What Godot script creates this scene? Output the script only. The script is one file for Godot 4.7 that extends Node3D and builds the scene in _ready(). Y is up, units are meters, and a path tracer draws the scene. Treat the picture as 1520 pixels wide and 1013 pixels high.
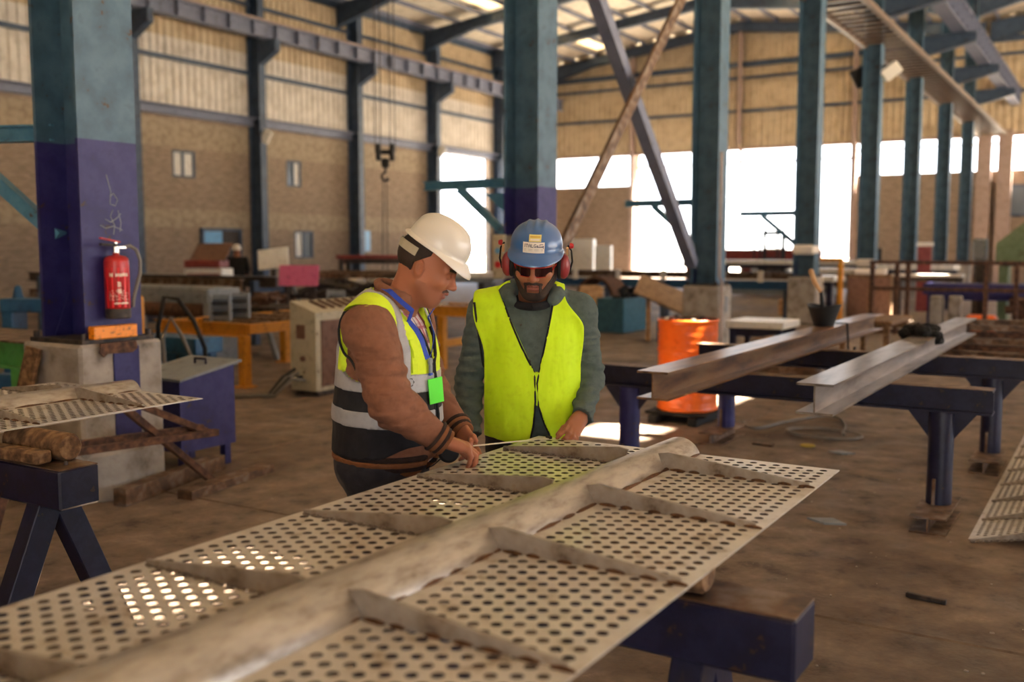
extends Node3D
# A steel workshop hall: two men measure a perforated steel panel. y up, metres; the hall's length runs along -z.

func _ready():
	setup_view()
	setup_materials()
	build_hall()
	build_outside()
	build_column_row()
	build_crane_ways()
	build_main_panel()
	build_left_panel()
	build_beams_and_trestles()
	build_pedestal_things()
	build_right_side()
	build_left_clutter()
	build_middle_clutter()
	build_far_clutter()
	build_floor_bits()
	build_people()

func setup_view():
	var cam := Camera3D.new()
	cam.name = "camera"
	cam.position = Vector3(0, 1.65, 0)
	cam.rotation_degrees = Vector3(-5.33, 31.55, 0)
	cam.fov = 37.85
	cam.near = 0.05
	cam.far = 600.0
	var at := CameraAttributesPhysical.new()
	at.frustum_focal_length = 35.0
	at.frustum_focus_distance = 3.75
	at.exposure_aperture = 1.8
	cam.attributes = at
	add_child(cam)
	cam.make_current()
	var sky_m := ProceduralSkyMaterial.new()
	sky_m.sky_top_color = Color(0.62, 0.74, 0.90)
	sky_m.sky_horizon_color = Color(0.93, 0.93, 0.92)
	sky_m.sky_curve = 0.2
	sky_m.ground_bottom_color = Color(0.55, 0.50, 0.44)
	sky_m.ground_horizon_color = Color(0.85, 0.83, 0.80)
	sky_m.sun_angle_max = 1.0
	sky_m.energy_multiplier = 1.0
	var sky := Sky.new()
	sky.sky_material = sky_m
	var env := Environment.new()
	env.background_mode = Environment.BG_SKY
	env.sky = sky
	env.background_energy_multiplier = SKY_E
	env.tonemap_mode = Environment.TONE_MAPPER_LINEAR
	env.tonemap_exposure = EXPO
	env.sdfgi_enabled = true
	env.ssao_enabled = true
	env.ssil_enabled = true
	var we := WorldEnvironment.new()
	we.name = "world_environment"
	we.environment = env
	add_child(we)
	var sun := DirectionalLight3D.new()
	sun.name = "sun"
	sun.light_color = Color(1.0, 0.95, 0.87)
	sun.light_energy = SUN_E
	sun.light_angular_distance = 0.55
	sun.shadow_enabled = true
	add_child(sun)
	sun.look_at_from_position(SUN_DIR * 40.0, Vector3.ZERO)

const SKY_E := 7.0
const SUN_E := 42.0
const EXPO := 1.06
const SUN_DIR := Vector3(0.50, 0.82, -0.28)   # towards the sun: high on the right, a little behind the scene

# ---------------------------------------------------------------- helpers
var taken := {}
var M := {}
var tx := {}

func numbered(called: String) -> String:
	taken[called] = taken.get(called, 0) + 1
	return called if taken[called] == 1 else "%s_%03d" % [called, taken[called] - 1]

func tag(o, label := "", category := "", group := "", kind := ""):
	if label: o.set_meta("label", label)
	if category: o.set_meta("category", category)
	if group: o.set_meta("group", group)
	if kind: o.set_meta("kind", kind)
	return o

func thing(called: String, label: String, category: String, at := Vector3.ZERO, turn := 0.0, group := "") -> Node3D:
	var o := Node3D.new()
	o.name = numbered(called)
	o.position = at
	o.rotation.y = turn
	tag(o, label, category, group)
	add_child(o)
	return o

func copy_of(root: Node3D, at: Vector3, label := "", turn := 0.0) -> Node3D:
	var r: Node3D = root.duplicate()
	var stem := String(root.name)
	if stem.length() > 4 and stem[stem.length() - 4] == "_" and stem.right(3).is_valid_int(): stem = stem.left(stem.length() - 4)
	r.name = numbered(stem)
	add_child(r)
	r.position = at
	r.rotation.y = turn
	if label: r.set_meta("label", label)
	return r

func put(mesh: Mesh, called: String, m: Material, parent: Node = null, at := Transform3D.IDENTITY) -> MeshInstance3D:
	var o := MeshInstance3D.new()
	o.mesh = mesh
	o.material_override = m
	o.cast_shadow = GeometryInstance3D.SHADOW_CASTING_SETTING_ON
	o.transform = at
	if parent == null:
		o.name = numbered(called)
		add_child(o)
	else:
		o.name = called
		parent.add_child(o, true)
	return o

func struct(mesh: Mesh, called: String, m: Material, label := "") -> MeshInstance3D:
	var o := put(mesh, called, m)
	o.set_meta("kind", "structure")
	if label: o.set_meta("label", label)
	return o

# Collects triangles in counter-clockwise order and commits them clockwise, as Godot wants.
class Shape:
	var v := PackedVector3Array()
	var n := PackedVector3Array()
	var c := PackedColorArray()
	var uv := PackedVector2Array()
	func tri(a: Vector3, b: Vector3, d: Vector3) -> void:
		var k := (b - a).cross(d - a).normalized()
		v.append(a); v.append(d); v.append(b)
		n.append(k); n.append(k); n.append(k)
	func quad(a: Vector3, b: Vector3, d: Vector3, e: Vector3) -> void:
		tri(a, b, d); tri(a, d, e)
	func quad_out(a: Vector3, b: Vector3, d: Vector3, e: Vector3, inside: Vector3) -> void:
		if (b - a).cross(d - a).dot(a + b + d - 3.0 * inside) < 0: quad(a, e, d, b)
		else: quad(a, b, d, e)
	func tri_out(a: Vector3, b: Vector3, d: Vector3, inside: Vector3) -> void:
		if (b - a).cross(d - a).dot(a + b + d - 3.0 * inside) < 0: tri(a, d, b)
		else: tri(a, b, d)
	func tri_n(a: Vector3, b: Vector3, d: Vector3, na: Vector3, nb: Vector3, nd: Vector3) -> void:
		v.append(a); v.append(d); v.append(b)
		n.append(na); n.append(nd); n.append(nb)
	func quad_n(a, b, d, e, na, nb, nd, ne) -> void:
		tri_n(a, b, d, na, nb, nd); tri_n(a, d, e, na, nd, ne)
	func box(at: Vector3, size: Vector3, basis := Basis.IDENTITY, bevel := 0.004) -> Shape:
		var h := size * 0.5
		var b: float = min(bevel, min(h.x, min(h.y, h.z)) * 0.45)
		var p := {}
		for sx in [-1, 1]:
			for sy in [-1, 1]:
				for sz in [-1, 1]:
					p[[0, sx, sy, sz]] = at + basis * Vector3(sx * h.x, sy * (h.y - b), sz * (h.z - b))
					p[[1, sx, sy, sz]] = at + basis * Vector3(sx * (h.x - b), sy * h.y, sz * (h.z - b))
					p[[2, sx, sy, sz]] = at + basis * Vector3(sx * (h.x - b), sy * (h.y - b), sz * h.z)
		for s in [-1, 1]:
			quad_out(p[[0, s, -1, -1]], p[[0, s, 1, -1]], p[[0, s, 1, 1]], p[[0, s, -1, 1]], at)
			quad_out(p[[1, -1, s, -1]], p[[1, 1, s, -1]], p[[1, 1, s, 1]], p[[1, -1, s, 1]], at)
			quad_out(p[[2, -1, -1, s]], p[[2, 1, -1, s]], p[[2, 1, 1, s]], p[[2, -1, 1, s]], at)
		if b > 0.0002:
			for s in [-1, 1]:
				for t in [-1, 1]:
					quad_out(p[[0, s, t, -1]], p[[0, s, t, 1]], p[[1, s, t, 1]], p[[1, s, t, -1]], at)
					quad_out(p[[0, s, -1, t]], p[[0, s, 1, t]], p[[2, s, 1, t]], p[[2, s, -1, t]], at)
					quad_out(p[[1, -1, s, t]], p[[1, 1, s, t]], p[[2, 1, s, t]], p[[2, -1, s, t]], at)
					for u in [-1, 1]:
						tri_out(p[[0, s, t, u]], p[[1, s, t, u]], p[[2, s, t, u]], at)
		return self
	# a bar between two points, with its section's own width and height
	func bar(a: Vector3, b: Vector3, w: float, h: float, bevel := 0.003, up := Vector3.UP) -> Shape:
		var z := (b - a).normalized()
		var u := up if abs(z.dot(up)) < 0.98 else Vector3.RIGHT
		var x := u.cross(z).normalized()
		return box((a + b) * 0.5, Vector3(w, h, a.distance_to(b)), Basis(x, z.cross(x), z), bevel)
	func prism(poly: PackedVector2Array, depth: float, xf := Transform3D.IDENTITY) -> Shape:
		poly = poly.duplicate()
		var area := 0.0
		for i in poly.size(): area += poly[i].cross(poly[(i + 1) % poly.size()])
		if area < 0: poly.reverse()
		var t := Geometry2D.triangulate_polygon(poly)
		for i in range(0, t.size(), 3):
			var a := poly[t[i]]; var b := poly[t[i + 1]]; var d := poly[t[i + 2]]
			if (b - a).cross(d - a) < 0:
				var k := b; b = d; d = k
			tri(xf * Vector3(a.x, a.y, depth), xf * Vector3(b.x, b.y, depth), xf * Vector3(d.x, d.y, depth))
			tri(xf * Vector3(a.x, a.y, 0), xf * Vector3(d.x, d.y, 0), xf * Vector3(b.x, b.y, 0))
		for i in poly.size():
			var a := poly[i]; var b := poly[(i + 1) % poly.size()]
			quad(xf * Vector3(a.x, a.y, 0), xf * Vector3(b.x, b.y, 0), xf * Vector3(b.x, b.y, depth), xf * Vector3(a.x, a.y, depth))
		return self
	func tube(path: PackedVector3Array, radius, segs := 10, caps := true) -> Shape:
		var x := Vector3.ZERO
		var rings := []
		var count := path.size()
		for i in count:
			var d := (path[min(i + 1, count - 1)] - path[max(i - 1, 0)]).normalized()
			if i == 0: x = d.cross(Vector3.UP if abs(d.y) < 0.9 else Vector3.RIGHT).normalized()
			x = (x - d * x.dot(d)).normalized()
			var y := d.cross(x)
			var r: float = radius[i] if radius is Array or radius is PackedFloat32Array else radius
			var ring := PackedVector3Array(); var nor := PackedVector3Array()
			for s in segs + 1:
				var a := TAU * s / segs
				var k := x * cos(a) + y * sin(a)
				ring.append(path[i] + k * r); nor.append(k)
			rings.append([ring, nor])
		for i in count - 1:
			var p = rings[i]; var q = rings[i + 1]
			for s in segs:
				quad_n(p[0][s], p[0][s + 1], q[0][s + 1], q[0][s], p[1][s], p[1][s + 1], q[1][s + 1], q[1][s])
		if caps:
			for s in segs:
				tri(path[0], rings[0][0][s + 1], rings[0][0][s])
				tri(path[count - 1], rings[count - 1][0][s], rings[count - 1][0][s + 1])
		return self
	# profile of (radius, height), turned round y; sharp edges stay sharp
	func lathe(profile: PackedVector2Array, segs := 24, xf := Transform3D.IDENTITY, smooth := false) -> Shape:
		var cnt := profile.size()
		var nr := []
		for i in cnt - 1:
			var d := profile[i + 1] - profile[i]
			nr.append(Vector2(d.y, -d.x).normalized())
		for i in cnt - 1:
			var na: Vector2 = nr[i]; var nb: Vector2 = nr[i]
			if smooth:
				if i > 0: na = (nr[i] + nr[i - 1]).normalized()
				if i < cnt - 2: nb = (nr[i] + nr[i + 1]).normalized()
			for s in segs:
				var a := TAU * s / segs; var b := TAU * (s + 1) / segs
				var da := Vector3(cos(a), 0, -sin(a)); var db := Vector3(cos(b), 0, -sin(b))
				var p := profile[i]; var q := profile[i + 1]
				var up := Vector3.UP
				quad_n(xf * (da * p.x + up * p.y), xf * (db * p.x + up * p.y), xf * (db * q.x + up * q.y), xf * (da * q.x + up * q.y),
					(xf.basis * (da * na.x + up * na.y)).normalized(), (xf.basis * (db * na.x + up * na.y)).normalized(), (xf.basis * (db * nb.x + up * nb.y)).normalized(), (xf.basis * (da * nb.x + up * nb.y)).normalized())
		return self
	func done() -> ArrayMesh:
		var a := []
		a.resize(Mesh.ARRAY_MAX)
		a[Mesh.ARRAY_VERTEX] = v
		a[Mesh.ARRAY_NORMAL] = n
		if c.size() == v.size() and c.size(): a[Mesh.ARRAY_COLOR] = c
		if uv.size() == v.size() and uv.size(): a[Mesh.ARRAY_TEX_UV] = uv
		var m := ArrayMesh.new()
		m.add_surface_from_arrays(Mesh.PRIMITIVE_TRIANGLES, a)
		return m

func sh() -> Shape: return Shape.new()

func v3(x: float, y: float, z: float) -> Vector3: return Vector3(x, y, z)

func xf(at: Vector3, euler_deg := Vector3.ZERO) -> Transform3D:
	return Transform3D(Basis.from_euler(euler_deg * PI / 180.0), at)

func box_mesh(at: Vector3, size: Vector3, bevel := 0.004) -> ArrayMesh:
	return Shape.new().box(at, size, Basis.IDENTITY, bevel).done()

func i_poly(h: float, w: float, tf: float, tw: float) -> PackedVector2Array:
	var x := w * 0.5; var y := h * 0.5; var t := tw * 0.5
	return PackedVector2Array([Vector2(-x, -y), Vector2(x, -y), Vector2(x, -y + tf), Vector2(t, -y + tf), Vector2(t, y - tf), Vector2(x, y - tf), Vector2(x, y), Vector2(-x, y), Vector2(-x, y - tf), Vector2(-t, y - tf), Vector2(-t, -y + tf), Vector2(-x, -y + tf)])

# basis whose z runs from a to b, y as near up as can be, placed at a
func along(a: Vector3, b: Vector3, up := Vector3.UP) -> Transform3D:
	var z := (b - a).normalized()
	var u := up if abs(z.dot(up)) < 0.98 else Vector3.RIGHT
	var x := u.cross(z).normalized()
	return Transform3D(Basis(x, z.cross(x), z), a)

# a sheet with trapezoid ribs: width along x, height along y, ribs towards +z
func corrugated(w: float, h: float, pitch: float, deep: float) -> ArrayMesh:
	var s := Shape.new()
	var pts := PackedVector2Array()
	var k := int(round(w / pitch))
	for i in k:
		var x := w * i / k; var p := w / k
		pts.append(Vector2(x, 0)); pts.append(Vector2(x + p * 0.5, 0)); pts.append(Vector2(x + p * 0.62, deep)); pts.append(Vector2(x + p * 0.88, deep))
	pts.append(Vector2(w, 0))
	var t := Vector3(0, 0, -0.004)
	for i in pts.size() - 1:
		var a := Vector3(pts[i].x, 0, pts[i].y); var b := Vector3(pts[i + 1].x, 0, pts[i + 1].y)
		var u := Vector3(0, h, 0)
		s.quad(a, b, b + u, a + u)
		s.quad(b + t, a + t, a + u + t, b + u + t)
		s.quad(a + t, b + t, b, a)
		s.quad(a + u, b + u, b + u + t, a + u + t)
	return s.done()
# ---------------------------------------------------------------- materials
func ramp(stops: Array) -> Gradient:
	var g := Gradient.new()
	var o := PackedFloat32Array(); var c := PackedColorArray()
	for s in stops:
		o.append(s[0]); c.append(s[1])
	g.offsets = o; g.colors = c
	return g

func noise_tex(called: String, sd: int, freq: float, octaves: int, stops: Array, size := 512, kind := FastNoiseLite.TYPE_SIMPLEX_SMOOTH, gain := 0.55, stretch := 1) -> NoiseTexture2D:
	if tx.has(called): return tx[called]
	var f := FastNoiseLite.new()
	f.noise_type = kind
	f.seed = sd
	f.frequency = freq
	f.fractal_octaves = octaves
	f.fractal_gain = gain
	var t := NoiseTexture2D.new()
	t.width = size; t.height = size / stretch
	t.seamless = true
	t.noise = f
	t.color_ramp = ramp(stops)
	tx[called] = t
	return t

func rgb8(r: int, g: int, b: int) -> Color: return Color(r / 255.0, g / 255.0, b / 255.0)

func col(hex: String) -> Color: return Color(hex)

# a plain material, or one with a noise colour map over local or world axes
func mat(called: String, color: Color, rough := 0.6, metal := 0.0, tex: Texture2D = null, scale := 1.0, world := false, bump: Texture2D = null, bump_cm := 0.1) -> StandardMaterial3D:
	var m := StandardMaterial3D.new()
	m.resource_name = called
	m.albedo_color = color
	m.roughness = rough
	m.metallic = metal
	if tex or bump:
		m.uv1_triplanar = true
		m.uv1_world_triplanar = world
		m.uv1_scale = Vector3.ONE * scale
	if tex: m.albedo_texture = tex
	if bump:
		m.heightmap_enabled = true
		m.heightmap_texture = bump
		m.heightmap_scale = bump_cm
	M[called] = m
	return m

# paint over steel: mostly the paint, with chips, rust and scuffs where the noise runs high
func paint(called: String, c: Color, rust := 0.30, sd := 1, scale := 0.8, rough := 0.5) -> StandardMaterial3D:
	var d := c.darkened(0.12); var l := c.lightened(0.06)
	var brown := Color(0.27, 0.17, 0.11)
	var t := noise_tex("paint_" + called, sd, 0.012, 6, [[0.0, brown.darkened(0.3)], [rust * 0.75, brown], [rust * 0.86, d], [0.42, c], [0.56, c.lightened(0.03)], [0.72, l], [1.0, c.darkened(0.1)]], 512, FastNoiseLite.TYPE_SIMPLEX_SMOOTH, 0.62)
	return mat(called, Color.WHITE, rough, 0.0, t, scale)

func setup_materials():
	var W := Color.WHITE
	var grain := noise_tex("grain", 11, 0.05, 5, [[0.0, Color(0.15, 0.15, 0.15)], [1.0, W]], 512, FastNoiseLite.TYPE_SIMPLEX_SMOOTH, 0.7)
	# concrete floor, trodden brown, with dark oil and pale dust
	var fl := noise_tex("floor", 3, 0.006, 8, [[0.0, rgb8(56, 46, 38)], [0.2, rgb8(82, 68, 57)], [0.34, rgb8(106, 90, 77)], [0.5, rgb8(116, 99, 85)], [0.68, rgb8(127, 109, 94)], [0.84, rgb8(140, 122, 106)], [1.0, rgb8(172, 154, 134)]], 1024, FastNoiseLite.TYPE_SIMPLEX_SMOOTH, 0.68)
	var fm := mat("floor", W, 0.62, 0.0, fl, 0.42, true, grain, 0.35)
	fm.roughness_texture = noise_tex("floor_rough", 31, 0.008, 6, [[0.0, Color(0.55, 0.55, 0.55)], [0.45, Color(0.8, 0.8, 0.8)], [1.0, W]], 512)
	fm.roughness = 0.85
	fm.detail_enabled = true
	fm.detail_blend_mode = BaseMaterial3D.BLEND_MODE_MUL
	fm.detail_albedo = noise_tex("floor_stain", 17, 0.004, 4, [[0.0, rgb8(156, 147, 138)], [0.33, rgb8(210, 202, 195)], [0.45, W], [1.0, W]], 512)
	fm.detail_uv_layer = BaseMaterial3D.DETAIL_UV_2
	fm.uv2_triplanar = true
	fm.uv2_world_triplanar = true
	fm.uv2_scale = Vector3.ONE * 0.09
	mat("joint", col("2a2019"), 0.95)
	# brick, too far away to tell brick from brick
	mat("brick_wall", W, 0.95, 0.0, brick_texture(), 0.5, true)
	mat("render_band", W, 0.95, 0.0, noise_tex("band", 8, 0.02, 5, [[0.0, rgb8(123, 107, 90)], [0.5, rgb8(155, 139, 118)], [1.0, rgb8(171, 155, 134)]]), 0.3, true)
	mat("sheet_white_lit", W, 0.7, 0.0, noise_tex("sheet_w", 5, 0.01, 4, [[0.0, rgb8(177, 169, 157)], [0.45, rgb8(214, 207, 198)], [1.0, rgb8(228, 222, 214)]]), 0.25, true)  # lower left wall course, its brighter light put into the colour
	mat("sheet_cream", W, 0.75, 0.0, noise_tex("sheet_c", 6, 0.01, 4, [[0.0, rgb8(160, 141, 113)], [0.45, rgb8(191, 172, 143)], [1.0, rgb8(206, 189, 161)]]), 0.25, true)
	mat("sheet_roof", W, 0.75, 0.0, noise_tex("sheet_r", 7, 0.01, 4, [[0.0, rgb8(190, 179, 158)], [0.45, rgb8(221, 211, 191)], [1.0, rgb8(232, 223, 207)]]), 0.25, true)
	var rl := mat("roof_light", col("e8d7a8"), 0.6)
	rl.backlight_enabled = true
	rl.backlight = Color(0.78, 0.74, 0.66)
	paint("teal", col("3b5a70"), 0.16, 21, 0.5, 0.5)
	paint("purple", col("201e5c"), 0.19, 22, 0.7, 0.55)
	paint("frame_blue", col("33455c"), 0.18, 23, 0.4, 0.5)
	paint("girder_grey", col("6a7086"), 0.18, 24, 0.4, 0.5)
	paint("deep_blue", col("0d0e2c"), 0.25, 25, 1.1, 0.45)
	paint("rail_pink", col("a08a80"), 0.12, 26, 0.4)
	paint("arm_blue", col("3f7390"), 0.18, 27, 0.8, 0.4)
	paint("machine_blue", col("184e76"), 0.18, 28, 1.0, 0.4)
	paint("tank_blue", col("2c5c70"), 0.18, 29, 1.0, 0.5)
	paint("green", col("4c9a4a"), 0.14, 30, 1.0, 0.5)
	paint("yellow", col("c98416"), 0.17, 32, 1.2, 0.5)
	paint("orange_plastic", col("f08c10"), 0.24, 33, 2.5, 0.4)
	paint("orange_drum", col("f2681a"), 0.14, 34, 1.0, 0.35)
	paint("red", col("b01c20"), 0.12, 35, 1.5, 0.35)
	paint("beige", col("b0a68e"), 0.19, 36, 1.2, 0.5)
	paint("copper_panel", col("6b4a3a"), 0.22, 37, 1.2, 0.55)
	paint("grey_paint", col("7c8288"), 0.17, 38, 1.0, 0.5)
	paint("dark_red", col("7a2a28"), 0.15, 39, 1.0, 0.5)
	paint("pink", col("d0608a"), 0.11, 40, 1.0, 0.6)
	paint("white_paint", col("e6e2da"), 0.12, 41, 0.8, 0.4)
	paint("sky_panel", col("5f9fd0"), 0.09, 42, 0.8, 0.4)
	paint("machine_green", col("5c6b48"), 0.15, 43, 0.8, 0.5)
	mat("concrete", W, 0.9, 0.0, noise_tex("concrete", 12, 0.01, 6, [[0.0, rgb8(92, 82, 73)], [0.25, rgb8(136, 127, 117)], [0.45, rgb8(154, 145, 137)], [0.75, rgb8(168, 160, 151)], [1.0, rgb8(146, 137, 127)]]), 0.6, true, grain, 0.3)
	paint("walk_brown", col("5c4a3e"), 0.22, 50, 0.6)
	mat("rust", W, 0.85, 0.1, noise_tex("rust", 13, 0.02, 6, [[0.0, col("2a1c15")], [0.4, col("4a3226")], [0.6, col("5e4030")], [0.8, col("73503a")], [1.0, col("4f3a2d")]]), 1.2, false, grain, 0.2)
	mat("dark_steel", W, 0.6, 0.35, noise_tex("dark_steel", 14, 0.02, 6, [[0.0, col("1d1917")], [0.45, col("3a3431")], [0.65, col("4c423c")], [1.0, col("5e4a3c")]]), 1.0)
	mat("mill_web", W, 0.55, 0.25, noise_tex("mill_web", 15, 0.012, 6, [[0.0, col("2f241d")], [0.35, col("57412f")], [0.5, col("6d5038")], [0.7, col("7b6a5c")], [1.0, col("8d8078")]]), 1.0)
	# galvanised-looking bare sheet of the panels, with tea-coloured stains
	var st := noise_tex("bare_steel", 18, 0.008, 7, [[0.0, rgb8(135, 117, 99)], [0.16, rgb8(179, 165, 148)], [0.28, rgb8(205, 197, 187)], [0.45, rgb8(215, 209, 202)], [0.75, rgb8(222, 217, 211)], [1.0, rgb8(207, 200, 190)]], 1024, FastNoiseLite.TYPE_SIMPLEX_SMOOTH, 0.6)
	mat("bare_steel", W, 0.36, 0.4, st, 0.9)
	var pt := noise_tex("pipe_steel", 19, 0.016, 7, [[0.0, col("4d4136")], [0.22, col("82766a")], [0.36, col("9d9388")], [0.52, col("aca398")], [0.75, col("b8b0a6")], [1.0, col("94887a")]], 1024, FastNoiseLite.TYPE_SIMPLEX_SMOOTH, 0.62)
	mat("pipe_steel", W, 0.36, 0.45, pt, 1.3)
	M.pipe_steel.uv1_scale = Vector3(1.5, 1.5, 0.35)
	mat("fin_steel", W, 0.45, 0.3, noise_tex("fin_steel", 20, 0.012, 6, [[0.0, col("5a4636")], [0.22, col("85786a")], [0.42, col("978c80")], [0.7, col("a59b90")], [1.0, col("8e7c68")]]), 1.4)
	mat("beam_rust", W, 0.3, 0.12, noise_tex("beam_rust", 51, 0.012, 6, [[0.0, col("33231a")], [0.3, col("64493a")], [0.5, col("825f42")], [0.7, col("8f7052")], [1.0, col("7d685a")]]), 1.0)
	M.beam_rust.uv1_scale = Vector3(1.2, 1.2, 0.25)
	mat("beam_grey", W, 0.28, 0.3, noise_tex("beam_grey", 52, 0.012, 6, [[0.0, col("4a3d35")], [0.3, col("776a60")], [0.5, col("8d8178")], [0.75, col("9c928a")], [1.0, col("80705f")]]), 1.0)
	M.beam_grey.uv1_scale = Vector3(1.2, 1.2, 0.2)
	mat("cut_edge", col("3f2f24"), 0.8)
	mat("weld", W, 0.3, 0.6, noise_tex("weld", 44, 0.05, 4, [[0.0, col("2a211c")], [0.5, col("7b6f66")], [1.0, col("c9c3bd")]]), 6.0)
	mat("weld_rust", W, 0.7, 0.2, noise_tex("weld_r", 45, 0.03, 5, [[0.0, col("2c1a10")], [0.5, col("5a3a20")], [1.0, col("8a6234")]]), 4.0)
	mat("timber", W, 0.85, 0.0, noise_tex("timber", 46, 0.02, 6, [[0.0, col("3a281a")], [0.45, col("6a4d34")], [0.7, col("8a6a4a")], [1.0, col("a58763")]]), 1.6, false, grain, 0.2)
	mat("plywood", W, 0.85, 0.0, noise_tex("plywood", 47, 0.015, 5, [[0.0, col("6a523e")], [0.5, col("96795e")], [1.0, col("b39777")]]), 1.0)
	mat("board_tan", W, 0.85, 0.0, noise_tex("board_tan", 48, 0.015, 4, [[0.0, col("9c7650")], [0.5, col("c79c70")], [1.0, col("d8b48a")]]), 1.0)
	mat("black_rubber", col("141210"), 0.75)
	mat("black_cloth", col("12100f"), 0.95, 0.0, null, 1.0, false, grain, 0.2)
	mat("grey_hose", col("6e6a64"), 0.6)
	mat("chrome", col("c8c6c2"), 0.22, 0.9)
	mat("glass_grey", col("6d7680"), 0.12, 0.0)
	mat("outside_ground", W, 0.95, 0.0, noise_tex("outside", 49, 0.01, 5, [[0.0, rgb8(179, 168, 152)], [1.0, rgb8(213, 204, 190)]]), 0.05, true)
	mat("white_lamp", col("e8e4da"), 0.3)
	mat("label_white", col("e6ddd2"), 0.5)

# courses of brick about 65 mm high, for walls tens of metres off
func brick_texture() -> ImageTexture:
	var im := Image.create(512, 512, false, Image.FORMAT_RGB8)
	im.fill(rgb8(107, 93, 78))
	var r := RandomNumberGenerator.new()
	r.seed = 5
	for row in 26:
		for k in 9:
			var x := k * 64 + (32 if row % 2 else 0) - 32
			var c := rgb8(138, 121, 103).lerp(rgb8(165, 145, 126), r.randf())
			c = c.lerp(rgb8(118, 101, 86), r.randf() * 0.4)
			im.fill_rect(Rect2i(x + 2, int(row * 19.7) + 2, 60, 17), c)
	return ImageTexture.create_from_image(im)
# ---------------------------------------------------------------- the hall
const ROW_X := -5.95
const WALL_X := -30.0
const GABLE_Z := -53.0
const FRONT_Z := 9.0
const EAST_X := 18.0
var row_z := [-4.25, -10.1, -15.95, -22.0, -28.05, -34.1, -40.5, -46.7]
var wall_z := [-23.0, -28.95, -34.9, -40.85, -47.0]

# boxes of a wall that lies in the plane of (a, y), pierced by openings [a0, a1, y0, y1]
func pierced(s: Shape, a0: float, a1: float, y0: float, y1: float, openings: Array, make: Callable) -> Shape:
	var cuts := [a0, a1]
	for o in openings:
		for k in 2:
			if o[k] > a0 and o[k] < a1 and not cuts.has(o[k]): cuts.append(o[k])
	cuts.sort()
	for i in cuts.size() - 1:
		var mid: float = (cuts[i] + cuts[i + 1]) * 0.5
		var spans := []
		for o in openings:
			if o[0] < mid and o[1] > mid: spans.append([max(o[2], y0), min(o[3], y1)])
		spans.sort_custom(func(p, q): return p[0] < q[0])
		var at := y0
		for sp in spans:
			if sp[0] > at + 0.001: make.call(s, cuts[i], cuts[i + 1], at, sp[0])
			at = max(at, sp[1])
		if y1 > at + 0.001: make.call(s, cuts[i], cuts[i + 1], at, y1)
	return s

func wall_along_z(x: float, thick: float) -> Callable:
	return func(s: Shape, a0, a1, y0, y1): s.box(Vector3(x, (y0 + y1) * 0.5, (a0 + a1) * 0.5), Vector3(thick, y1 - y0, a1 - a0), Basis.IDENTITY, 0.0)

func wall_along_x(z: float, thick: float) -> Callable:
	return func(s: Shape, a0, a1, y0, y1): s.box(Vector3((a0 + a1) * 0.5, (y0 + y1) * 0.5, z), Vector3(a1 - a0, y1 - y0, thick), Basis.IDENTITY, 0.0)

func roof_y(x: float) -> float:
	var d := fposmod(x + 30.0, 24.0)
	return 12.45 + 1.4 * (d / 12.0 if d < 12.0 else (24.0 - d) / 12.0)

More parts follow.
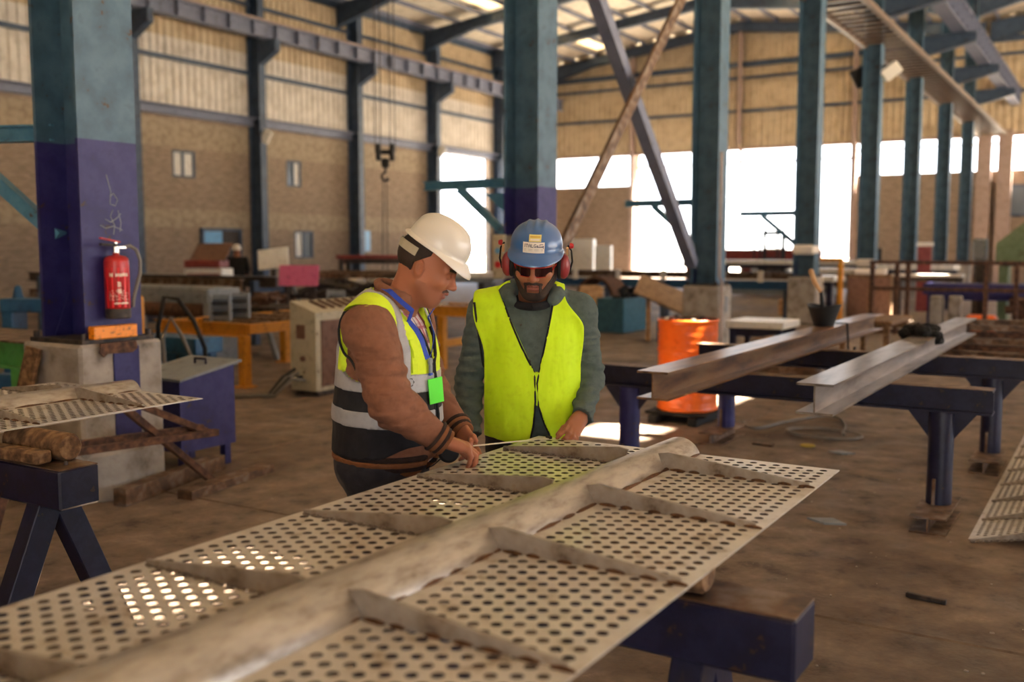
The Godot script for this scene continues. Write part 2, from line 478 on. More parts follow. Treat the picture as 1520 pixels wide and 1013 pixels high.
func build_hall():
	# floor: slabs with open joints over a dark bed
	var bed := struct(box_mesh(v3(-6, -0.27, -22), v3(49, 0.5, 63), 0.0), "floor", M.joint)
	var slab := box_mesh(v3(0, -0.06, 0), v3(2.988, 0.12, 2.988), 0.008)
	var r := RandomNumberGenerator.new()
	r.seed = 4
	for i in 6:
		for k in 9:
			var p := put(slab, "slab", M.floor, bed, xf(v3(-10.5 + 3.0 * i, 0.0, 3.07 - 3.0 * k), v3(r.randf_range(-0.03, 0.03), 0, r.randf_range(-0.03, 0.03))))
			p.position.y = r.randf_range(-0.002, 0.0)
	for q in [[-30.3, -12.0, 9.2, -53.3], [6.0, 18.3, 9.2, -53.3], [-12.0, 6.0, 9.2, 4.57], [-12.0, 6.0, -22.43, -53.3]]:
		put(box_mesh(v3((q[0] + q[1]) / 2, -0.0605, (q[2] + q[3]) / 2), v3(q[1] - q[0] - 0.012, 0.12, abs(q[2] - q[3]) - 0.012), 0.008), "slab", M.floor, bed)

	# left wall: brick below, ribbed sheets above
	var door := [-46.45, -41.15, 0.0, 6.5]
	var wins := [[-26.06, -25.01, 4.27, 5.26], [-31.73, -30.88, 4.23, 5.30], [-32.4, -31.27, 1.23, 2.38]]
	var holes := [door] + wins
	var wl := struct(pierced(sh(), GABLE_Z, FRONT_Z, 0.0, 6.6, holes, wall_along_z(WALL_X - 0.15, 0.3)).done(), "wall_left", M.brick_wall)
	put(pierced(sh(), GABLE_Z, FRONT_Z, 5.36, 6.35, [door], wall_along_z(WALL_X + 0.01, 0.03)).done(), "plaster_band", M.render_band, wl)
	put(pierced(sh(), GABLE_Z, FRONT_Z, 2.42, 3.1, [door], wall_along_z(WALL_X + 0.01, 0.03)).done(), "plaster_band", M.render_band, wl)
	var turn_left := Basis(Vector3(0, 0, -1), Vector3.UP, Vector3(1, 0, 0))
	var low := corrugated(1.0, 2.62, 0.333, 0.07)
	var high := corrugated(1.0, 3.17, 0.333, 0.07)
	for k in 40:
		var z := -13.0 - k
		put(low, "wall_sheet", M.sheet_white_lit, wl, Transform3D(turn_left, v3(WALL_X - 0.04, 6.7, z)))  # white below, cream above: light and shade put into the course colours
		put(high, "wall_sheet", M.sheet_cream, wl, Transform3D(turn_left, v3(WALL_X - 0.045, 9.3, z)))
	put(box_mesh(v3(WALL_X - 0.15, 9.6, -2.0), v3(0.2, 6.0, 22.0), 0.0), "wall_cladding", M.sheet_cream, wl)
	# the windows in the brick
	for i in 3:
		var w: Array = wins[i]
		var zc: float = (w[0] + w[1]) / 2; var yc: float = (w[2] + w[3]) / 2
		var wd: float = w[1] - w[0]; var ht: float = w[3] - w[2]
		var s := sh()
		for e in [-1, 1]:
			s.box(v3(0, 0, e * (wd / 2 - 0.04)), v3(0.12, ht, 0.08))
			s.box(v3(0, e * (ht / 2 - 0.04), 0), v3(0.12, 0.08, wd - 0.16))
		s.box(v3(0, 0, 0.02), v3(0.1, ht - 0.16, 0.09))
		var fr := struct(s.done(), "window_%d" % (i + 1), M.frame_blue)
		fr.position = v3(WALL_X - 0.05, yc, zc)
		for e in [-1, 1]:
			var dark: bool = (i == 1 and e == 1) or (i == 2 and e == -1)
			put(box_mesh(v3(-0.02, 0, e * wd * 0.23), v3(0.02, ht - 0.15, wd * 0.4), 0.0), "pane", M.glass_grey if dark else M.white_paint, fr)  # pale panes are opaque, the daylight behind them put into the colour
	# ledge over the brick and girts on the sheets
	var s1 := sh()
	s1.prism(i_poly(0.28, 0.2, 0.025, 0.02), 46.0, xf(v3(WALL_X + 0.18, 6.62, GABLE_Z)))
	s1.box(v3(WALL_X + 0.3, 6.78, -30), v3(0.45, 0.03, 46), Basis.IDENTITY, 0.0)
	struct(s1.done(), "trim_1", M.girder_grey)
	for g in [[8.55, 0.16, "trim_2"], [12.25, 0.3, "trim_3"], [11.2, 0.14, "trim_4"]]:
		struct(box_mesh(v3(WALL_X + 0.09, g[0], -30), v3(0.12, g[1], 46), 0.0), g[2], M.frame_blue)

	# far gable
	var far_open := [[-29.5, -24.45, 5.25, 6.95], [-24.1, -11.9, 0.0, 7.0], [-11.9, 16.0, 5.35, 7.05]]
	var wf := struct(pierced(sh(), -30.3, 18.3, 0.0, 7.02, far_open, wall_along_x(GABLE_Z - 0.15, 0.3)).done(), "wall_far", M.brick_wall)
	for k in 48:
		var x := WALL_X + k
		var hh: float = min(roof_y(x), roof_y(x + 1.0)) - 7.02 + 0.12
		put(corrugated(1.0, hh, 0.333, 0.07), "wall_sheet", M.sheet_cream, wf, Transform3D(Basis.IDENTITY, v3(x, 7.02, GABLE_Z)))
	var s2 := sh()
	for g in [[9.0, 0.14], [10.75, 0.14], [11.45, 0.28]]:
		s2.box(v3(-6, g[0], GABLE_Z + 0.12), v3(48, g[1], 0.12), Basis.IDENTITY, 0.0)
	struct(s2.done(), "trim_5", M.frame_blue)
	var s3 := sh()
	s3.box(v3(-6, 7.0, GABLE_Z + 0.1), v3(48, 0.16, 0.2), Basis.IDENTITY, 0.0)
	s3.box(v3(-18, 6.25, GABLE_Z - 0.05), v3(12.4, 0.12, 0.14), Basis.IDENTITY, 0.0)
	s3.box(v3(2, 6.6, GABLE_Z - 0.05), v3(28, 0.08, 0.1), Basis.IDENTITY, 0.0)
	struct(s3.done(), "trim_6", M.rail_pink)
	var s4 := sh()
	for x in [-24.3, -18.0, -12.0]:
		s4.prism(i_poly(0.3, 0.2, 0.02, 0.015), 6.8 if x == -18.0 else 7.0, Transform3D(Basis(Vector3.RIGHT, Vector3(0, 0, 1), Vector3(0, -1, 0)), v3(x, 14.0 if x == -18.0 else 14.0, GABLE_Z + 0.3)))
	for x in [-24.3, -12.0]:
		s4.box(v3(x, 3.5, GABLE_Z + 0.2), v3(0.25, 7.0, 0.3), Basis.IDENTITY, 0.0)
	for x in [-5.95, -5.05]: s4.box(v3(x, 3.6, GABLE_Z + 0.25), v3(0.62, 7.2, 0.4), Basis.IDENTITY, 0.0)
	s4.box(v3(-8.0, 6.2, GABLE_Z + 0.1), v3(0.15, 1.7, 0.15), Basis.IDENTITY, 0.0)
	s4.box(v3(-18.0, 6.6, GABLE_Z), v3(0.15, 0.8, 0.15), Basis.IDENTITY, 0.0)
	struct(s4.done(), "trim_7", M.rail_pink)
	var wd5 := struct(sh().box(v3(0, 0, 0), v3(1.2, 1.5, 0.1)).done(), "window_4", M.frame_blue)
	wd5.position = v3(-4.3, 3.9, GABLE_Z + 0.03)
	put(box_mesh(v3(0, 0, 0.05), v3(1.0, 1.3, 0.02), 0.0), "pane", M.glass_grey, wd5)

	# the walls behind and to the right of the camera, with openings put in to let in fill light
	struct(pierced(sh(), -30.3, 18.3, 0.0, 14.0, FRONT_FILL_OPEN, wall_along_x(FRONT_Z + 0.15, 0.3)).done(), "wall_front", M.sheet_cream)
	struct(pierced(sh(), GABLE_Z, FRONT_Z, 0.0, 12.6, EAST_OPEN, wall_along_z(EAST_X + 0.15, 0.3)).done(), "wall_right", M.sheet_cream)

	# roof sheets in four slopes; the gaps are roof lights
	var roof := struct(box_mesh(v3(-18, 13.98, -22), v3(0.5, 0.06, 62.4), 0.0), "ceiling", M.sheet_roof)
	for sl in 4:
		var x0 := -30.3 + 12.075 * sl
		for strip in 4:
			var xa := x0 + strip * 3.01875; var xb := xa + 3.01875
			for bay in 11:
				var za := GABLE_Z - 0.3 + bay * 5.66; var zb := za + 5.65
				var lights := []
				if strip == 1 or (strip == 3 and sl % 2 == 1):
					var gx := xa + 1.0; var gz := za + 1.2
					var pane := sh()
					var c := v3(gx + 0.5, roof_line(sl, gx + 0.5) + 0.03, gz + 1.6)
					var up := v3(0, 0.012, 0)
					var q := [v3(gx, roof_line(sl, gx) + 0.03, gz), v3(gx + 1.0, roof_line(sl, gx + 1.0) + 0.03, gz), v3(gx + 1.0, roof_line(sl, gx + 1.0) + 0.03, gz + 3.2), v3(gx, roof_line(sl, gx) + 0.03, gz + 3.2)]
					pane.quad_out(q[0], q[1], q[2], q[3], c + up * 0.5)
					pane.quad_out(q[0] + up, q[1] + up, q[2] + up, q[3] + up, c + up * 0.5)
					var clear := true
					for o in ROOF_OPEN:
						if o[1] > gx and o[0] < gx + 1.0 and o[3] > gz and o[2] < gz + 3.2: clear = false
					if clear:
						put(pane.done(), "roof_light", M.roof_light, roof)
						lights.append([gx, gx + 1.0, gz, gz + 3.2])
				for q in ROOF_OPEN:
					if q[1] > xa and q[0] < xb and q[3] > za and q[2] < zb: lights.append(q)
				var st := sh()
				pierced(st, xa, xb - 0.006, za, zb, lights, func(s: Shape, a0, a1, c0, c1):
					var ya := roof_line(sl, a0); var yb := roof_line(sl, a1)
					var p := [v3(a0, ya, c0), v3(a1, yb, c0), v3(a1, yb, c1), v3(a0, ya, c1)]
					var u := v3(0, 0.09, 0); var c := v3((a0 + a1) / 2, (ya + yb) / 2 + 0.045, (c0 + c1) / 2)
					s.quad_out(p[0], p[1], p[2], p[3], c)
					s.quad_out(p[0] + u, p[1] + u, p[2] + u, p[3] + u, c)
					for e in 4: s.quad_out(p[e], p[(e + 1) % 4], p[(e + 1) % 4] + u, p[e] + u, c))
				put(st.done(), "roof_sheet", M.sheet_roof, roof)
	# purlins
	var pu := sh()
	for k in 32:
		var x := -29.6 + k * 1.5
		if x > 17.5: break
		pu.box(v3(x, roof_y(x) - 0.1, -22.0), v3(0.07, 0.18, 61.8), Basis.IDENTITY, 0.0)
	struct(pu.done(), "trim_8", M.girder_grey)
	# rafters of each frame, haunched at the eaves
	for k in range(1, 9):
		var z: float = row_z[k] if k < 8 else -52.6
		for nave in 2:
			var xe := -29.9 + 24.0 * nave
			var rs := sh()
			for side in 2:
				var f := 1.0 if side == 0 else -1.0
				var x0 := xe if side == 0 else xe + 23.8
				var poly := PackedVector2Array([Vector2(x0, 12.2), Vector2(x0 + f * 11.9, 13.62), Vector2(x0 + f * 11.9, 13.15), Vector2(x0 + f * 3.0, 12.1), Vector2(x0, 11.3)])
				rs.prism(poly, 0.14, xf(v3(0, 0, z - 0.07)))
				for q in [[0, 1], [2, 3], [3, 4]]:
					rs.bar(v3(poly[q[0]].x, poly[q[0]].y, z), v3(poly[q[1]].x, poly[q[1]].y, z), 0.3, 0.04, 0.0)
			struct(rs.done(), "trim_%d" % (9 + k * 2 + nave), M.frame_blue)
	# portal columns on the left wall
	for k in 5:
		var z: float = wall_z[k]
		var s := sh()
		s.prism(i_poly(0.62, 0.34, 0.03, 0.025), 12.2, Transform3D(Basis(Vector3(0, 0, 1), Vector3(1, 0, 0), Vector3.UP), v3(WALL_X + 0.36, 0, z)))
		s.prism(PackedVector2Array([Vector2(0, 0), Vector2(0, -0.95), Vector2(0.95, -0.45), Vector2(0.95, 0)]), 0.26, xf(v3(WALL_X + 0.6, 9.745, z - 0.13)))
		struct(s.done(), "trim_%d" % (30 + k), M.frame_blue)

func roof_line(sl: int, x: float) -> float:
	var x0 := -30.3 + 12.075 * sl
	var t := (x - x0) / 12.075
	return 12.45 + 1.42 * (t if sl % 2 == 0 else 1.0 - t)

const FRONT_FILL_OPEN := [[2.0, 9.0, 0.0, 4.4]]  # unseen door opening, added for fill light from behind the camera
const EAST_OPEN := [[-46.0, -30.0, 1.0, 6.0], [-26.0, -4.0, 0.6, 6.0]]
const ROOF_OPEN := [[4.25, 4.85, -8.5, -7.5], [4.5, 4.85, -9.9, -9.55], [4.2, 5.05, -13.2, -12.45], [4.45, 5.0, -15.7, -14.65], [3.5, 4.3, -29.2, -26.9]]

func build_outside():
	struct(box_mesh(v3(0, -0.6, -40), v3(500, 0.2, 500), 0.0), "ground", M.outside_ground)

# ---------------------------------------------------------------- the row of crane columns
func build_column_row():
	var words := ["teal steel column with purple foot and the fire extinguisher, nearest of its row", "teal steel column with purple foot straight behind the man in the blue helmet", "blue-grey steel column on a concrete pedestal behind the orange drum", "blue-grey steel column with white wrapping and a thin bracket arm before the bright doorway", "blue-grey steel column carrying the slanted white lamp, fifth along the row", "slim blue-grey column, sixth along the row, against brick right of the doorway", "slim blue-grey column, seventh along the row, second from the last", "slimmest blue-grey column, last of the row, nearest the far wall"]
	for k in 8:
		var z: float = row_z[k]
		var t := thing("steel_column", words[k], "column", v3(ROW_X, 0, z), 0.0, "columns of the crane row")
		var up := Basis(Vector3(0, 0, 1), Vector3(1, 0, 0), Vector3.UP)
		var poly := i_poly(0.46, 0.44, 0.028, 0.02)
		put(sh().prism(poly, 10.1, Transform3D(up, v3(0, 2.35, 0))).done(), "shaft", M.teal, t)
		put(sh().prism(poly, 1.3, Transform3D(up, v3(0, 1.05, 0))).done(), "painted_foot", M.purple if k < 2 else M.teal, t)
		for e in [-1, 1]:
			for h in [-1, 1]:
				put(sh().prism(PackedVector2Array([Vector2(0, 0), Vector2(0.12, 0), Vector2(0, 0.3)]), 0.014, Transform3D(Basis(Vector3(0, 0, h), Vector3.UP, Vector3(-h, 0, 0)), v3(e * 0.2 + (0.007 if h > 0 else -0.007), 1.06, h * 0.03))).done(), "gusset", M.purple, t)
		var b := sh().box(v3(0, 1.045, 0), v3(0.56, 0.03, 0.56))
		for e in [-1, 1]:
			for h in [-1, 1]:
				b.lathe(PackedVector2Array([Vector2(0.0, 1.1), Vector2(0.02, 1.1), Vector2(0.02, 1.05)]), 6, xf(v3(e * 0.25, 0, h * 0.25)))
		put(b.done(), "base_plate", M.dark_steel, t)
		var ped := sh().box(v3(0, 0.52, 0), v3(0.62, 1.02, 0.64), Basis.IDENTITY, 0.02)
		put(ped.done(), "pedestal", M.concrete, t)
		if k == 0:
			chalk(t)
			put(box_mesh(v3(0.316, 0.5, -0.02), v3(0.014, 1.0, 0.2), 0.003), "painted_strip", M.purple, t)
			put(sh().lathe(PackedVector2Array([Vector2(0.46, 0.0), Vector2(0.46, 0.3), Vector2(0.40, 0.36), Vector2(0.0, 0.36)]), 20, xf(v3(-0.08, 0, 0.05))).done(), "footing", M.concrete, t)
		var arm := t
		if k in [0, 1, 2, 3]:
			var ar := sh()
			ar.prism(i_poly(0.11, 0.10, 0.012, 0.01), 1.3, along(v3(-0.22, 2.42, 0), v3(-1.55, 2.42, 0)))
			ar.bar(v3(-0.22, 1.72, 0), v3(-1.0, 2.37, 0), 0.08, 0.09)
			if k > 0:
				ar.box(v3(-0.24, 1.74, 0), v3(0.03, 0.24, 0.2))
				ar.box(v3(-0.24, 2.42, 0), v3(0.03, 0.24, 0.2))
			if k == 1:
				ar.prism(PackedVector2Array([Vector2(-0.23, 2.3), Vector2(-0.62, 2.3), Vector2(-0.23, 1.98)]), 0.02, xf(v3(0, 0, 0)))
			var w := put(ar.done(), "bracket_arm", M.arm_blue, arm)
			if k == 0: w.rotation.y = 0.35
		if k == 1:
			var eb := put(box_mesh(v3(-0.28, 1.55, 0.16), v3(0.16, 0.52, 0.2), 0.01), "switch_box", M.beige, t)
			put(sh().lathe(PackedVector2Array([Vector2(0.0, 0.03), Vector2(0.035, 0.02), Vector2(0.035, 0)]), 12, xf(v3(-0.28, 1.62, 0.26), v3(90, 0, 0))).done(), "blue_button", M.sky_panel, eb)
			put(sh().lathe(PackedVector2Array([Vector2(0.0, 0.03), Vector2(0.04, 0.02), Vector2(0.04, 0)]), 12, xf(v3(-0.28, 1.46, 0.26), v3(90, 0, 0))).done(), "red_button", M.red, eb)
		if k == 2:
			put(sh().tube(PackedVector3Array([v3(0.36, 0.02, 0.30), v3(0.36, 1.1, 0.30), v3(0.30, 1.2, 0.26), v3(0.30, 3.2, 0.26)]), 0.022, 8).done(), "conduit", M.rail_pink, t)
			put(box_mesh(v3(0.318, 0.72, -0.06), v3(0.012, 0.26, 0.1), 0.002), "sign_plate", M.grey_paint, t)
		if k in [3, 4]:
			put(sh().box(v3(0, 1.62 if k == 3 else 1.25, 0.02), v3(0.50, 0.22, 0.48), Basis.IDENTITY, 0.05).done(), "wrapping", M.label_white, t)
	# crossed braces between the second and third column
	var x1 := thing("cross_brace", "rusty brown diagonal steel brace rising from the column behind the blue helmet", "brace", v3(ROW_X + 0.05, 0, 0))
	put(sh().prism(PackedVector2Array([Vector2(-0.09, -0.09), Vector2(0.09, -0.09), Vector2(0.09, -0.07), Vector2(-0.07, -0.07), Vector2(-0.07, 0.09), Vector2(-0.09, 0.09)]), 7.45, along(v3(0, 1.42, -10.45), v3(0, 6.75, -15.72))).done(), "angle_bar", M.mill_web, x1)
	var x2 := thing("cross_brace", "dark grey-blue diagonal steel brace that crosses the rusty one", "brace", v3(ROW_X - 0.15, 0, 0))
	put(sh().prism(PackedVector2Array([Vector2(-0.09, -0.09), Vector2(0.09, -0.09), Vector2(0.09, -0.07), Vector2(-0.07, -0.07), Vector2(-0.07, 0.09), Vector2(-0.09, 0.09)]), 7.3, along(v3(0, 6.53, -10.45), v3(0, 1.3, -15.72))).done(), "angle_bar", M.girder_grey, x2)

# pale scribbles of chalk on the purple flange
func chalk(t: Node3D) -> void:
	var s := sh()
	for line in [[[0.02, 2.13], [-0.01, 2.02], [0.0, 1.94], [-0.04, 1.93], [-0.06, 1.97], [-0.03, 2.01], [0.0, 1.99]], [[-0.02, 1.90], [0.0, 1.86], [-0.03, 1.80], [-0.02, 1.74]], [[0.04, 1.84], [0.0, 1.82], [-0.05, 1.85], [-0.08, 1.88]], [[-0.06, 1.90], [-0.08, 1.82], [-0.07, 1.76]], [[0.08, 1.80], [0.04, 1.78], [-0.02, 1.795], [-0.09, 1.77]]]:
		var p := PackedVector3Array()
		for i in line.size() - 1:
			for u in 4: p.append(v3(0.2305, lerpf(line[i][1], line[i + 1][1], u / 4.0), lerpf(line[i][0], line[i + 1][0], u / 4.0)))
		p.append(v3(0.2305, line[-1][1], line[-1][0]))
		s.tube(p, 0.0028, 5)
	put(s.done(), "chalk_mark", M.grey_paint, t).set_meta("kind", "stuff")

func build_crane_ways():
	# crane girder along the left wall
	var g := thing("crane_girder", "long grey crane girder on the brackets of the left wall", "girder", v3(-28.9, 9.75, -53))
	put(sh().prism(i_poly(0.62, 0.4, 0.03, 0.02), 40.0, xf(v3(0, 0.31, 0.2))).done(), "beam", M.girder_grey, g)
	for k in 32: put(box_mesh(v3(0.1, 0.31, 1.0 + k * 1.2), v3(0.18, 0.55, 0.025), 0.0), "stiffener", M.girder_grey, g)
	put(box_mesh(v3(0, 0.68, 20.2), v3(0.14, 0.12, 40), 0.01), "rail", M.rail_pink, g)
	# the right-hand crane girder, on brackets that reach out from the column row
	var q := thing("crane_girder", "crane girder with pale underside carried on brackets at the upper right", "girder", v3(-4.7, 8.3, -53))
	put(sh().prism(i_poly(0.8, 0.42, 0.03, 0.02), 34.0, xf(v3(0, 0.4, 0.2))).done(), "beam", M.girder_grey, q)
	for k in 34: put(box_mesh(v3(-0.11, 0.4, 0.5 + k), v3(0.2, 0.73, 0.025), 0.0), "stiffener", M.girder_grey, q)
	for k in 34: put(box_mesh(v3(0.11, 0.4, 0.5 + k), v3(0.2, 0.73, 0.025), 0.0), "stiffener", M.girder_grey, q)
	put(box_mesh(v3(0, 0.87, 17.2), v3(0.1, 0.12, 34), 0.01), "rail", M.rail_pink, q)
	for k in range(3, 8):
		var z: float = row_z[k]
		var b := sh()
		b.prism(PackedVector2Array([Vector2(0, 0), Vector2(1.5, 0), Vector2(1.5, -0.28), Vector2(0, -0.62)]), 0.04, xf(v3(0, 0, -0.02)))
		b.box(v3(0.75, -0.015, 0), v3(1.5, 0.03, 0.3), Basis.IDENTITY, 0.0)
		b.bar(v3(0, -0.62, 0), v3(1.5, -0.28, 0), 0.3, 0.03, 0.0)
		var o := put(b.done(), "crane_bracket", M.frame_blue)
		o.position = v3(ROW_X + 0.24, 8.28, z)
		tag(o, "dark blue bracket under the right crane girder, on the %s column of the row" % ["fourth", "fifth", "sixth", "seventh", "last"][k - 3], "bracket", "crane brackets of the column row")
	# walkway of cross slats
	var w := thing("catwalk", "brown steel walkway of open cross slats running past the column tops", "catwalk", v3(-5.6, 7.0, -53))
	for e in [-1, 1]: put(box_mesh(v3(e * 0.55, 0, 18), v3(0.09, 0.16, 35), 0.004), "side_rail", M.walk_brown, w)
	var slat := box_mesh(Vector3.ZERO, v3(1.05, 0.06, 0.14), 0.003)
	for k in 70: put(slat, "slat", M.walk_brown, w, xf(v3(0, 0.02, 0.8 + k * 0.5)))
	# the crane itself, above the picture, with its hook hanging into it
	var c := thing("crane_bridge", "blue steel bridge of the overhead crane spanning the left bay", "crane", v3(-17.4, 10.45, -19.9))
	put(sh().box(v3(0, 0.65, 0), v3(22.9, 0.9, 0.5), Basis.IDENTITY, 0.01).done(), "bridge_beam", M.frame_blue, c)
	for e in [-1, 1]: put(sh().box(v3(e * 11.45, 0.22, 0), v3(0.35, 0.35, 2.6), Basis.IDENTITY, 0.02).done(), "end_carriage", M.frame_blue, c)
	put(sh().box(v3(1.45, 0.0, 0), v3(1.0, 0.4, 0.7), Basis.IDENTITY, 0.02).done(), "hoist", M.frame_blue, c)
	var h := thing("crane_hook", "black twin-sheave hook block hanging on wire ropes in front of the brick wall", "crane hook", v3(-15.95, 3.3, -19.9), 0.6)
	var hb := sh()
	for e in [-1, 1]:
		hb.lathe(PackedVector2Array([Vector2(0, -0.06), Vector2(0.2, -0.06), Vector2(0.22, -0.04), Vector2(0.22, 0.04), Vector2(0.2, 0.06), Vector2(0, 0.06)]), 20, xf(v3(e * 0.17, 0.75, 0), v3(0, 0, 90)))
	put(hb.done(), "sheave", M.black_rubber, h)
	put(sh().box(v3(0, 0.75, 0), v3(0.36, 0.12, 0.12)).box(v3(0, 0.48, 0), v3(0.2, 0.24, 0.16), Basis.IDENTITY, 0.03).done(), "crosshead", M.black_rubber, h)
	var hk := PackedVector3Array([v3(0, 0.38, 0), v3(0, 0.26, 0)])
	for i in 9:
		var a := PI * 0.5 + PI * 1.35 * i / 8.0
		hk.append(v3(0.1 * cos(a), 0.14 + 0.1 * sin(a), 0))
	put(sh().tube(hk, 0.03, 8).done(), "hook", M.black_rubber, h)
	var rope := sh()
	for e in [-0.25, -0.12, 0.12, 0.25]:
		rope.tube(PackedVector3Array([v3(e * 1.0, 0.75, 0.0), v3(e * 0.9, 6.92, 0)]), 0.013, 6)
	put(rope.done(), "wire_rope", M.dark_steel, h)
	put(sh().tube(PackedVector3Array([v3(0.02, 0.16, 0), v3(0.03, -2.4, 0)]), 0.014, 6).tube(PackedVector3Array([v3(-0.06, 0.16, 0), v3(-0.1, -2.4, 0)]), 0.014, 6).done(), "chain", M.dark_steel, h)
	# flood lamps fixed to columns, unlit
	for f in [[v3(-29.25, 6.05, -28.95), "white floodlight on a left wall column, under the grey ledge", 0.5], [v3(-29.25, 6.45, -40.85), "small white floodlight on the left wall, left of the bright doorway", 0.5], [v3(-5.55, 6.3, -28.05), "long white lamp hanging slanted on a column under the catwalk", 0.9], [v3(-6.36, 6.2, -28.05), "dark floodlight pointing left from a column under the catwalk", -0.5]]:
		var t := thing("floodlight", f[1], "lamp", f[0], 0.4)
		var dk: bool = f[2] < 0
		put(sh().box(v3(0.05, 0, 0), v3(0.34, 0.5, 0.16), Basis.from_euler(Vector3(0.2, 0, -f[2])), 0.03).done(), "housing", M.black_rubber if dk else M.white_lamp, t)
		put(box_mesh(v3(0.1 if dk else -0.1, 0.12, 0), v3(0.5, 0.05, 0.05), 0.005), "mount", M.dark_steel, t)
# ---------------------------------------------------------------- perforated panels
# sheet with staggered round holes, in the plane y = 0 and 4 mm thick; x runs from the free edge inwards
func perforated(x0: float, x1: float, z0: float, z1: float) -> Array:
	var s := Shape.new()
	var rimmed := Shape.new()
	var sx := signf(x1 - x0)
	var t := 0.004
	var r := 0.0122; var dx := 0.039; var dz := 0.045
	var rows := int((absf(x1 - x0) - 0.023 - 0.012) / dx)
	var edge := 0.0225
	var slab := func(xa: float, xb: float, za: float, zb: float) -> void:
		if absf(xb - xa) < 1e-5 or zb - za < 1e-5: return
		var p := minf(xa, xb); var q := maxf(xa, xb)
		s.quad(v3(p, t, zb), v3(q, t, zb), v3(q, t, za), v3(p, t, za))
		s.quad(v3(p, 0, za), v3(q, 0, za), v3(q, 0, zb), v3(p, 0, zb))
	slab.call(x0, x0 + sx * edge, z0, z1)
	slab.call(x0 + sx * (edge + rows * dx), x1, z0, z1)
	const N := 16
	var dir := []; var box := []
	for i in N + 1:
		var a := TAU * i / N
		var d := Vector2(cos(a), sin(a))
		dir.append(d)
		var k := minf(dx * 0.5 / maxf(absf(d.x), 1e-6), dz * 0.5 / maxf(absf(d.y), 1e-6))
		box.append(d * k)
	# the square's corners, so that cells close up
	for i in N:
		for cx in [-1, 1]:
			for cz in [-1, 1]:
				var c := Vector2(cx * dx * 0.5, cz * dz * 0.5)
				var a := fposmod(c.angle(), TAU)
				if a > TAU * (i - 0.5) / N and a <= TAU * (i + 0.5) / N: box[i] = c
	box[N] = box[0]
	for row in rows:
		var xc := x0 + sx * (edge + dx * (row + 0.5))
		var start := z0 + 0.016 + (dz * 0.5 if row % 2 else 0.0)
		var cnt := int((z1 - 0.016 - start) / dz)
		slab.call(xc - dx * 0.5, xc + dx * 0.5, z0, start)
		slab.call(xc - dx * 0.5, xc + dx * 0.5, start + cnt * dz, z1)
		for k in cnt:
			var zc := start + dz * (k + 0.5)
			for i in N:
				var a := v3(xc + dir[i].x * r, t, zc + dir[i].y * r); var b := v3(xc + dir[i + 1].x * r, t, zc + dir[i + 1].y * r)
				var c := v3(xc + box[i].x, t, zc + box[i].y); var d := v3(xc + box[i + 1].x, t, zc + box[i + 1].y)
				s.quad(a, b, d, c)
				var u := v3(0, t, 0)
				s.quad(a - u, c - u, d - u, b - u)
				rimmed.quad(a - u, b - u, b, a)
	var lo := minf(x0, x1); var hi := maxf(x0, x1)
	s.quad(v3(lo, 0, z1), v3(hi, 0, z1), v3(hi, t, z1), v3(lo, t, z1))
	s.quad(v3(hi, 0, z0), v3(lo, 0, z0), v3(lo, t, z0), v3(hi, t, z0))
	s.quad(v3(hi, 0, z1), v3(hi, 0, z0), v3(hi, t, z0), v3(hi, t, z1))
	s.quad(v3(lo, 0, z0), v3(lo, 0, z1), v3(lo, t, z1), v3(lo, t, z0))
	return [s.done(), rimmed.done()]

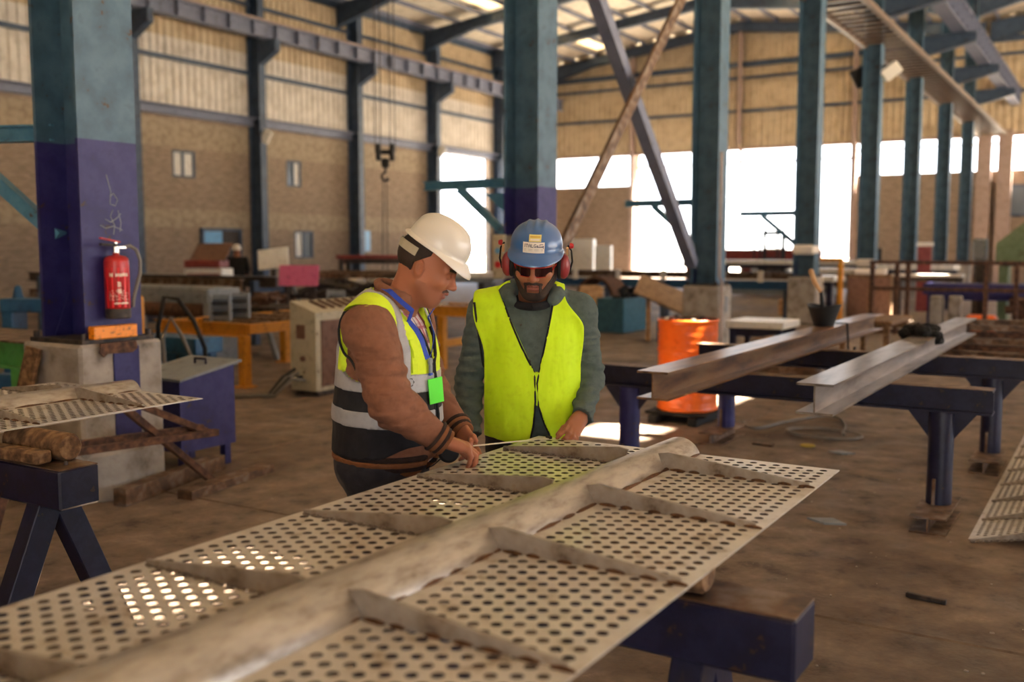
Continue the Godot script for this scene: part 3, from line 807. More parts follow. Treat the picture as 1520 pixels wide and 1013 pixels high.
# a panel: two perforated wings on a pipe, with tapering fins; origin below the pipe at the far end, running to +z
var panel_parts := {}
func make_panel(label: String, at: Vector3, length: float, fins: Array) -> Node3D:
	var t := thing("perforated_panel", label, "panel", at)
	var up := 0.115
	var key := "w%.2f" % length
	if not panel_parts.has(key):
		panel_parts[key] = [perforated(0.57, 0.080, 0.0, length), perforated(-0.57, -0.080, 0.0, length)]
		var pipe := Shape.new()
		# the pipe is a tapering pole, thinnest at its far end
		var mid := PackedVector3Array(); var rad := PackedFloat32Array(); var bore := PackedFloat32Array()
		for i in 5:
			var z := length * i / 4.0
			var rr := 0.082 + 0.0077 * z
			mid.append(v3(0, up + 0.052 + 0.012 * z - rr, z if i else -0.03)); rad.append(rr); bore.append(rr - 0.009)
		pipe.tube(mid, rad, 40, false)
		var back := mid.duplicate(); back.reverse(); bore.reverse()
		pipe.tube(back, bore, 32, false)
		pipe.lathe(PackedVector2Array([Vector2(0.073, 0), Vector2(0.082, 0)]), 40, xf(mid[0], v3(90, 0, 0)))
		panel_parts[key].append(pipe.done())
	for e in 2:
		var wing := put(panel_parts[key][e][0], "perforated_wing", M.bare_steel, t, xf(v3(0, up, 0)))
		put(panel_parts[key][e][1], "cut_edges", M.cut_edge, wing).set_meta("kind", "stuff")
	put(panel_parts[key][2], "pipe", M.pipe_steel, t)
	if not panel_parts.has("fin"):
		panel_parts.fin = Shape.new().prism(PackedVector2Array([Vector2(0.075, 0.0), Vector2(0.548, 0.0), Vector2(0.548, 0.012), Vector2(0.12, 0.055), Vector2(0.09, 0.058), Vector2(0.055, 0.052)]), 0.010, xf(v3(0, 0, -0.005))).done()
		var r := RandomNumberGenerator.new()
		r.seed = 3
		for name in ["bead", "stitch"]:
			var b := Shape.new()
			var x := 0.10
			while x < 0.53:
				var p := PackedVector3Array(); var rad := PackedFloat32Array()
				var len := r.randf_range(0.016, 0.034) if name == "bead" else r.randf_range(0.03, 0.06)
				for i in 6:
					p.append(v3(x + len * i / 5.0, 0.002, 0.008)); rad.append(0.0015 + (0.0052 if name == "bead" else 0.005) * sin(PI * (i + 0.4) / 5.8))
				b.tube(p, rad, 8)
				x += len + (0.006 if name == "bead" else r.randf_range(0.01, 0.05))
			panel_parts[name] = b.done()
		var bead := Shape.new()
		var zz := 0.0
		while zz < length:
			var p := PackedVector3Array(); var rad := PackedFloat32Array()
			var len := r.randf_range(0.05, 0.16)
			for i in 6:
				p.append(v3(0, 0, zz + len * i / 5.0)); rad.append(0.002 + r.randf_range(0.004, 0.007) * sin(PI * (i + 0.4) / 5.8))
			bead.tube(p, rad, 8)
			zz += len + r.randf_range(0.0, 0.04)
		panel_parts.seam = bead.done()
	for z in fins:
		for e in [0, 1]:
			var turn := Basis.IDENTITY if e == 0 else Basis.from_euler(Vector3(0, PI, 0))
			var fin := put(panel_parts.fin, "fin", M.fin_steel, t, Transform3D(turn, v3(0, up + 0.004, z)))
			put(panel_parts.stitch if e == 0 else panel_parts.bead, "weld_bead", M.weld_rust if e == 0 else M.weld, fin, xf(v3(0, 0.0, 0.0) if e == 0 else v3(0, 0, -0.016))).set_meta("kind", "stuff")
	for e in [-1, 1]:
		put(panel_parts.seam, "weld_seam", M.weld_rust, t, xf(v3(e * 0.086, up + 0.004, 0))).set_meta("kind", "stuff")
	return t

func sawhorse(label: String, x0: float, x1: float, z: float, legs: Array) -> Node3D:
	var t := thing("sawhorse", label, "sawhorse", v3((x0 + x1) / 2, 0, z), 0.0, "")
	var h := (x1 - x0) / 2
	put(Shape.new().box(v3(0, 0.724, 0), v3(h * 2, 0.156, 0.175), Basis.IDENTITY, 0.008).done(), "beam", M.deep_blue, t)
	put(box_mesh(v3(0, 0.8025, 0), v3(h * 2 - 0.004, 0.005, 0.168), 0.002), "worn_top", M.mill_web, t)
	for x in legs:
		for e in [-1, 1]:
			put(Shape.new().bar(v3(x - t.position.x, 0.65, e * 0.03), v3(x - t.position.x, 0.0, e * 0.30), 0.10, 0.085, 0.004, Vector3.RIGHT).done(), "leg", M.deep_blue, t)
		put(Shape.new().bar(v3(x - t.position.x, 0.22, -0.19), v3(x - t.position.x, 0.22, 0.19), 0.05, 0.03).done(), "brace", M.deep_blue, t)
	return t

func build_main_panel():
	var f := []
	for k in 8: f.append(0.29 + 0.515 * k)
	make_panel("large perforated steel panel with a central pipe and tapering fins that both men lean over", v3(-1.335, 0.806, -3.30), 3.9, f)
	sawhorse("blue sawhorse with chipped paint under the large panel, its end sticking out at the right", -1.95, -0.60, -2.30, [-0.86, -1.75])
	sawhorse("blue sawhorse under the near end of the large panel", -1.95, -0.75, 0.2, [-0.95, -1.75]).scale.y = 0.985
	for q in [[-1.02, "grey round log packing the large panel's right edge up from the sawhorse"], [-1.66, "round log packing the large panel's left edge up from the sawhorse"]]:
		var o := put(Shape.new().tube(PackedVector3Array([v3(-0.19, 0, 0), v3(-0.18, 0, 0), v3(0.18, 0, 0), v3(0.19, 0, 0)]), PackedFloat32Array([0.048, 0.057, 0.057, 0.048]), 18).done(), "log", M.timber)
		o.position = v3(q[0], 0.8055 + 0.057, -2.27)
		tag(o, q[1], "log", "logs under the large panel")

func build_left_panel():
	var f := []
	for k in 6: f.append(0.33 + 0.515 * k)
	make_panel("perforated panel with pipe and fins lying on a sawhorse at the left edge", v3(-4.35, 0.806, -3.29), 3.9, f)
	sawhorse("blue steel sawhorse with a scratched end at the left, in front of the concrete pedestal", -5.3, -3.42, -2.36, [-3.60, -5.0])
	sawhorse("blue sawhorse under the outer end of the left panel", -5.3, -3.6, -0.6, [-3.8, -5.0]).scale.y = 0.987
	for q in [[-3.72, "round log packing the left panel's right edge up from the sawhorse"], [-4.95, "round log packing the left panel's far edge up from the sawhorse"]]:
		var o := put(Shape.new().tube(PackedVector3Array([v3(-0.19, 0, 0), v3(-0.18, 0, 0), v3(0.18, 0, 0), v3(0.19, 0, 0)]), PackedFloat32Array([0.048, 0.057, 0.057, 0.048]), 18).done(), "log", M.timber)
		o.position = v3(q[0], 0.8055 + 0.057, -2.40)
		tag(o, q[1], "log", "logs under the left panel")
	var st := put(Shape.new().box(v3(0, 0.03, 0), v3(0.34, 0.05, 0.075), Basis.IDENTITY, 0.008).box(v3(-0.28, 0.025, 0), v3(0.3, 0.04, 0.06), Basis.IDENTITY, 0.006).done(), "timber_block", M.timber)
	st.position = v3(-3.72, 0.807, -2.29)
	st.rotation.y = 0.06
	tag(st, "short brown wooden block lying on the left sawhorse in front of the log", "block")
	var bolt := put(Shape.new().lathe(PackedVector2Array([Vector2(0, 0.016), Vector2(0.007, 0.015), Vector2(0.009, 0.0), Vector2(0.0, 0.0)]), 8).done(), "bolt", M.dark_steel)
	bolt.position = v3(-3.49, 0.806, -2.35)
	tag(bolt, "small dark bolt on top of the left sawhorse's end", "bolt")
# ---------------------------------------------------------------- the two long beams and their trestles
func make_trestle(label: String, x0: float, x1: float, z: float, legs: Array) -> Node3D:
	var t := thing("welding_trestle", label, "trestle", v3((x0 + x1) / 2, 0, z))
	var cx := (x0 + x1) / 2
	put(Shape.new().prism(i_poly(0.15, 0.15, 0.012, 0.012), x1 - x0, along(v3(x0 - cx, 0.743, 0), v3(x1 - cx, 0.743, 0))).done(), "cross_beam", M.deep_blue, t)
	put(box_mesh(v3(0, 0.819, 0), v3(x1 - x0 - 0.004, 0.003, 0.146), 0.001), "worn_top", M.mill_web, t)
	for x in legs:
		var lx: float = x - cx
		put(Shape.new().tube(PackedVector3Array([v3(lx, 0.1, 0), v3(lx, 0.668, 0)]), 0.074, 20).done(), "leg", M.purple if legs.find(x) == 0 else M.deep_blue, t)
		for e in [-1, 1]:
			var tri := PackedVector2Array([Vector2(e * 0.07, 0.667), Vector2(e * 0.20, 0.667), Vector2(e * 0.07, 0.50)])
			put(Shape.new().prism(tri, 0.012, xf(v3(lx, 0, -0.006))).done(), "gusset", M.deep_blue, t)
		put(Shape.new().prism(i_poly(0.1, 0.2, 0.01, 0.008), 0.62, xf(v3(lx, 0.05, -0.22))).done(), "base_beam", M.mill_web, t)
		put(Shape.new().bar(v3(lx - 0.02, 0.1, 0.085), v3(lx - 0.02, 0.26, 0.078), 0.012, 0.02).done(), "rib", M.mill_web, t)
	return t

func build_beams_and_trestles():
	make_trestle("nearer of two blue trestles under the long I-beams, its bare end at the right", -3.35, -0.62, -6.45, [-2.97, -0.90])
	make_trestle("farther of two blue trestles under the long I-beams, before the orange drum", -3.16, 0.35, -8.30, [-2.90, -0.81])
	for q in [[-2.17, -5.0, 5.65, "left of two long I-beams on the trestles, rusty, with a black bucket on it"], [-1.285, -4.97, 5.55, "right of two long I-beams on the trestles, shiny on top, with a black cloth on it"]]:
		var t := thing("steel_beam", q[3], "beam", v3(q[0], 0.82, q[1]), 0.0, "")
		put(Shape.new().prism(i_poly(0.158, 0.184, 0.012, 0.009), q[2], along(v3(0, 0.08, 0), v3(0, 0.08, -q[2]))).done(), "web_and_flanges", M.beam_rust if q[0] < -2.0 else M.beam_grey, t)
	# bucket with a cut-away rim and a trowel in it
	var b := thing("bucket", "black rubber bucket with a notched rim on the left I-beam", "bucket", v3(-2.20, 0.981, -8.75))
	var s := Shape.new()
	var N := 32
	for i in N:
		var a := TAU * i / N; var c := TAU * (i + 1) / N
		var h0 := 0.175 + 0.018 * cos(2.0 * a + 0.6); var h1 := 0.175 + 0.018 * cos(2.0 * c + 0.6)
		for k in 2:
			var r0 := 0.085 - 0.006 * k; var r1 := 0.145 - 0.006 * k
			var p := [v3(cos(a) * r0, 0.004 * k, -sin(a) * r0), v3(cos(c) * r0, 0.004 * k, -sin(c) * r0), v3(cos(c) * r1, h1, -sin(c) * r1), v3(cos(a) * r1, h0, -sin(a) * r1)]
			var na := v3(cos(a), -0.3, -sin(a)).normalized(); var nc := v3(cos(c), -0.3, -sin(c)).normalized()
			if k == 0: s.quad_n(p[0], p[1], p[2], p[3], na, nc, nc, na)
			else: s.quad_n(p[3], p[2], p[1], p[0], -na, -nc, -nc, -na)
			s.tri(v3(0, 0.004 * k, 0), p[0], p[1])
		s.quad(v3(cos(a) * 0.145, h0, -sin(a) * 0.145), v3(cos(c) * 0.145, h1, -sin(c) * 0.145), v3(cos(c) * 0.139, h1, -sin(c) * 0.139), v3(cos(a) * 0.139, h0, -sin(a) * 0.139))
	put(s.done(), "pail", M.black_rubber, b)
	var br := thing("brush", "brush with a pale wooden handle standing in the black bucket", "brush", v3(-2.22, 0.99, -8.78), 0.0)
	put(Shape.new().tube(PackedVector3Array([v3(-0.02, 0.28, 0.0), v3(-0.065, 0.36, 0.03), v3(-0.095, 0.46, 0.05), v3(-0.10, 0.48, 0.05)]), PackedFloat32Array([0.014, 0.02, 0.022, 0.014]), 10).done(), "handle", M.board_tan, br)
	put(Shape.new().tube(PackedVector3Array([v3(0.02, 0.0, 0.0), v3(-0.02, 0.29, 0.0)]), PackedFloat32Array([0.03, 0.013]), 10).done(), "bristle_head", M.black_rubber, br)
	# strap over the left beam
	var sp := PackedVector3Array()
	for q in [[-0.10, 0.12], [-0.10, 0.166], [0.0, 0.168], [0.098, 0.166], [0.104, 0.10], [0.11, 0.02], [0.115, -0.06], [0.135, -0.11], [0.165, -0.10], [0.17, -0.04]]: sp.append(v3(q[0], q[1], 0))
	var o := put(ribbon(sp, v3(0, 0, 1), 0.034, 0.006), "strap", M.black_cloth)
	o.position = v3(-2.17, 0.82, -9.05)
	tag(o, "black webbing strap slung over the left I-beam, its end curled below", "strap")
	# crumpled cloth on the right beam
	var f := Field.new()
	for q in [[-0.10, 0.02, -0.05, 0.05], [-0.03, 0.03, 0.06, 0.055], [0.05, 0.03, -0.04, 0.05], [0.10, 0.0, 0.08, 0.04], [-0.12, 0.0, 0.10, 0.04], [0.02, 0.03, 0.14, 0.045], [0.125, -0.05, 0.10, 0.03], [0.0, 0.035, -0.12, 0.04]]:
		f.egg(v3(q[0], q[1] + 0.012, q[2]), v3(q[3] * 1.3, q[3] * 0.9, q[3] * 1.4), 0.02)
	s = Shape.new()
	nets(s, f, v3(-0.22, -0.12, -0.24), v3(0.22, 0.13, 0.26), 0.008, func(p: Vector3, d: float) -> float: return maxf(d + 0.016 * wave_at(p * 14.0) + 0.006 * wave_at(p * 40.0), -0.001 - p.y if absf(p.x) < 0.094 else -1.0))
	o = put(s.done(), "cloth", M.black_cloth)
	o.position = v3(-1.30, 0.982, -8.2)
	tag(o, "crumpled black cloth thrown over the right I-beam", "cloth")

var wave2: FastNoiseLite
func wave_at(p: Vector3) -> float:
	if wave2 == null:
		wave2 = FastNoiseLite.new()
		wave2.seed = 77
		wave2.frequency = 1.0
	return wave2.get_noise_3dv(p)
# ---------------------------------------------------------------- things round the nearest pedestal and at the left edge
func build_pedestal_things():
	# fire extinguisher on the column's flange
	var t := thing("fire_extinguisher", "red fire extinguisher with a black hose hanging on the nearest purple column", "fire extinguisher", v3(-5.635, 1.19, -4.22))
	put(Shape.new().lathe(PackedVector2Array([Vector2(0, 0.045), Vector2(0.078, 0.05), Vector2(0.079, 0.372), Vector2(0.074, 0.394), Vector2(0.056, 0.408), Vector2(0.022, 0.414), Vector2(0.02, 0.435)]), 28, Transform3D.IDENTITY, true).done(), "cylinder", M.red, t)
	put(Shape.new().lathe(PackedVector2Array([Vector2(0, 0), Vector2(0.074, 0.0), Vector2(0.081, 0.008), Vector2(0.081, 0.062), Vector2(0.078, 0.066)]), 28).done(), "foot_ring", M.dark_steel, t)
	put(Shape.new().lathe(PackedVector2Array([Vector2(0.0, 0.43), Vector2(0.022, 0.43), Vector2(0.022, 0.47), Vector2(0.012, 0.48), Vector2(0.012, 0.50), Vector2(0, 0.50)]), 14).box(v3(0, 0.465, -0.04), v3(0.02, 0.02, 0.07)).done(), "valve", M.chrome, t)
	put(Shape.new().bar(v3(0, 0.50, -0.03), v3(0.02, 0.525, 0.13), 0.024, 0.010).done(), "lever", M.red, t)
	put(Shape.new().bar(v3(0, 0.48, -0.01), v3(0.02, 0.485, 0.13), 0.026, 0.016).done(), "grip", M.dark_steel, t)
	put(Shape.new().tube(PackedVector3Array([v3(0, 0.47, -0.07), v3(0, 0.475, -0.11), v3(0.01, 0.45, -0.15), v3(0.015, 0.38, -0.175), v3(0.015, 0.29, -0.17), v3(0.012, 0.20, -0.14), v3(0.01, 0.12, -0.115), v3(0.01, 0.07, -0.108)]), 0.012, 10).done(), "hose", M.grey_hose, t)
	# the printed label: a pale-lettered red sheet round the front of the cylinder
	var band := func(a0: float, a1: float, y0: float, y1: float, r: float, s: Shape) -> void:
		for i in 4:
			var a := lerpf(a0, a1, i / 4.0); var b := lerpf(a0, a1, (i + 1) / 4.0)
			var d0 := v3(cos(a), 0, -sin(a)); var d1 := v3(cos(b), 0, -sin(b))
			s.quad_n(d0 * r + v3(0, y0, 0), d1 * r + v3(0, y0, 0), d1 * r + v3(0, y1, 0), d0 * r + v3(0, y1, 0), d0, d1, d1, d0)
	var lb := Shape.new()
	band.call(-1.55, 0.55, 0.075, 0.335, 0.0797, lb)
	var label := put(lb.done(), "label_sheet", mat("label_red", col("d8202a"), 0.4), t)
	var ink := Shape.new()
	var r := RandomNumberGenerator.new()
	r.seed = 21
	for q in [[-0.75, 0.35, 0.275, 0.300], [-1.25, -0.95, 0.272, 0.302], [-0.6, -0.35, 0.205, 0.245], [-0.62, -0.3, 0.165, 0.20], [-0.9, 0.35, 0.094, 0.112]]:
		var a: float = q[0]
		while a < q[1] - 0.03:
			var wd := r.randf_range(0.05, 0.11)
			band.call(a, minf(a + wd, q[1]), q[2] + r.randf_range(0, 0.004), q[3] - r.randf_range(0, 0.006), 0.0801, ink)
			a += wd + 0.03
	for row in 9:
		var y := 0.122 + row * 0.0075
		var a := -1.3
		while a < 0.25:
			var wd := r.randf_range(0.03, 0.12)
			if r.randf() < 0.62: band.call(a, a + wd, y, y + 0.0035, 0.0801, ink)
			a += wd + 0.035
	put(ink.done(), "printing", mat("print_cream", col("f0dccb"), 0.5), label)
	# orange channel piece and rusty plate on the pedestal's edge
	var o := put(Shape.new().box(v3(0, 0.042, 0), v3(0.07, 0.084, 0.33), Basis.IDENTITY, 0.006).done(), "orange_channel", M.orange_plastic)
	o.position = v3(-5.665, 1.061, -4.20)
	tag(o, "orange painted steel block on the pedestal's edge below the fire extinguisher", "block")
	o = put(Shape.new().prism(PackedVector2Array([Vector2(-0.14, 0), Vector2(0.13, 0.0), Vector2(0.14, -0.05), Vector2(0.10, -0.075), Vector2(-0.09, -0.07), Vector2(-0.12, -0.09), Vector2(-0.15, -0.06)]), 0.012, Transform3D(Basis(Vector3(0, 0, -1), Vector3.UP, Vector3.RIGHT), Vector3.ZERO)).done(), "rusty_plate", M.rust)
	o.position = v3(-5.617, 1.035, -4.20)
	tag(o, "ragged rusty plate stuck to the pedestal just below the orange block", "plate")
	# plank leaning on the pedestal
	o = put(Shape.new().bar(v3(0, 0.012, 0), v3(0.12, 1.0, -0.2), 0.15, 0.028, 0.004, Vector3.BACK).done(), "leaning_plank", M.timber)
	o.position = v3(-6.2, 0.0, -3.70)
	tag(o, "dark plank leaning upright against the shaded face of the nearest pedestal", "plank")
	# blue bin with a sloping lid
	t = thing("steel_bin", "purple-blue steel bin with a sloping grey lid behind the nearest pedestal", "bin", v3(-6.03, 0, -5.10))
	var sx := Transform3D(Basis(Vector3(0, 0, -1), Vector3.UP, Vector3.RIGHT), v3(-0.25, 0, 0))
	put(Shape.new().prism(PackedVector2Array([Vector2(-0.28, 0.16), Vector2(0.24, 0.16), Vector2(0.24, 0.77), Vector2(-0.28, 0.68)]), 0.5, sx).done(), "body", M.purple, t)
	for q in [[0.2, 0.22], [0.2, -0.18], [-0.2, 0.22], [-0.2, -0.18]]: put(box_mesh(v3(q[0], 0.08, q[1]), v3(0.06, 0.16, 0.06)), "leg", M.purple, t)
	put(Shape.new().box(v3(0, 0.745, 0.01), v3(0.58, 0.02, 0.60), Basis.from_euler(Vector3(deg_to_rad(9), 0, 0)), 0.003).done(), "lid", M.grey_paint, t)
	put(Shape.new().tube(PackedVector3Array([v3(-0.02, 0.765, -0.10), v3(-0.02, 0.81, -0.10), v3(0.10, 0.81, -0.10), v3(0.10, 0.765, -0.10)]), 0.010, 8).done(), "handle", M.deep_blue, t)
	# brown tube stand
	t = thing("tube_stand", "stand of crossed rusty square tubes in front of the nearest pedestal", "stand", v3(-5.45, 0, -4.2))
	var p := t.position
	for q in [[v3(-5.30, 0.455, -3.20), v3(-5.22, 0.40, -4.66)], [v3(-5.38, 0.48, -3.20), v3(-5.32, 0.43, -4.62)], [v3(-5.30, 0.66, -3.98), v3(-5.36, 0.02, -4.74)], [v3(-5.34, 0.64, -4.15), v3(-5.26, 0.40, -4.62)], [v3(-5.30, 0.455, -3.24), v3(-5.32, 0.0, -3.10)], [v3(-5.46, 0.47, -3.24), v3(-5.5, 0.0, -3.10)]]:
		put(Shape.new().bar(q[0] - p, q[1] - p, 0.045, 0.045).done(), "tube", M.rust, t)
	put(box_mesh(v3(-5.36, 0.012, -4.74) - p, v3(0.14, 0.02, 0.22)), "foot_plate", M.rust, t)
	# timbers on the floor
	for q in [[v3(-5.42, 0.055, -4.02), v3(-5.72, 0.055, -5.12), 0.10, 0.11, "long dark timber on the floor right of the nearest pedestal"], [v3(-5.20, 0.03, -4.35), v3(-5.35, 0.03, -5.25), 0.12, 0.06, "low flat timber on the floor beside the longer dark one"]]:
		o = put(Shape.new().bar(q[0] - q[0], q[1] - q[0], q[2], q[3]).done(), "floor_timber", M.mill_web)
		o.position = q[0]
		tag(o, q[4], "timber")
	# green bench
	t = thing("green_bench", "green steel bench frame with one thick leg at the left edge", "bench", v3(-7.4, 0, -4.35))
	put(Shape.new().prism(i_poly(0.20, 0.14, 0.015, 0.012), 1.9, along(v3(-1.15, 0.86, 0), v3(0.75, 0.86, 0))).done(), "top_beam", M.green, t)
	put(box_mesh(v3(-0.2, 0.968, -0.25), v3(1.9, 0.016, 0.7)), "top_plate", M.mill_web, t)
	for x in [0.48, -0.9]:
		put(Shape.new().prism(i_poly(0.13, 0.12, 0.012, 0.01), 0.76, Transform3D(Basis(Vector3.RIGHT, Vector3(0, 0, -1), Vector3.UP), v3(x, 0, 0))).done(), "leg", M.green, t)
		put(box_mesh(v3(x, 0.38, -0.5), v3(0.08, 0.76, 0.08)), "leg", M.green, t)
	for x in [-0.6, 0.25, 0.66]: put(Shape.new().lathe(PackedVector2Array([Vector2(0, 0.014), Vector2(0.014, 0.012), Vector2(0.018, 0)]), 6, xf(v3(x, 0.87, 0.07), v3(90, 0, 0))).done(), "bolt", M.dark_steel, t)
	# blue press
	t = thing("hydraulic_press", "dark blue hydraulic press standing behind the green bench at the left", "press", v3(-9.6, 0, -6.3), 0.5)
	put(box_mesh(v3(0, 0.18, 0), v3(0.85, 0.36, 0.55), 0.01), "base", M.machine_blue, t)
	put(box_mesh(v3(0, 0.56, 0), v3(0.75, 0.12, 0.4), 0.01), "bed", M.machine_blue, t)
	for e in [-1, 1]: put(box_mesh(v3(e * 0.33, 0.74, 0), v3(0.12, 0.78, 0.3), 0.01), "upright", M.machine_blue, t)
	put(box_mesh(v3(0, 1.06, 0), v3(0.78, 0.14, 0.34), 0.01), "head", M.machine_blue, t)
	put(Shape.new().lathe(PackedVector2Array([Vector2(0, 1.36), Vector2(0.09, 1.36), Vector2(0.1, 1.34), Vector2(0.1, 0.86), Vector2(0.05, 0.86), Vector2(0.05, 0.66), Vector2(0, 0.66)]), 18, xf(v3(0.06, 0, 0))).done(), "ram", M.machine_blue, t)
	put(Shape.new().lathe(PackedVector2Array([Vector2(0, 1.27), Vector2(0.03, 1.25), Vector2(0.05, 1.16), Vector2(0.06, 1.13)]), 12, xf(v3(-0.28, 0, 0))).done(), "gauge", M.machine_blue, t)

func build_right_side():
	# a third panel, lying on its pipe with one edge on the floor
	var f := []
	for k in 8: f.append(0.34 + 0.52 * k)
	var t := make_panel("perforated panel lying tilted on the floor at the right edge", v3(-0.125, 0.0, -9.95), 3.9, f)
	t.rotation_degrees = Vector3(0, 0, 11.4)
	t.position = v3(-0.098, 0.006, -9.95)
	# stack of rusty angle frames
	for i in 5:
		var fr := thing("angle_frame", "rusty angle frame in the pile beyond the farther trestle, %s" % ["undermost", "second from below", "middle one", "second from the top", "topmost"][i], "frame", v3(-0.85 + 0.03 * i, 0.52 + 0.075 * i, -12.0), deg_to_rad(-6.0 + 5.0 * i), "pile of angle frames")
		for e in [-1, 1]: put(Shape.new().bar(v3(-0.75, 0, e * 0.45), v3(0.95, 0, e * 0.45), 0.06, 0.06).done(), "side_bar", M.rust if i % 2 else M.mill_web, fr)
		for x in [-0.7, 0.0, 0.75]: put(Shape.new().bar(v3(x, 0.0, -0.42), v3(x, 0.0, 0.42), 0.05, 0.05).done(), "cross_bar", M.rust, fr)
	t = thing("low_stand", "low rusty stand carrying the pile of angle frames", "stand", v3(-0.8, 0, -12.0))
	for x in [-0.5, 0.7]:
		put(Shape.new().bar(v3(x, 0.44, -0.6), v3(x, 0.44, 0.6), 0.08, 0.09).done(), "bearer", M.rust, t)
		for z in [-0.5, 0.5]: put(box_mesh(v3(x, 0.2, z), v3(0.08, 0.4, 0.08)), "leg", M.rust, t)
	# orange drum on a skid
	t = thing("oil_drum", "bright orange steel drum standing on a black skid behind the trestles", "drum", v3(-3.55, 0, -9.02))
	var pr := PackedVector2Array([Vector2(0, 0.10), Vector2(0.275, 0.10), Vector2(0.292, 0.11), Vector2(0.292, 0.125), Vector2(0.283, 0.135)])
	for k in 40:
		var y := 0.15 + k * 0.0195
		var band := 0.0
		for c in [0.39, 0.68]: band = maxf(band, 0.012 * exp(-pow((y - c) / 0.016, 2.0)))
		var rip := 0.004 * (0.5 + 0.5 * cos(TAU * y / 0.075)) if absf(y - 0.24) < 0.1 or absf(y - 0.82) < 0.1 else 0.0
		pr.append(Vector2(0.282 + band + rip, y))
	pr.append_array(PackedVector2Array([Vector2(0.283, 0.945), Vector2(0.294, 0.955), Vector2(0.294, 0.972), Vector2(0.284, 0.978)]))
	put(Shape.new().lathe(pr, 48, Transform3D.IDENTITY, true).done(), "shell", M.orange_drum, t)
	put(Shape.new().lathe(PackedVector2Array([Vector2(0.284, 0.975), Vector2(0.276, 0.955), Vector2(0, 0.955)]), 48).done(), "lid", M.mill_web, t)
	var sk := Shape.new()
	for x in [-0.2, 0.2]: sk.box(v3(x, 0.035, 0), v3(0.09, 0.07, 0.75))
	put(sk.done(), "skid_runner", M.black_rubber, t)
	put(box_mesh(v3(0, 0.085, 0), v3(0.62, 0.03, 0.6)), "skid_plate", M.black_rubber, t)
	var rg := RandomNumberGenerator.new()
	rg.seed = 8
	for i in 6:
		var b := put(Shape.new().lathe(PackedVector2Array([Vector2(0, 0.035), Vector2(0.02, 0.03), Vector2(0.028, 0.012), Vector2(0.028, 0)]), 10, xf(Vector3.ZERO, v3(0, 0, 0))).done(), "bottle_cap", [M.white_lamp, M.dark_red, M.dark_steel][i % 3])
		b.position = v3(-3.55 + [-0.17, -0.1, -0.03, 0.1, 0.18, 0.12][i], 0.956, -9.02 + [0.1, 0.17, 0.1, 0.12, 0.02, -0.06][i])
		b.scale = Vector3.ONE * rg.randf_range(0.9, 1.5)
		tag(b, "small %s metal part on the orange drum's lid, %s" % [["pale", "dark red", "black"][i % 3], "at the left" if i < 3 else "at the right"], "part", "small parts on the drum lid")

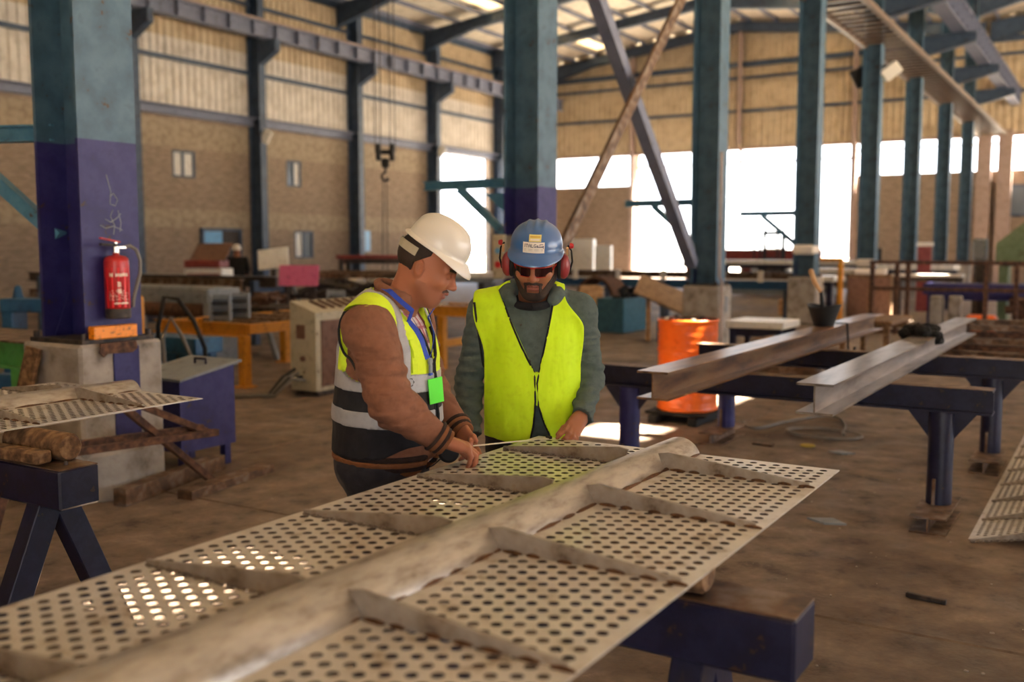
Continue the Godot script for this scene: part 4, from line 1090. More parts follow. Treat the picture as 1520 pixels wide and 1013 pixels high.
func build_floor_bits():
	var dust := Shape.new()
	var rg := RandomNumberGenerator.new()
	rg.seed = 40
	for i in 420:
		var p := v3(rg.randf_range(-7.5, 2.5), 0.0, rg.randf_range(-13.0, -1.5))
		var w := rg.randf_range(0.003, 0.010)
		dust.box(p + v3(0, w * 0.2, 0), v3(w * rg.randf_range(0.6, 2.2), w * 0.5, w), Basis.from_euler(v3(0, rg.randf_range(0, TAU), 0)), 0.0)
	var chips := put(dust.done(), "chips", M.concrete)
	tag(chips, "small pale chips of slag and grit scattered over the workshop floor", "grit", "", "stuff")
	for q in [[v3(-1.88, 0.0, -8.15), [Vector2(-0.1, -0.02), Vector2(0.02, -0.07), Vector2(0.11, 0.0), Vector2(-0.02, 0.06)], M.grey_paint, "grey steel offcut on the floor between the two trestle legs"],
		[v3(-1.46, 0.0, -6.02), [Vector2(-0.12, 0.0), Vector2(0.0, -0.07), Vector2(0.12, -0.02), Vector2(0.02, 0.07)], M.grey_paint, "diamond-shaped steel offcut on the bare floor right of the panel's corner"],
		[v3(-2.52, 0.0, -8.15), [Vector2(-0.09, -0.03), Vector2(0.09, -0.05), Vector2(0.08, 0.04), Vector2(-0.07, 0.05)], M.mill_web, "brown steel offcut beside the base of the farther trestle"],
		[v3(-4.05, 0.0, -5.2), [Vector2(-0.1, -0.05), Vector2(0.12, -0.05), Vector2(0.1, 0.06), Vector2(-0.12, 0.05)], M.mill_web, "brown offcut on the floor behind the large panel's left edge"],
		[v3(-3.6, 0.0, -4.7), [Vector2(-0.12, -0.04), Vector2(0.12, -0.06), Vector2(0.12, 0.05), Vector2(-0.1, 0.06)], M.mill_web, "second brown offcut on the floor behind the large panel's left edge"]]:
		var o := put(Shape.new().prism(PackedVector2Array(q[1]), 0.012, Transform3D(Basis(Vector3.RIGHT, Vector3(0, 0, -1), Vector3.UP), Vector3.ZERO)).done(), "steel_offcut", q[2])
		o.position = q[0]
		tag(o, q[3], "offcut", "steel offcuts on the floor")
	var d := put(Shape.new().lathe(PackedVector2Array([Vector2(0, 0.012), Vector2(0.055, 0.012), Vector2(0.062, 0.006), Vector2(0.062, 0.0)]), 20).done(), "yellow_disc", mat("dull_yellow", col("a08a2a"), 0.6))
	d.position = v3(-2.19, 0.0, -8.30)
	tag(d, "flat yellow disc on the floor under the right I-beam", "disc")
	var rod := put(Shape.new().bar(v3(-0.09, 0.012, -0.01), v3(0.09, 0.012, 0.01), 0.022, 0.022).done(), "steel_rod", M.dark_steel)
	rod.position = v3(-0.72, 0.0, -4.89)
	tag(rod, "short black rod lying on the bare floor at the lower right", "rod")
	# hoses snaking behind the trestles
	var h := PackedVector3Array()
	for i in 40:
		var u := i / 39.0
		h.append(v3(lerpf(-3.0, -1.95, u) + 0.08 * sin(u * 11.0), 0.016, -9.3 + 0.42 * sin(u * 7.0 + 0.6) + 0.1 * sin(u * 19.0)))
	var o := put(Shape.new().tube(h, 0.014, 8).done(), "hose", M.grey_hose)
	tag(o, "pale hose winding over the floor behind the farther trestle", "hose")
	h = PackedVector3Array()
	for i in 40:
		var a := TAU * 1.6 * i / 39.0
		h.append(v3(-2.2 + (0.30 + 0.03 * sin(a * 2.3)) * cos(a), 0.014 + 0.012 * absf(sin(a * 0.5)), -8.85 + 0.24 * sin(a)))
	o = put(Shape.new().tube(h, 0.011, 8).done(), "cable", M.grey_hose)
	tag(o, "grey-brown cable coiled loosely on the floor right of the orange drum", "cable")
# ---------------------------------------------------------------- blurred middle distance and background
func table(called: String, label: String, cat: String, at: Vector3, size: Vector3, top: Material, leg: Material, thick := 0.05, w := 0.08, turn := 0.0) -> Node3D:
	var t := thing(called, label, cat, at, turn)
	put(box_mesh(v3(0, size.y - thick / 2, 0), v3(size.x, thick, size.z), 0.006), "top", top, t)
	for ex in [-1, 1]:
		for ez in [-1, 1]:
			put(box_mesh(v3(ex * (size.x / 2 - w), (size.y - thick) / 2, ez * (size.z / 2 - w)), v3(w, size.y - thick, w)), "leg", leg, t)
	for ez in [-1, 1]: put(box_mesh(v3(0, size.y - thick - 0.06, ez * (size.z / 2 - w)), v3(size.x - w * 2, 0.1, w * 0.7)), "rail", leg, t)
	return t

func lumps(called: String, label: String, cat: String, at: Vector3, size: Vector3, m: Material, sd: int, count := 14) -> MeshInstance3D:
	var r := RandomNumberGenerator.new()
	r.seed = sd
	var s := Shape.new()
	for i in count:
		var c := v3(r.randf_range(-0.45, 0.45) * size.x, r.randf_range(0.08, 0.85) * size.y, r.randf_range(-0.45, 0.45) * size.z)
		var d := v3(r.randf_range(0.2, 0.5) * size.x, r.randf_range(0.1, 0.3) * size.y, r.randf_range(0.1, 0.35) * size.z)
		c.y = clampf(c.y, d.y * 0.8, size.y)
		s.box(c, d, Basis.from_euler(v3(r.randf_range(-0.5, 0.5), r.randf_range(0, TAU), r.randf_range(-0.5, 0.5))), 0.01)
	var o := put(s.done(), called, m)
	o.position = at
	tag(o, label, cat, "", "stuff")
	return o

func build_left_clutter():
	# yellow conveyor frame
	var t := thing("conveyor_frame", "orange-yellow steel conveyor frame on legs, behind the purple-blue bin", "frame", v3(-9.6, 0, -9.3))
	for z in [0.95, -1.25]: put(Shape.new().prism(i_poly(0.16, 0.1, 0.012, 0.01), 1.6, along(v3(-0.8, 0.68, z), v3(0.8, 0.68, z))).done(), "rail", M.yellow, t)
	for x in [0.75, -0.75]: put(Shape.new().bar(v3(x, 0.69, 0.9), v3(x, 0.69, -1.2), 0.07, 0.12).done(), "side_rail", M.yellow, t)
	for q in [[0.75, 0.95], [-0.75, 0.95], [0.75, -1.25], [-0.75, -1.25]]:
		put(box_mesh(v3(q[0], 0.31, q[1]), v3(0.11, 0.62, 0.11)), "leg", M.yellow, t)
		put(box_mesh(v3(q[0], 0.01, q[1]), v3(0.2, 0.02, 0.2)), "foot", M.yellow, t)
	put(box_mesh(v3(0, 0.7, 0.99), v3(0.12, 0.2, 0.06)), "lug", M.yellow, t)
	for i in 4:
		put(Shape.new().tube(PackedVector3Array([v3(-0.7, 0.72, 0.5 - 0.5 * i), v3(0.7, 0.72, 0.5 - 0.5 * i)]), 0.045, 12).done(), "roller", M.mill_web, t)
	# slotted grey gear housings standing on it
	for q in [[v3(-9.35, 0.765, -8.45), "slotted grey steel housing at the front left of the yellow conveyor"], [v3(-9.55, 0.765, -8.95), "second slotted grey housing, just behind the front one on the yellow conveyor"], [v3(-9.05, 0.765, -10.2), "slotted grey housing at the back right of the yellow conveyor, left of the beige cabinet"]]:
		var h := thing("slotted_housing", q[1], "housing", q[0], 0.7, "slotted housings on the conveyor")
		put(box_mesh(v3(0, 0.16, -0.06), v3(0.2, 0.32, 0.06)), "back", M.grey_paint, h)
		for e in [-1, 1]: put(box_mesh(v3(e * 0.11, 0.16, 0), v3(0.03, 0.32, 0.16)), "cheek", M.grey_paint, h)
		for k in 5: put(box_mesh(v3(0, 0.04 + 0.06 * k, 0.02), v3(0.19, 0.02, 0.1), 0.002), "fin", M.dark_steel if k % 2 else M.grey_paint, h)
	# blue bench before it
	t = table("blue_bench", "blue steel bench behind the purple-blue bin, left of the yellow leg", "bench", v3(-8.42, 0, -7.0), v3(1.0, 0.74, 0.36), M.machine_blue, M.machine_blue, 0.16, 0.09)
	# orange guard with hoses
	t = thing("machine_guard", "upright orange sheet guard right of the nearest purple column, with black hoses beside it", "guard", v3(-8.08, 0, -6.2))
	put(box_mesh(v3(0, 0.6, 0), v3(0.26, 1.2, 0.12), 0.02), "plate", M.yellow, t)
	put(box_mesh(v3(0, 0.03, 0), v3(0.4, 0.06, 0.4), 0.01), "foot", M.yellow, t)
	var hs := thing("hydraulic_hose", "pair of black and grey hydraulic hoses arching right of the orange guard", "hose", v3(-7.80, 0, -6.44))
	put(Shape.new().tube(PackedVector3Array([v3(-0.12, 0.0, 0.1), v3(-0.14, 0.9, 0.05), v3(-0.10, 1.18, 0.0), v3(0.0, 1.16, -0.08), v3(0.12, 0.95, -0.16), v3(0.2, 0.68, -0.22), v3(0.22, 0.0, -0.22)]), 0.022, 8).done(), "hose", M.black_rubber, hs)
	put(Shape.new().tube(PackedVector3Array([v3(-0.04, 0.0, 0.05), v3(-0.08, 0.8, 0.05), v3(-0.04, 0.98, -0.02), v3(0.04, 0.8, -0.08), v3(0.12, 0.55, -0.14), v3(0.13, 0.0, -0.14)]), 0.02, 8).done(), "hose", M.grey_hose, hs)
	# plate roller
	t = thing("plate_roller", "grey plate-bending machine with a brown roll, left of the dark table", "roller", v3(-11.7, 0, -9.5), 0.0)
	put(box_mesh(v3(0, 0.98, -0.3), v3(1.9, 0.26, 0.4), 0.03), "upper_body", M.grey_paint, t)
	put(Shape.new().tube(PackedVector3Array([v3(-0.95, 0.78, -0.05), v3(0.95, 0.78, -0.05)]), 0.1, 18).done(), "roll", M.rust, t)
	for e in [-1, 1]: put(box_mesh(v3(e * 1.0, 0.55, -0.2), v3(0.12, 1.1, 0.6), 0.02), "stand", M.grey_paint, t)
	put(box_mesh(v3(0, 0.3, -0.2), v3(1.9, 0.2, 0.5), 0.02), "base", M.dark_steel, t)
	# beige control cabinet
	t = thing("control_cabinet", "battered beige control cabinet with a brown door on its right side, behind the white-helmeted man", "cabinet", v3(-7.77, 0, -8.75))
	put(Shape.new().prism(PackedVector2Array([Vector2(-0.19, 0.06), Vector2(0.19, 0.06), Vector2(0.19, 0.94), Vector2(-0.19, 1.06)]), 1.1, xf(v3(0, 0, -0.55))).done(), "body", M.beige, t)
	put(box_mesh(v3(0.198, 0.48, -0.02), v3(0.016, 0.74, 0.98), 0.004), "door", M.copper_panel, t)
	put(box_mesh(v3(0, 0.03, 0), v3(0.34, 0.06, 1.0)), "plinth", M.dark_steel, t)
	put(box_mesh(v3(-0.03, 0.72, 0.553), v3(0.13, 0.16, 0.014)), "vent", M.copper_panel, t)
	put(Shape.new().lathe(PackedVector2Array([Vector2(0, 0.03), Vector2(0.03, 0.026), Vector2(0.034, 0)]), 14, xf(v3(0.0, 0.42, 0.55), v3(90, 0, 0))).done(), "knob", M.copper_panel, t)
	for k in 6: put(Shape.new().box(v3(-0.02, 1.012 - 0.0, -0.42 + 0.14 * k), v3(0.24, 0.03, 0.05), Basis.from_euler(v3(0, 0, -0.3)), 0.004).done(), "top_louvre", M.rust, t)
	hs = thing("cable_bundle", "grey cables trailing from the foot of the beige cabinet", "cable", v3(-7.8, 0, -8.0))
	for k in 4: put(Shape.new().tube(PackedVector3Array([v3(-0.08 + 0.05 * k, 0.3 - 0.04 * k, -0.18), v3(-0.1 + 0.05 * k, 0.22, 0.0), v3(-0.2 + 0.03 * k, 0.03, 0.12), v3(-0.6 - 0.1 * k, 0.02, 0.3 + 0.05 * k), v3(-1.0, 0.02, 0.2 + 0.1 * k)]), 0.018, 7).done(), "cable", M.grey_hose if k % 2 else M.black_rubber, hs)
	# rack of long steel
	t = thing("beam_rack", "long low steel rack along the left bay, loaded with sections", "rack", v3(-15.6, 0, -12.5))
	for x in [-3.0, 0.0, 3.0]:
		put(box_mesh(v3(x, 0.55, 0.35), v3(0.12, 1.1, 0.12)), "post", M.frame_blue, t)
		put(box_mesh(v3(x, 0.55, -0.35), v3(0.12, 1.1, 0.12)), "post", M.frame_blue, t)
		for y in [0.3, 0.62, 0.94]: put(box_mesh(v3(x, y, 0), v3(0.1, 0.08, 0.8)), "arm", M.frame_blue, t)
	var k0 := 0
	for q in [[0.981, 0.15, 0.18, 0.14], [0.981, -0.1, 0.18, 0.16], [0.661, 0.15, 0.16, 0.12], [0.661, -0.1, 0.14, 0.16], [0.341, 0.15, 0.16, 0.14], [0.341, -0.1, 0.16, 0.16]]:
		var b := thing("steel_section", "long %s steel section on the %s shelf of the low rack, %s" % [["dark", "grey", "brown", "dark", "grey", "brown"][k0], ["top", "top", "middle", "middle", "bottom", "bottom"][k0], "front row" if k0 % 2 == 0 else "back row"], "section", v3(-15.7, q[0], -12.5 + q[1]), 0.0, "sections on the rack")
		put(Shape.new().prism(i_poly(q[2], q[3], 0.015, 0.012), 7.0 - 0.2 * k0, along(v3(-3.6, q[2] / 2, 0), v3(3.4, q[2] / 2, 0))).done(), "bar", [M.dark_steel, M.girder_grey, M.mill_web][k0 % 3], b)
		k0 += 1
	# more bundles in front of the rack
	for q in [[v3(-14.4, 0, -10.7), 4.2, 0.66, M.girder_grey, "grey channel lying on trestles left of the dark table"], [v3(-14.6, 0, -11.4), 5.0, 0.95, M.mill_web, "brown channel lying on trestles in front of the low rack"]]:
		t = thing("channel_on_trestles", q[4], "channel", q[0])
		put(Shape.new().prism(i_poly(0.2, 0.12, 0.014, 0.01), q[1], along(v3(-q[1] / 2, q[2] + 0.1, 0), v3(q[1] / 2, q[2] + 0.1, 0))).done(), "bar", q[3], t)
		for e in [-1, 1]:
			put(Shape.new().bar(v3(e * q[1] * 0.35, q[2], -0.05), v3(e * q[1] * 0.35, 0, -0.25), 0.07, 0.07).bar(v3(e * q[1] * 0.35, q[2], 0.05), v3(e * q[1] * 0.35, 0, 0.25), 0.07, 0.07).done(), "trestle", M.dark_steel, t)
	# dark table with crossed blue legs
	t = thing("work_table", "dark-topped table with slanting blue legs, behind the yellow conveyor", "table", v3(-11.3, 0, -11.0), 0.0)
	put(box_mesh(v3(0, 0.74, 0), v3(1.5, 0.07, 0.8)), "top", M.dark_steel, t)
	for e in [-1, 1]:
		for z in [-0.3, 0.3]: put(Shape.new().bar(v3(e * 0.35, 0.71, z), v3(e * 0.65, 0.0, z), 0.07, 0.07).done(), "leg", M.frame_blue if z < 0 else M.grey_paint, t)
	lumps("scrap_parts", "brown and grey scrap parts heaped on the dark table", "scrap", v3(-11.3, 0.782, -11.0), v3(1.2, 0.16, 0.5), M.rust, 5)
	# things near the left wall
	t = thing("shear_machine", "dark red and white machine with slanting top left of the distant man", "machine", v3(-17.6, 0, -15.6), 0.4)
	put(box_mesh(v3(0, 0.6, 0), v3(0.9, 1.2, 0.6), 0.02), "body", M.white_paint, t)
	put(box_mesh(v3(0, 1.3, 0.1), v3(0.84, 0.16, 0.5), 0.01), "red_band", M.dark_red, t)
	put(Shape.new().box(v3(0.05, 1.56, -0.05), v3(0.84, 0.04, 0.6), Basis.from_euler(v3(0.7, 0, 0)), 0.01).done(), "hood", M.copper_panel, t)
	put(box_mesh(v3(0, 1.06, 0.31), v3(0.8, 0.06, 0.02)), "stripe", M.dark_red, t)
	t = thing("drawing_board", "pale slanted board on a stand right of the distant man", "board", v3(-17.6, 0, -17.6), 0.5)
	put(Shape.new().box(v3(0, 1.4, 0), v3(0.75, 0.5, 0.05), Basis.from_euler(v3(-0.3, 0, 0.12)), 0.01).done(), "board", M.white_paint, t)
	put(box_mesh(v3(0, 0.6, -0.05), v3(0.12, 1.2, 0.12)), "post", M.dark_steel, t)
	put(box_mesh(v3(0, 0.02, 0), v3(0.5, 0.04, 0.5)), "foot", M.dark_steel, t)
	t = thing("pink_panel", "bright pink panel leaning on supports beyond the beige cabinet", "panel", v3(-12.1, 0, -12.7), 0.35)
	put(Shape.new().box(v3(0, 1.18, 0), v3(0.72, 0.36, 0.03), Basis.from_euler(v3(-0.15, 0, 0))).done(), "sheet", M.pink, t)
	for e in [-1, 1]: put(box_mesh(v3(e * 0.25, 0.5, -0.05), v3(0.06, 1.0, 0.06)), "prop", M.dark_steel, t)
	# wide door with a blue panel, and a notice panel
	var d := struct(sh().box(v3(0, 0.69, 0.95), v3(0.14, 1.38, 0.1)).box(v3(0, 0.69, -0.95), v3(0.14, 1.38, 0.1)).box(v3(0, 1.42, 0), v3(0.14, 0.1, 2.0)).done(), "window_5", M.frame_blue)
	d.position = v3(-29.93, 0.95, -27.2)
	put(box_mesh(v3(0.0, 0.75, 0.42), v3(0.04, 1.2, 0.9)), "pane", M.sky_panel, d)
	put(box_mesh(v3(-0.01, 0.69, -0.47), v3(0.03, 1.36, 0.86)), "pane", M.dark_steel, d)
	var n := put(box_mesh(Vector3.ZERO, v3(0.04, 0.95, 1.05)), "notice_panel", M.sky_panel)
	n.position = v3(-29.945, 1.98, -35.65)
	tag(n, "plain light blue panel fixed to the far left brick wall, left of the bright doorway", "panel")
	# bins and tins on the rack top
	for q in [[v3(-17.9, 1.161, -12.35), 0.28, M.machine_blue, "bucket", "small blue bucket on top of the low rack"], [v3(-16.0, 1.161, -12.3), 0.2, M.board_tan, "tin", "small tan tin on top of the low rack"], [v3(-18.5, 1.161, -12.3), 0.3, M.black_rubber, "crate", "black crate on the left end of the low rack"]]:
		var o := put(Shape.new().lathe(PackedVector2Array([Vector2(0, 0), Vector2(q[1] * 0.4, 0), Vector2(q[1] * 0.5, q[1]), Vector2(q[1] * 0.46, q[1]), Vector2(q[1] * 0.38, 0.02), Vector2(0, 0.02)]), 18).done(), q[3], q[2])
		o.position = q[0]
		tag(o, q[4], q[3])

func build_middle_clutter():
	# red-topped bench with white sacks, seen left of the white helmet
	var t := table("red_bench", "narrow bench with a dark red top against the left bay, left of the white helmet", "bench", v3(-14.1, 0, -17.3), v3(1.7, 1.5, 0.7), M.dark_red, M.dark_steel, 0.08, 0.09, 0.4)
	put(box_mesh(v3(0, 0.75, 0), v3(1.5, 0.04, 0.6)), "shelf", M.dark_steel, t)
	for i in 6:
		var f := Field.new()
		f.egg(v3(0, 0.15, 0), v3(0.19, 0.16, 0.22), 0.02)
		f.egg(v3(0.06, 0.13, 0.03), v3(0.15, 0.13, 0.2), 0.03)
		var s := Shape.new()
		nets(s, f, v3(-0.26, -0.02, -0.28), v3(0.28, 0.36, 0.3), 0.03, func(p: Vector3, dd: float) -> float: return maxf(dd + 0.02 * wave_at(p * 9.0 + v3(i, 0, 0)), -p.y))
		var o := put(s.done(), "white_sack", M.white_paint)
		o.position = v3(-14.1, 0.772, -17.3) + Basis.from_euler(v3(0, 0.4, 0)) * v3(-0.5 + 0.5 * (i % 3), 0.0 if i < 3 else -0.772, 0.06)
		tag(o, "white sack stacked %s the red-topped bench, %s" % ["on the shelf of" if i < 3 else "on the floor under", ["left one", "middle one", "right one"][i % 3]], "sack", "white sacks at the red bench")
	# dark racks of frames behind the white-helmeted man
	for q in [[v3(-11.6, 0, -13.6), "dark steel rack frame left of the white-helmeted man, nearer of two"], [v3(-12.6, 0, -15.2), "dark steel rack frame left of the white-helmeted man, farther of two"]]:
		t = thing("storage_frame", q[1], "frame", q[0], 0.2)
		for x in [-1.1, 1.1]:
			for z in [-0.4, 0.4]: put(box_mesh(v3(x, 0.6, z), v3(0.07, 1.2, 0.07)), "post", M.dark_steel, t)
			put(Shape.new().bar(v3(x, 0.1, -0.4), v3(x, 1.1, 0.4), 0.05, 0.05).done(), "diagonal", M.grey_paint, t)
		for y in [0.35, 0.8, 1.17]:
			for z in [-0.4, 0.4]: put(box_mesh(v3(0, y, z), v3(2.2, 0.07, 0.06)), "rail", M.dark_steel if y < 1 else M.mill_web, t)
	lumps("steel_bars", "jumble of dark steel bars lying on the nearer storage frame", "bars", v3(-11.6, 0.84, -13.6), v3(2.0, 0.2, 0.6), M.dark_steel, 12, 18)
	# yellow roller stands between the two men
	t = thing("roller_stand", "yellow and grey roller conveyor seen between the two men", "conveyor", v3(-7.9, 0, -11.4), 0.0)
	for z in [-0.35, 0.35]: put(Shape.new().prism(i_poly(0.14, 0.08, 0.01, 0.01), 3.4, along(v3(-1.7, 0.8, z), v3(1.7, 0.8, z))).done(), "rail", M.yellow, t)
	for i in 9: put(Shape.new().tube(PackedVector3Array([v3(-1.5 + 0.375 * i, 0.82, -0.32), v3(-1.5 + 0.375 * i, 0.82, 0.32)]), 0.05, 12).done(), "roller", M.chrome if i % 2 else M.mill_web, t)
	for x in [-1.4, 0.0, 1.4]:
		for z in [-0.35, 0.35]: put(box_mesh(v3(x, 0.36, z), v3(0.1, 0.73, 0.1)), "leg", M.yellow if x > -1 else M.dark_steel, t)
		put(box_mesh(v3(x, 0.35, 0), v3(0.07, 0.1, 0.7)), "stretcher", M.yellow, t)
	t = thing("sheet_stack", "stack of pale steel sheets on low bearers between the two men's heads", "sheets", v3(-11.4, 0, -16.5), 0.3)
	for k in 4: put(box_mesh(v3(0.03 * k, 1.0 + 0.05 * k, 0), v3(1.7, 0.04, 1.0)), "sheet", M.white_paint if k > 1 else M.grey_paint, t)
	for x in [-0.6, 0.6]: put(box_mesh(v3(x, 0.49, 0), v3(0.12, 0.98, 0.9)), "bearer", M.dark_steel, t)
	# blue tank with black scrap
	t = thing("scrap_tank", "blue-green open steel tank right of the blue-helmeted man", "tank", v3(-8.4, 0, -17.9))
	for e in [-1, 1]:
		put(box_mesh(v3(e * 0.27, 0.36, 0), v3(0.03, 0.66, 1.24)), "side", M.tank_blue, t)
		put(box_mesh(v3(0, 0.36, e * 0.61), v3(0.57, 0.66, 0.03)), "side", M.tank_blue, t)
	put(box_mesh(v3(0, 0.05, 0), v3(0.5, 0.04, 1.2)), "bottom", M.dark_steel, t)
	lumps("scrap_heap", "heap of black scrap piled in the blue-green tank", "scrap", v3(-8.4, 0.09, -17.9), v3(0.34, 0.95, 0.85), M.black_cloth, 9, 30)
	t = thing("plywood_board", "brown plywood board slanting over a stand right of the blue-green tank", "board", v3(-6.95, 0, -16.4), 0.25)
	put(Shape.new().box(v3(0, 0.84, 0), v3(0.95, 0.04, 0.85), Basis.from_euler(v3(0.35, 0, -0.45)), 0.004).done(), "board", M.plywood, t)
	for e in [-1, 1]: put(box_mesh(v3(e * 0.25, 0.34 - e * 0.1, -0.05), v3(0.07, 0.68 - e * 0.2, 0.07)), "prop", M.board_tan if e < 0 else M.dark_steel, t)
	put(box_mesh(v3(0.1, 0.2, 0.1), v3(0.3, 0.4, 0.3), 0.02), "crate", M.machine_blue, t)
	t = thing("pipe_half", "rusty half-round pipe shell standing behind a tan board, beside the blue-green tank", "shell", v3(-9.25, 0, -18.4), 0.0)
	var arc := PackedVector2Array()
	for i in 13: arc.append(Vector2(0.42 * cos(PI * i / 12.0), 0.42 * sin(PI * i / 12.0)))
	for i in 13: arc.append(Vector2(0.36 * cos(PI * (12 - i) / 12.0), 0.36 * sin(PI * (12 - i) / 12.0)))
	put(Shape.new().prism(arc, 0.7, xf(v3(0.05, 0.66, -0.5))).done(), "shell", M.rust, t)
	for e in [-1, 1]: put(box_mesh(v3(0.05 + e * 0.39, 0.33, -0.15), v3(0.06, 0.66, 0.6)), "leg", M.rust, t)
	t = thing("tan_board", "tan board standing upright right behind the blue-helmeted man's shoulder", "board", v3(-9.0, 0, -17.6), 0.45)
	put(Shape.new().prism(PackedVector2Array([Vector2(-0.26, 0), Vector2(0.22, 0), Vector2(0.26, 0.86), Vector2(0.2, 0.92), Vector2(-0.2, 0.92)]), 0.05, xf(Vector3.ZERO, v3(-4, 0, 0))).done(), "board", M.board_tan, t)
	put(box_mesh(v3(0, 0.3, -0.22), v3(0.06, 0.6, 0.3)), "prop", M.dark_steel, t)
	# long roller line behind
	t = thing("beam_line", "long dark beam on a blue roller line crossing the middle distance", "beam", v3(-9.5, 0, -22.6))
	put(Shape.new().prism(i_poly(0.16, 0.2, 0.015, 0.012), 6.8, along(v3(-3.4, 1.02, 0), v3(3.4, 1.02, 0))).done(), "bar", M.mill_web, t)
	put(Shape.new().prism(i_poly(0.2, 0.14, 0.015, 0.012), 6.8, along(v3(-3.4, 0.8, 0), v3(3.4, 0.8, 0))).done(), "rail", M.machine_blue, t)
	for i in 5:
		put(box_mesh(v3(-3.0 + 1.5 * i, 0.35, 0), v3(0.14, 0.7, 0.3)), "leg", M.frame_blue, t)
		put(box_mesh(v3(-2.4 + 1.2 * i, 1.0, 0.14), v3(0.12, 0.26, 0.06)), "clamp", M.white_paint, t)
	# piled bars before the second pedestal
	t = table("low_table", "low blue table with a pale top right of the orange drum", "table", v3(-4.25, 0, -13.6), v3(0.8, 0.66, 0.8), M.white_paint, M.deep_blue, 0.1, 0.08)
	var lp := lumps("bar_pile", "pile of brown bars and offcuts right of the orange drum, under the left I-beam", "bars", v3(-3.25, 0.0, -11.3), v3(0.9, 0.62, 0.8), M.mill_web, 15, 30)
	t = table("side_bench", "brown wooden bench top behind the left I-beam, beside the low blue table", "bench", v3(-2.9, 0, -14.3), v3(0.7, 0.7, 1.4), M.timber, M.timber, 0.06, 0.07)

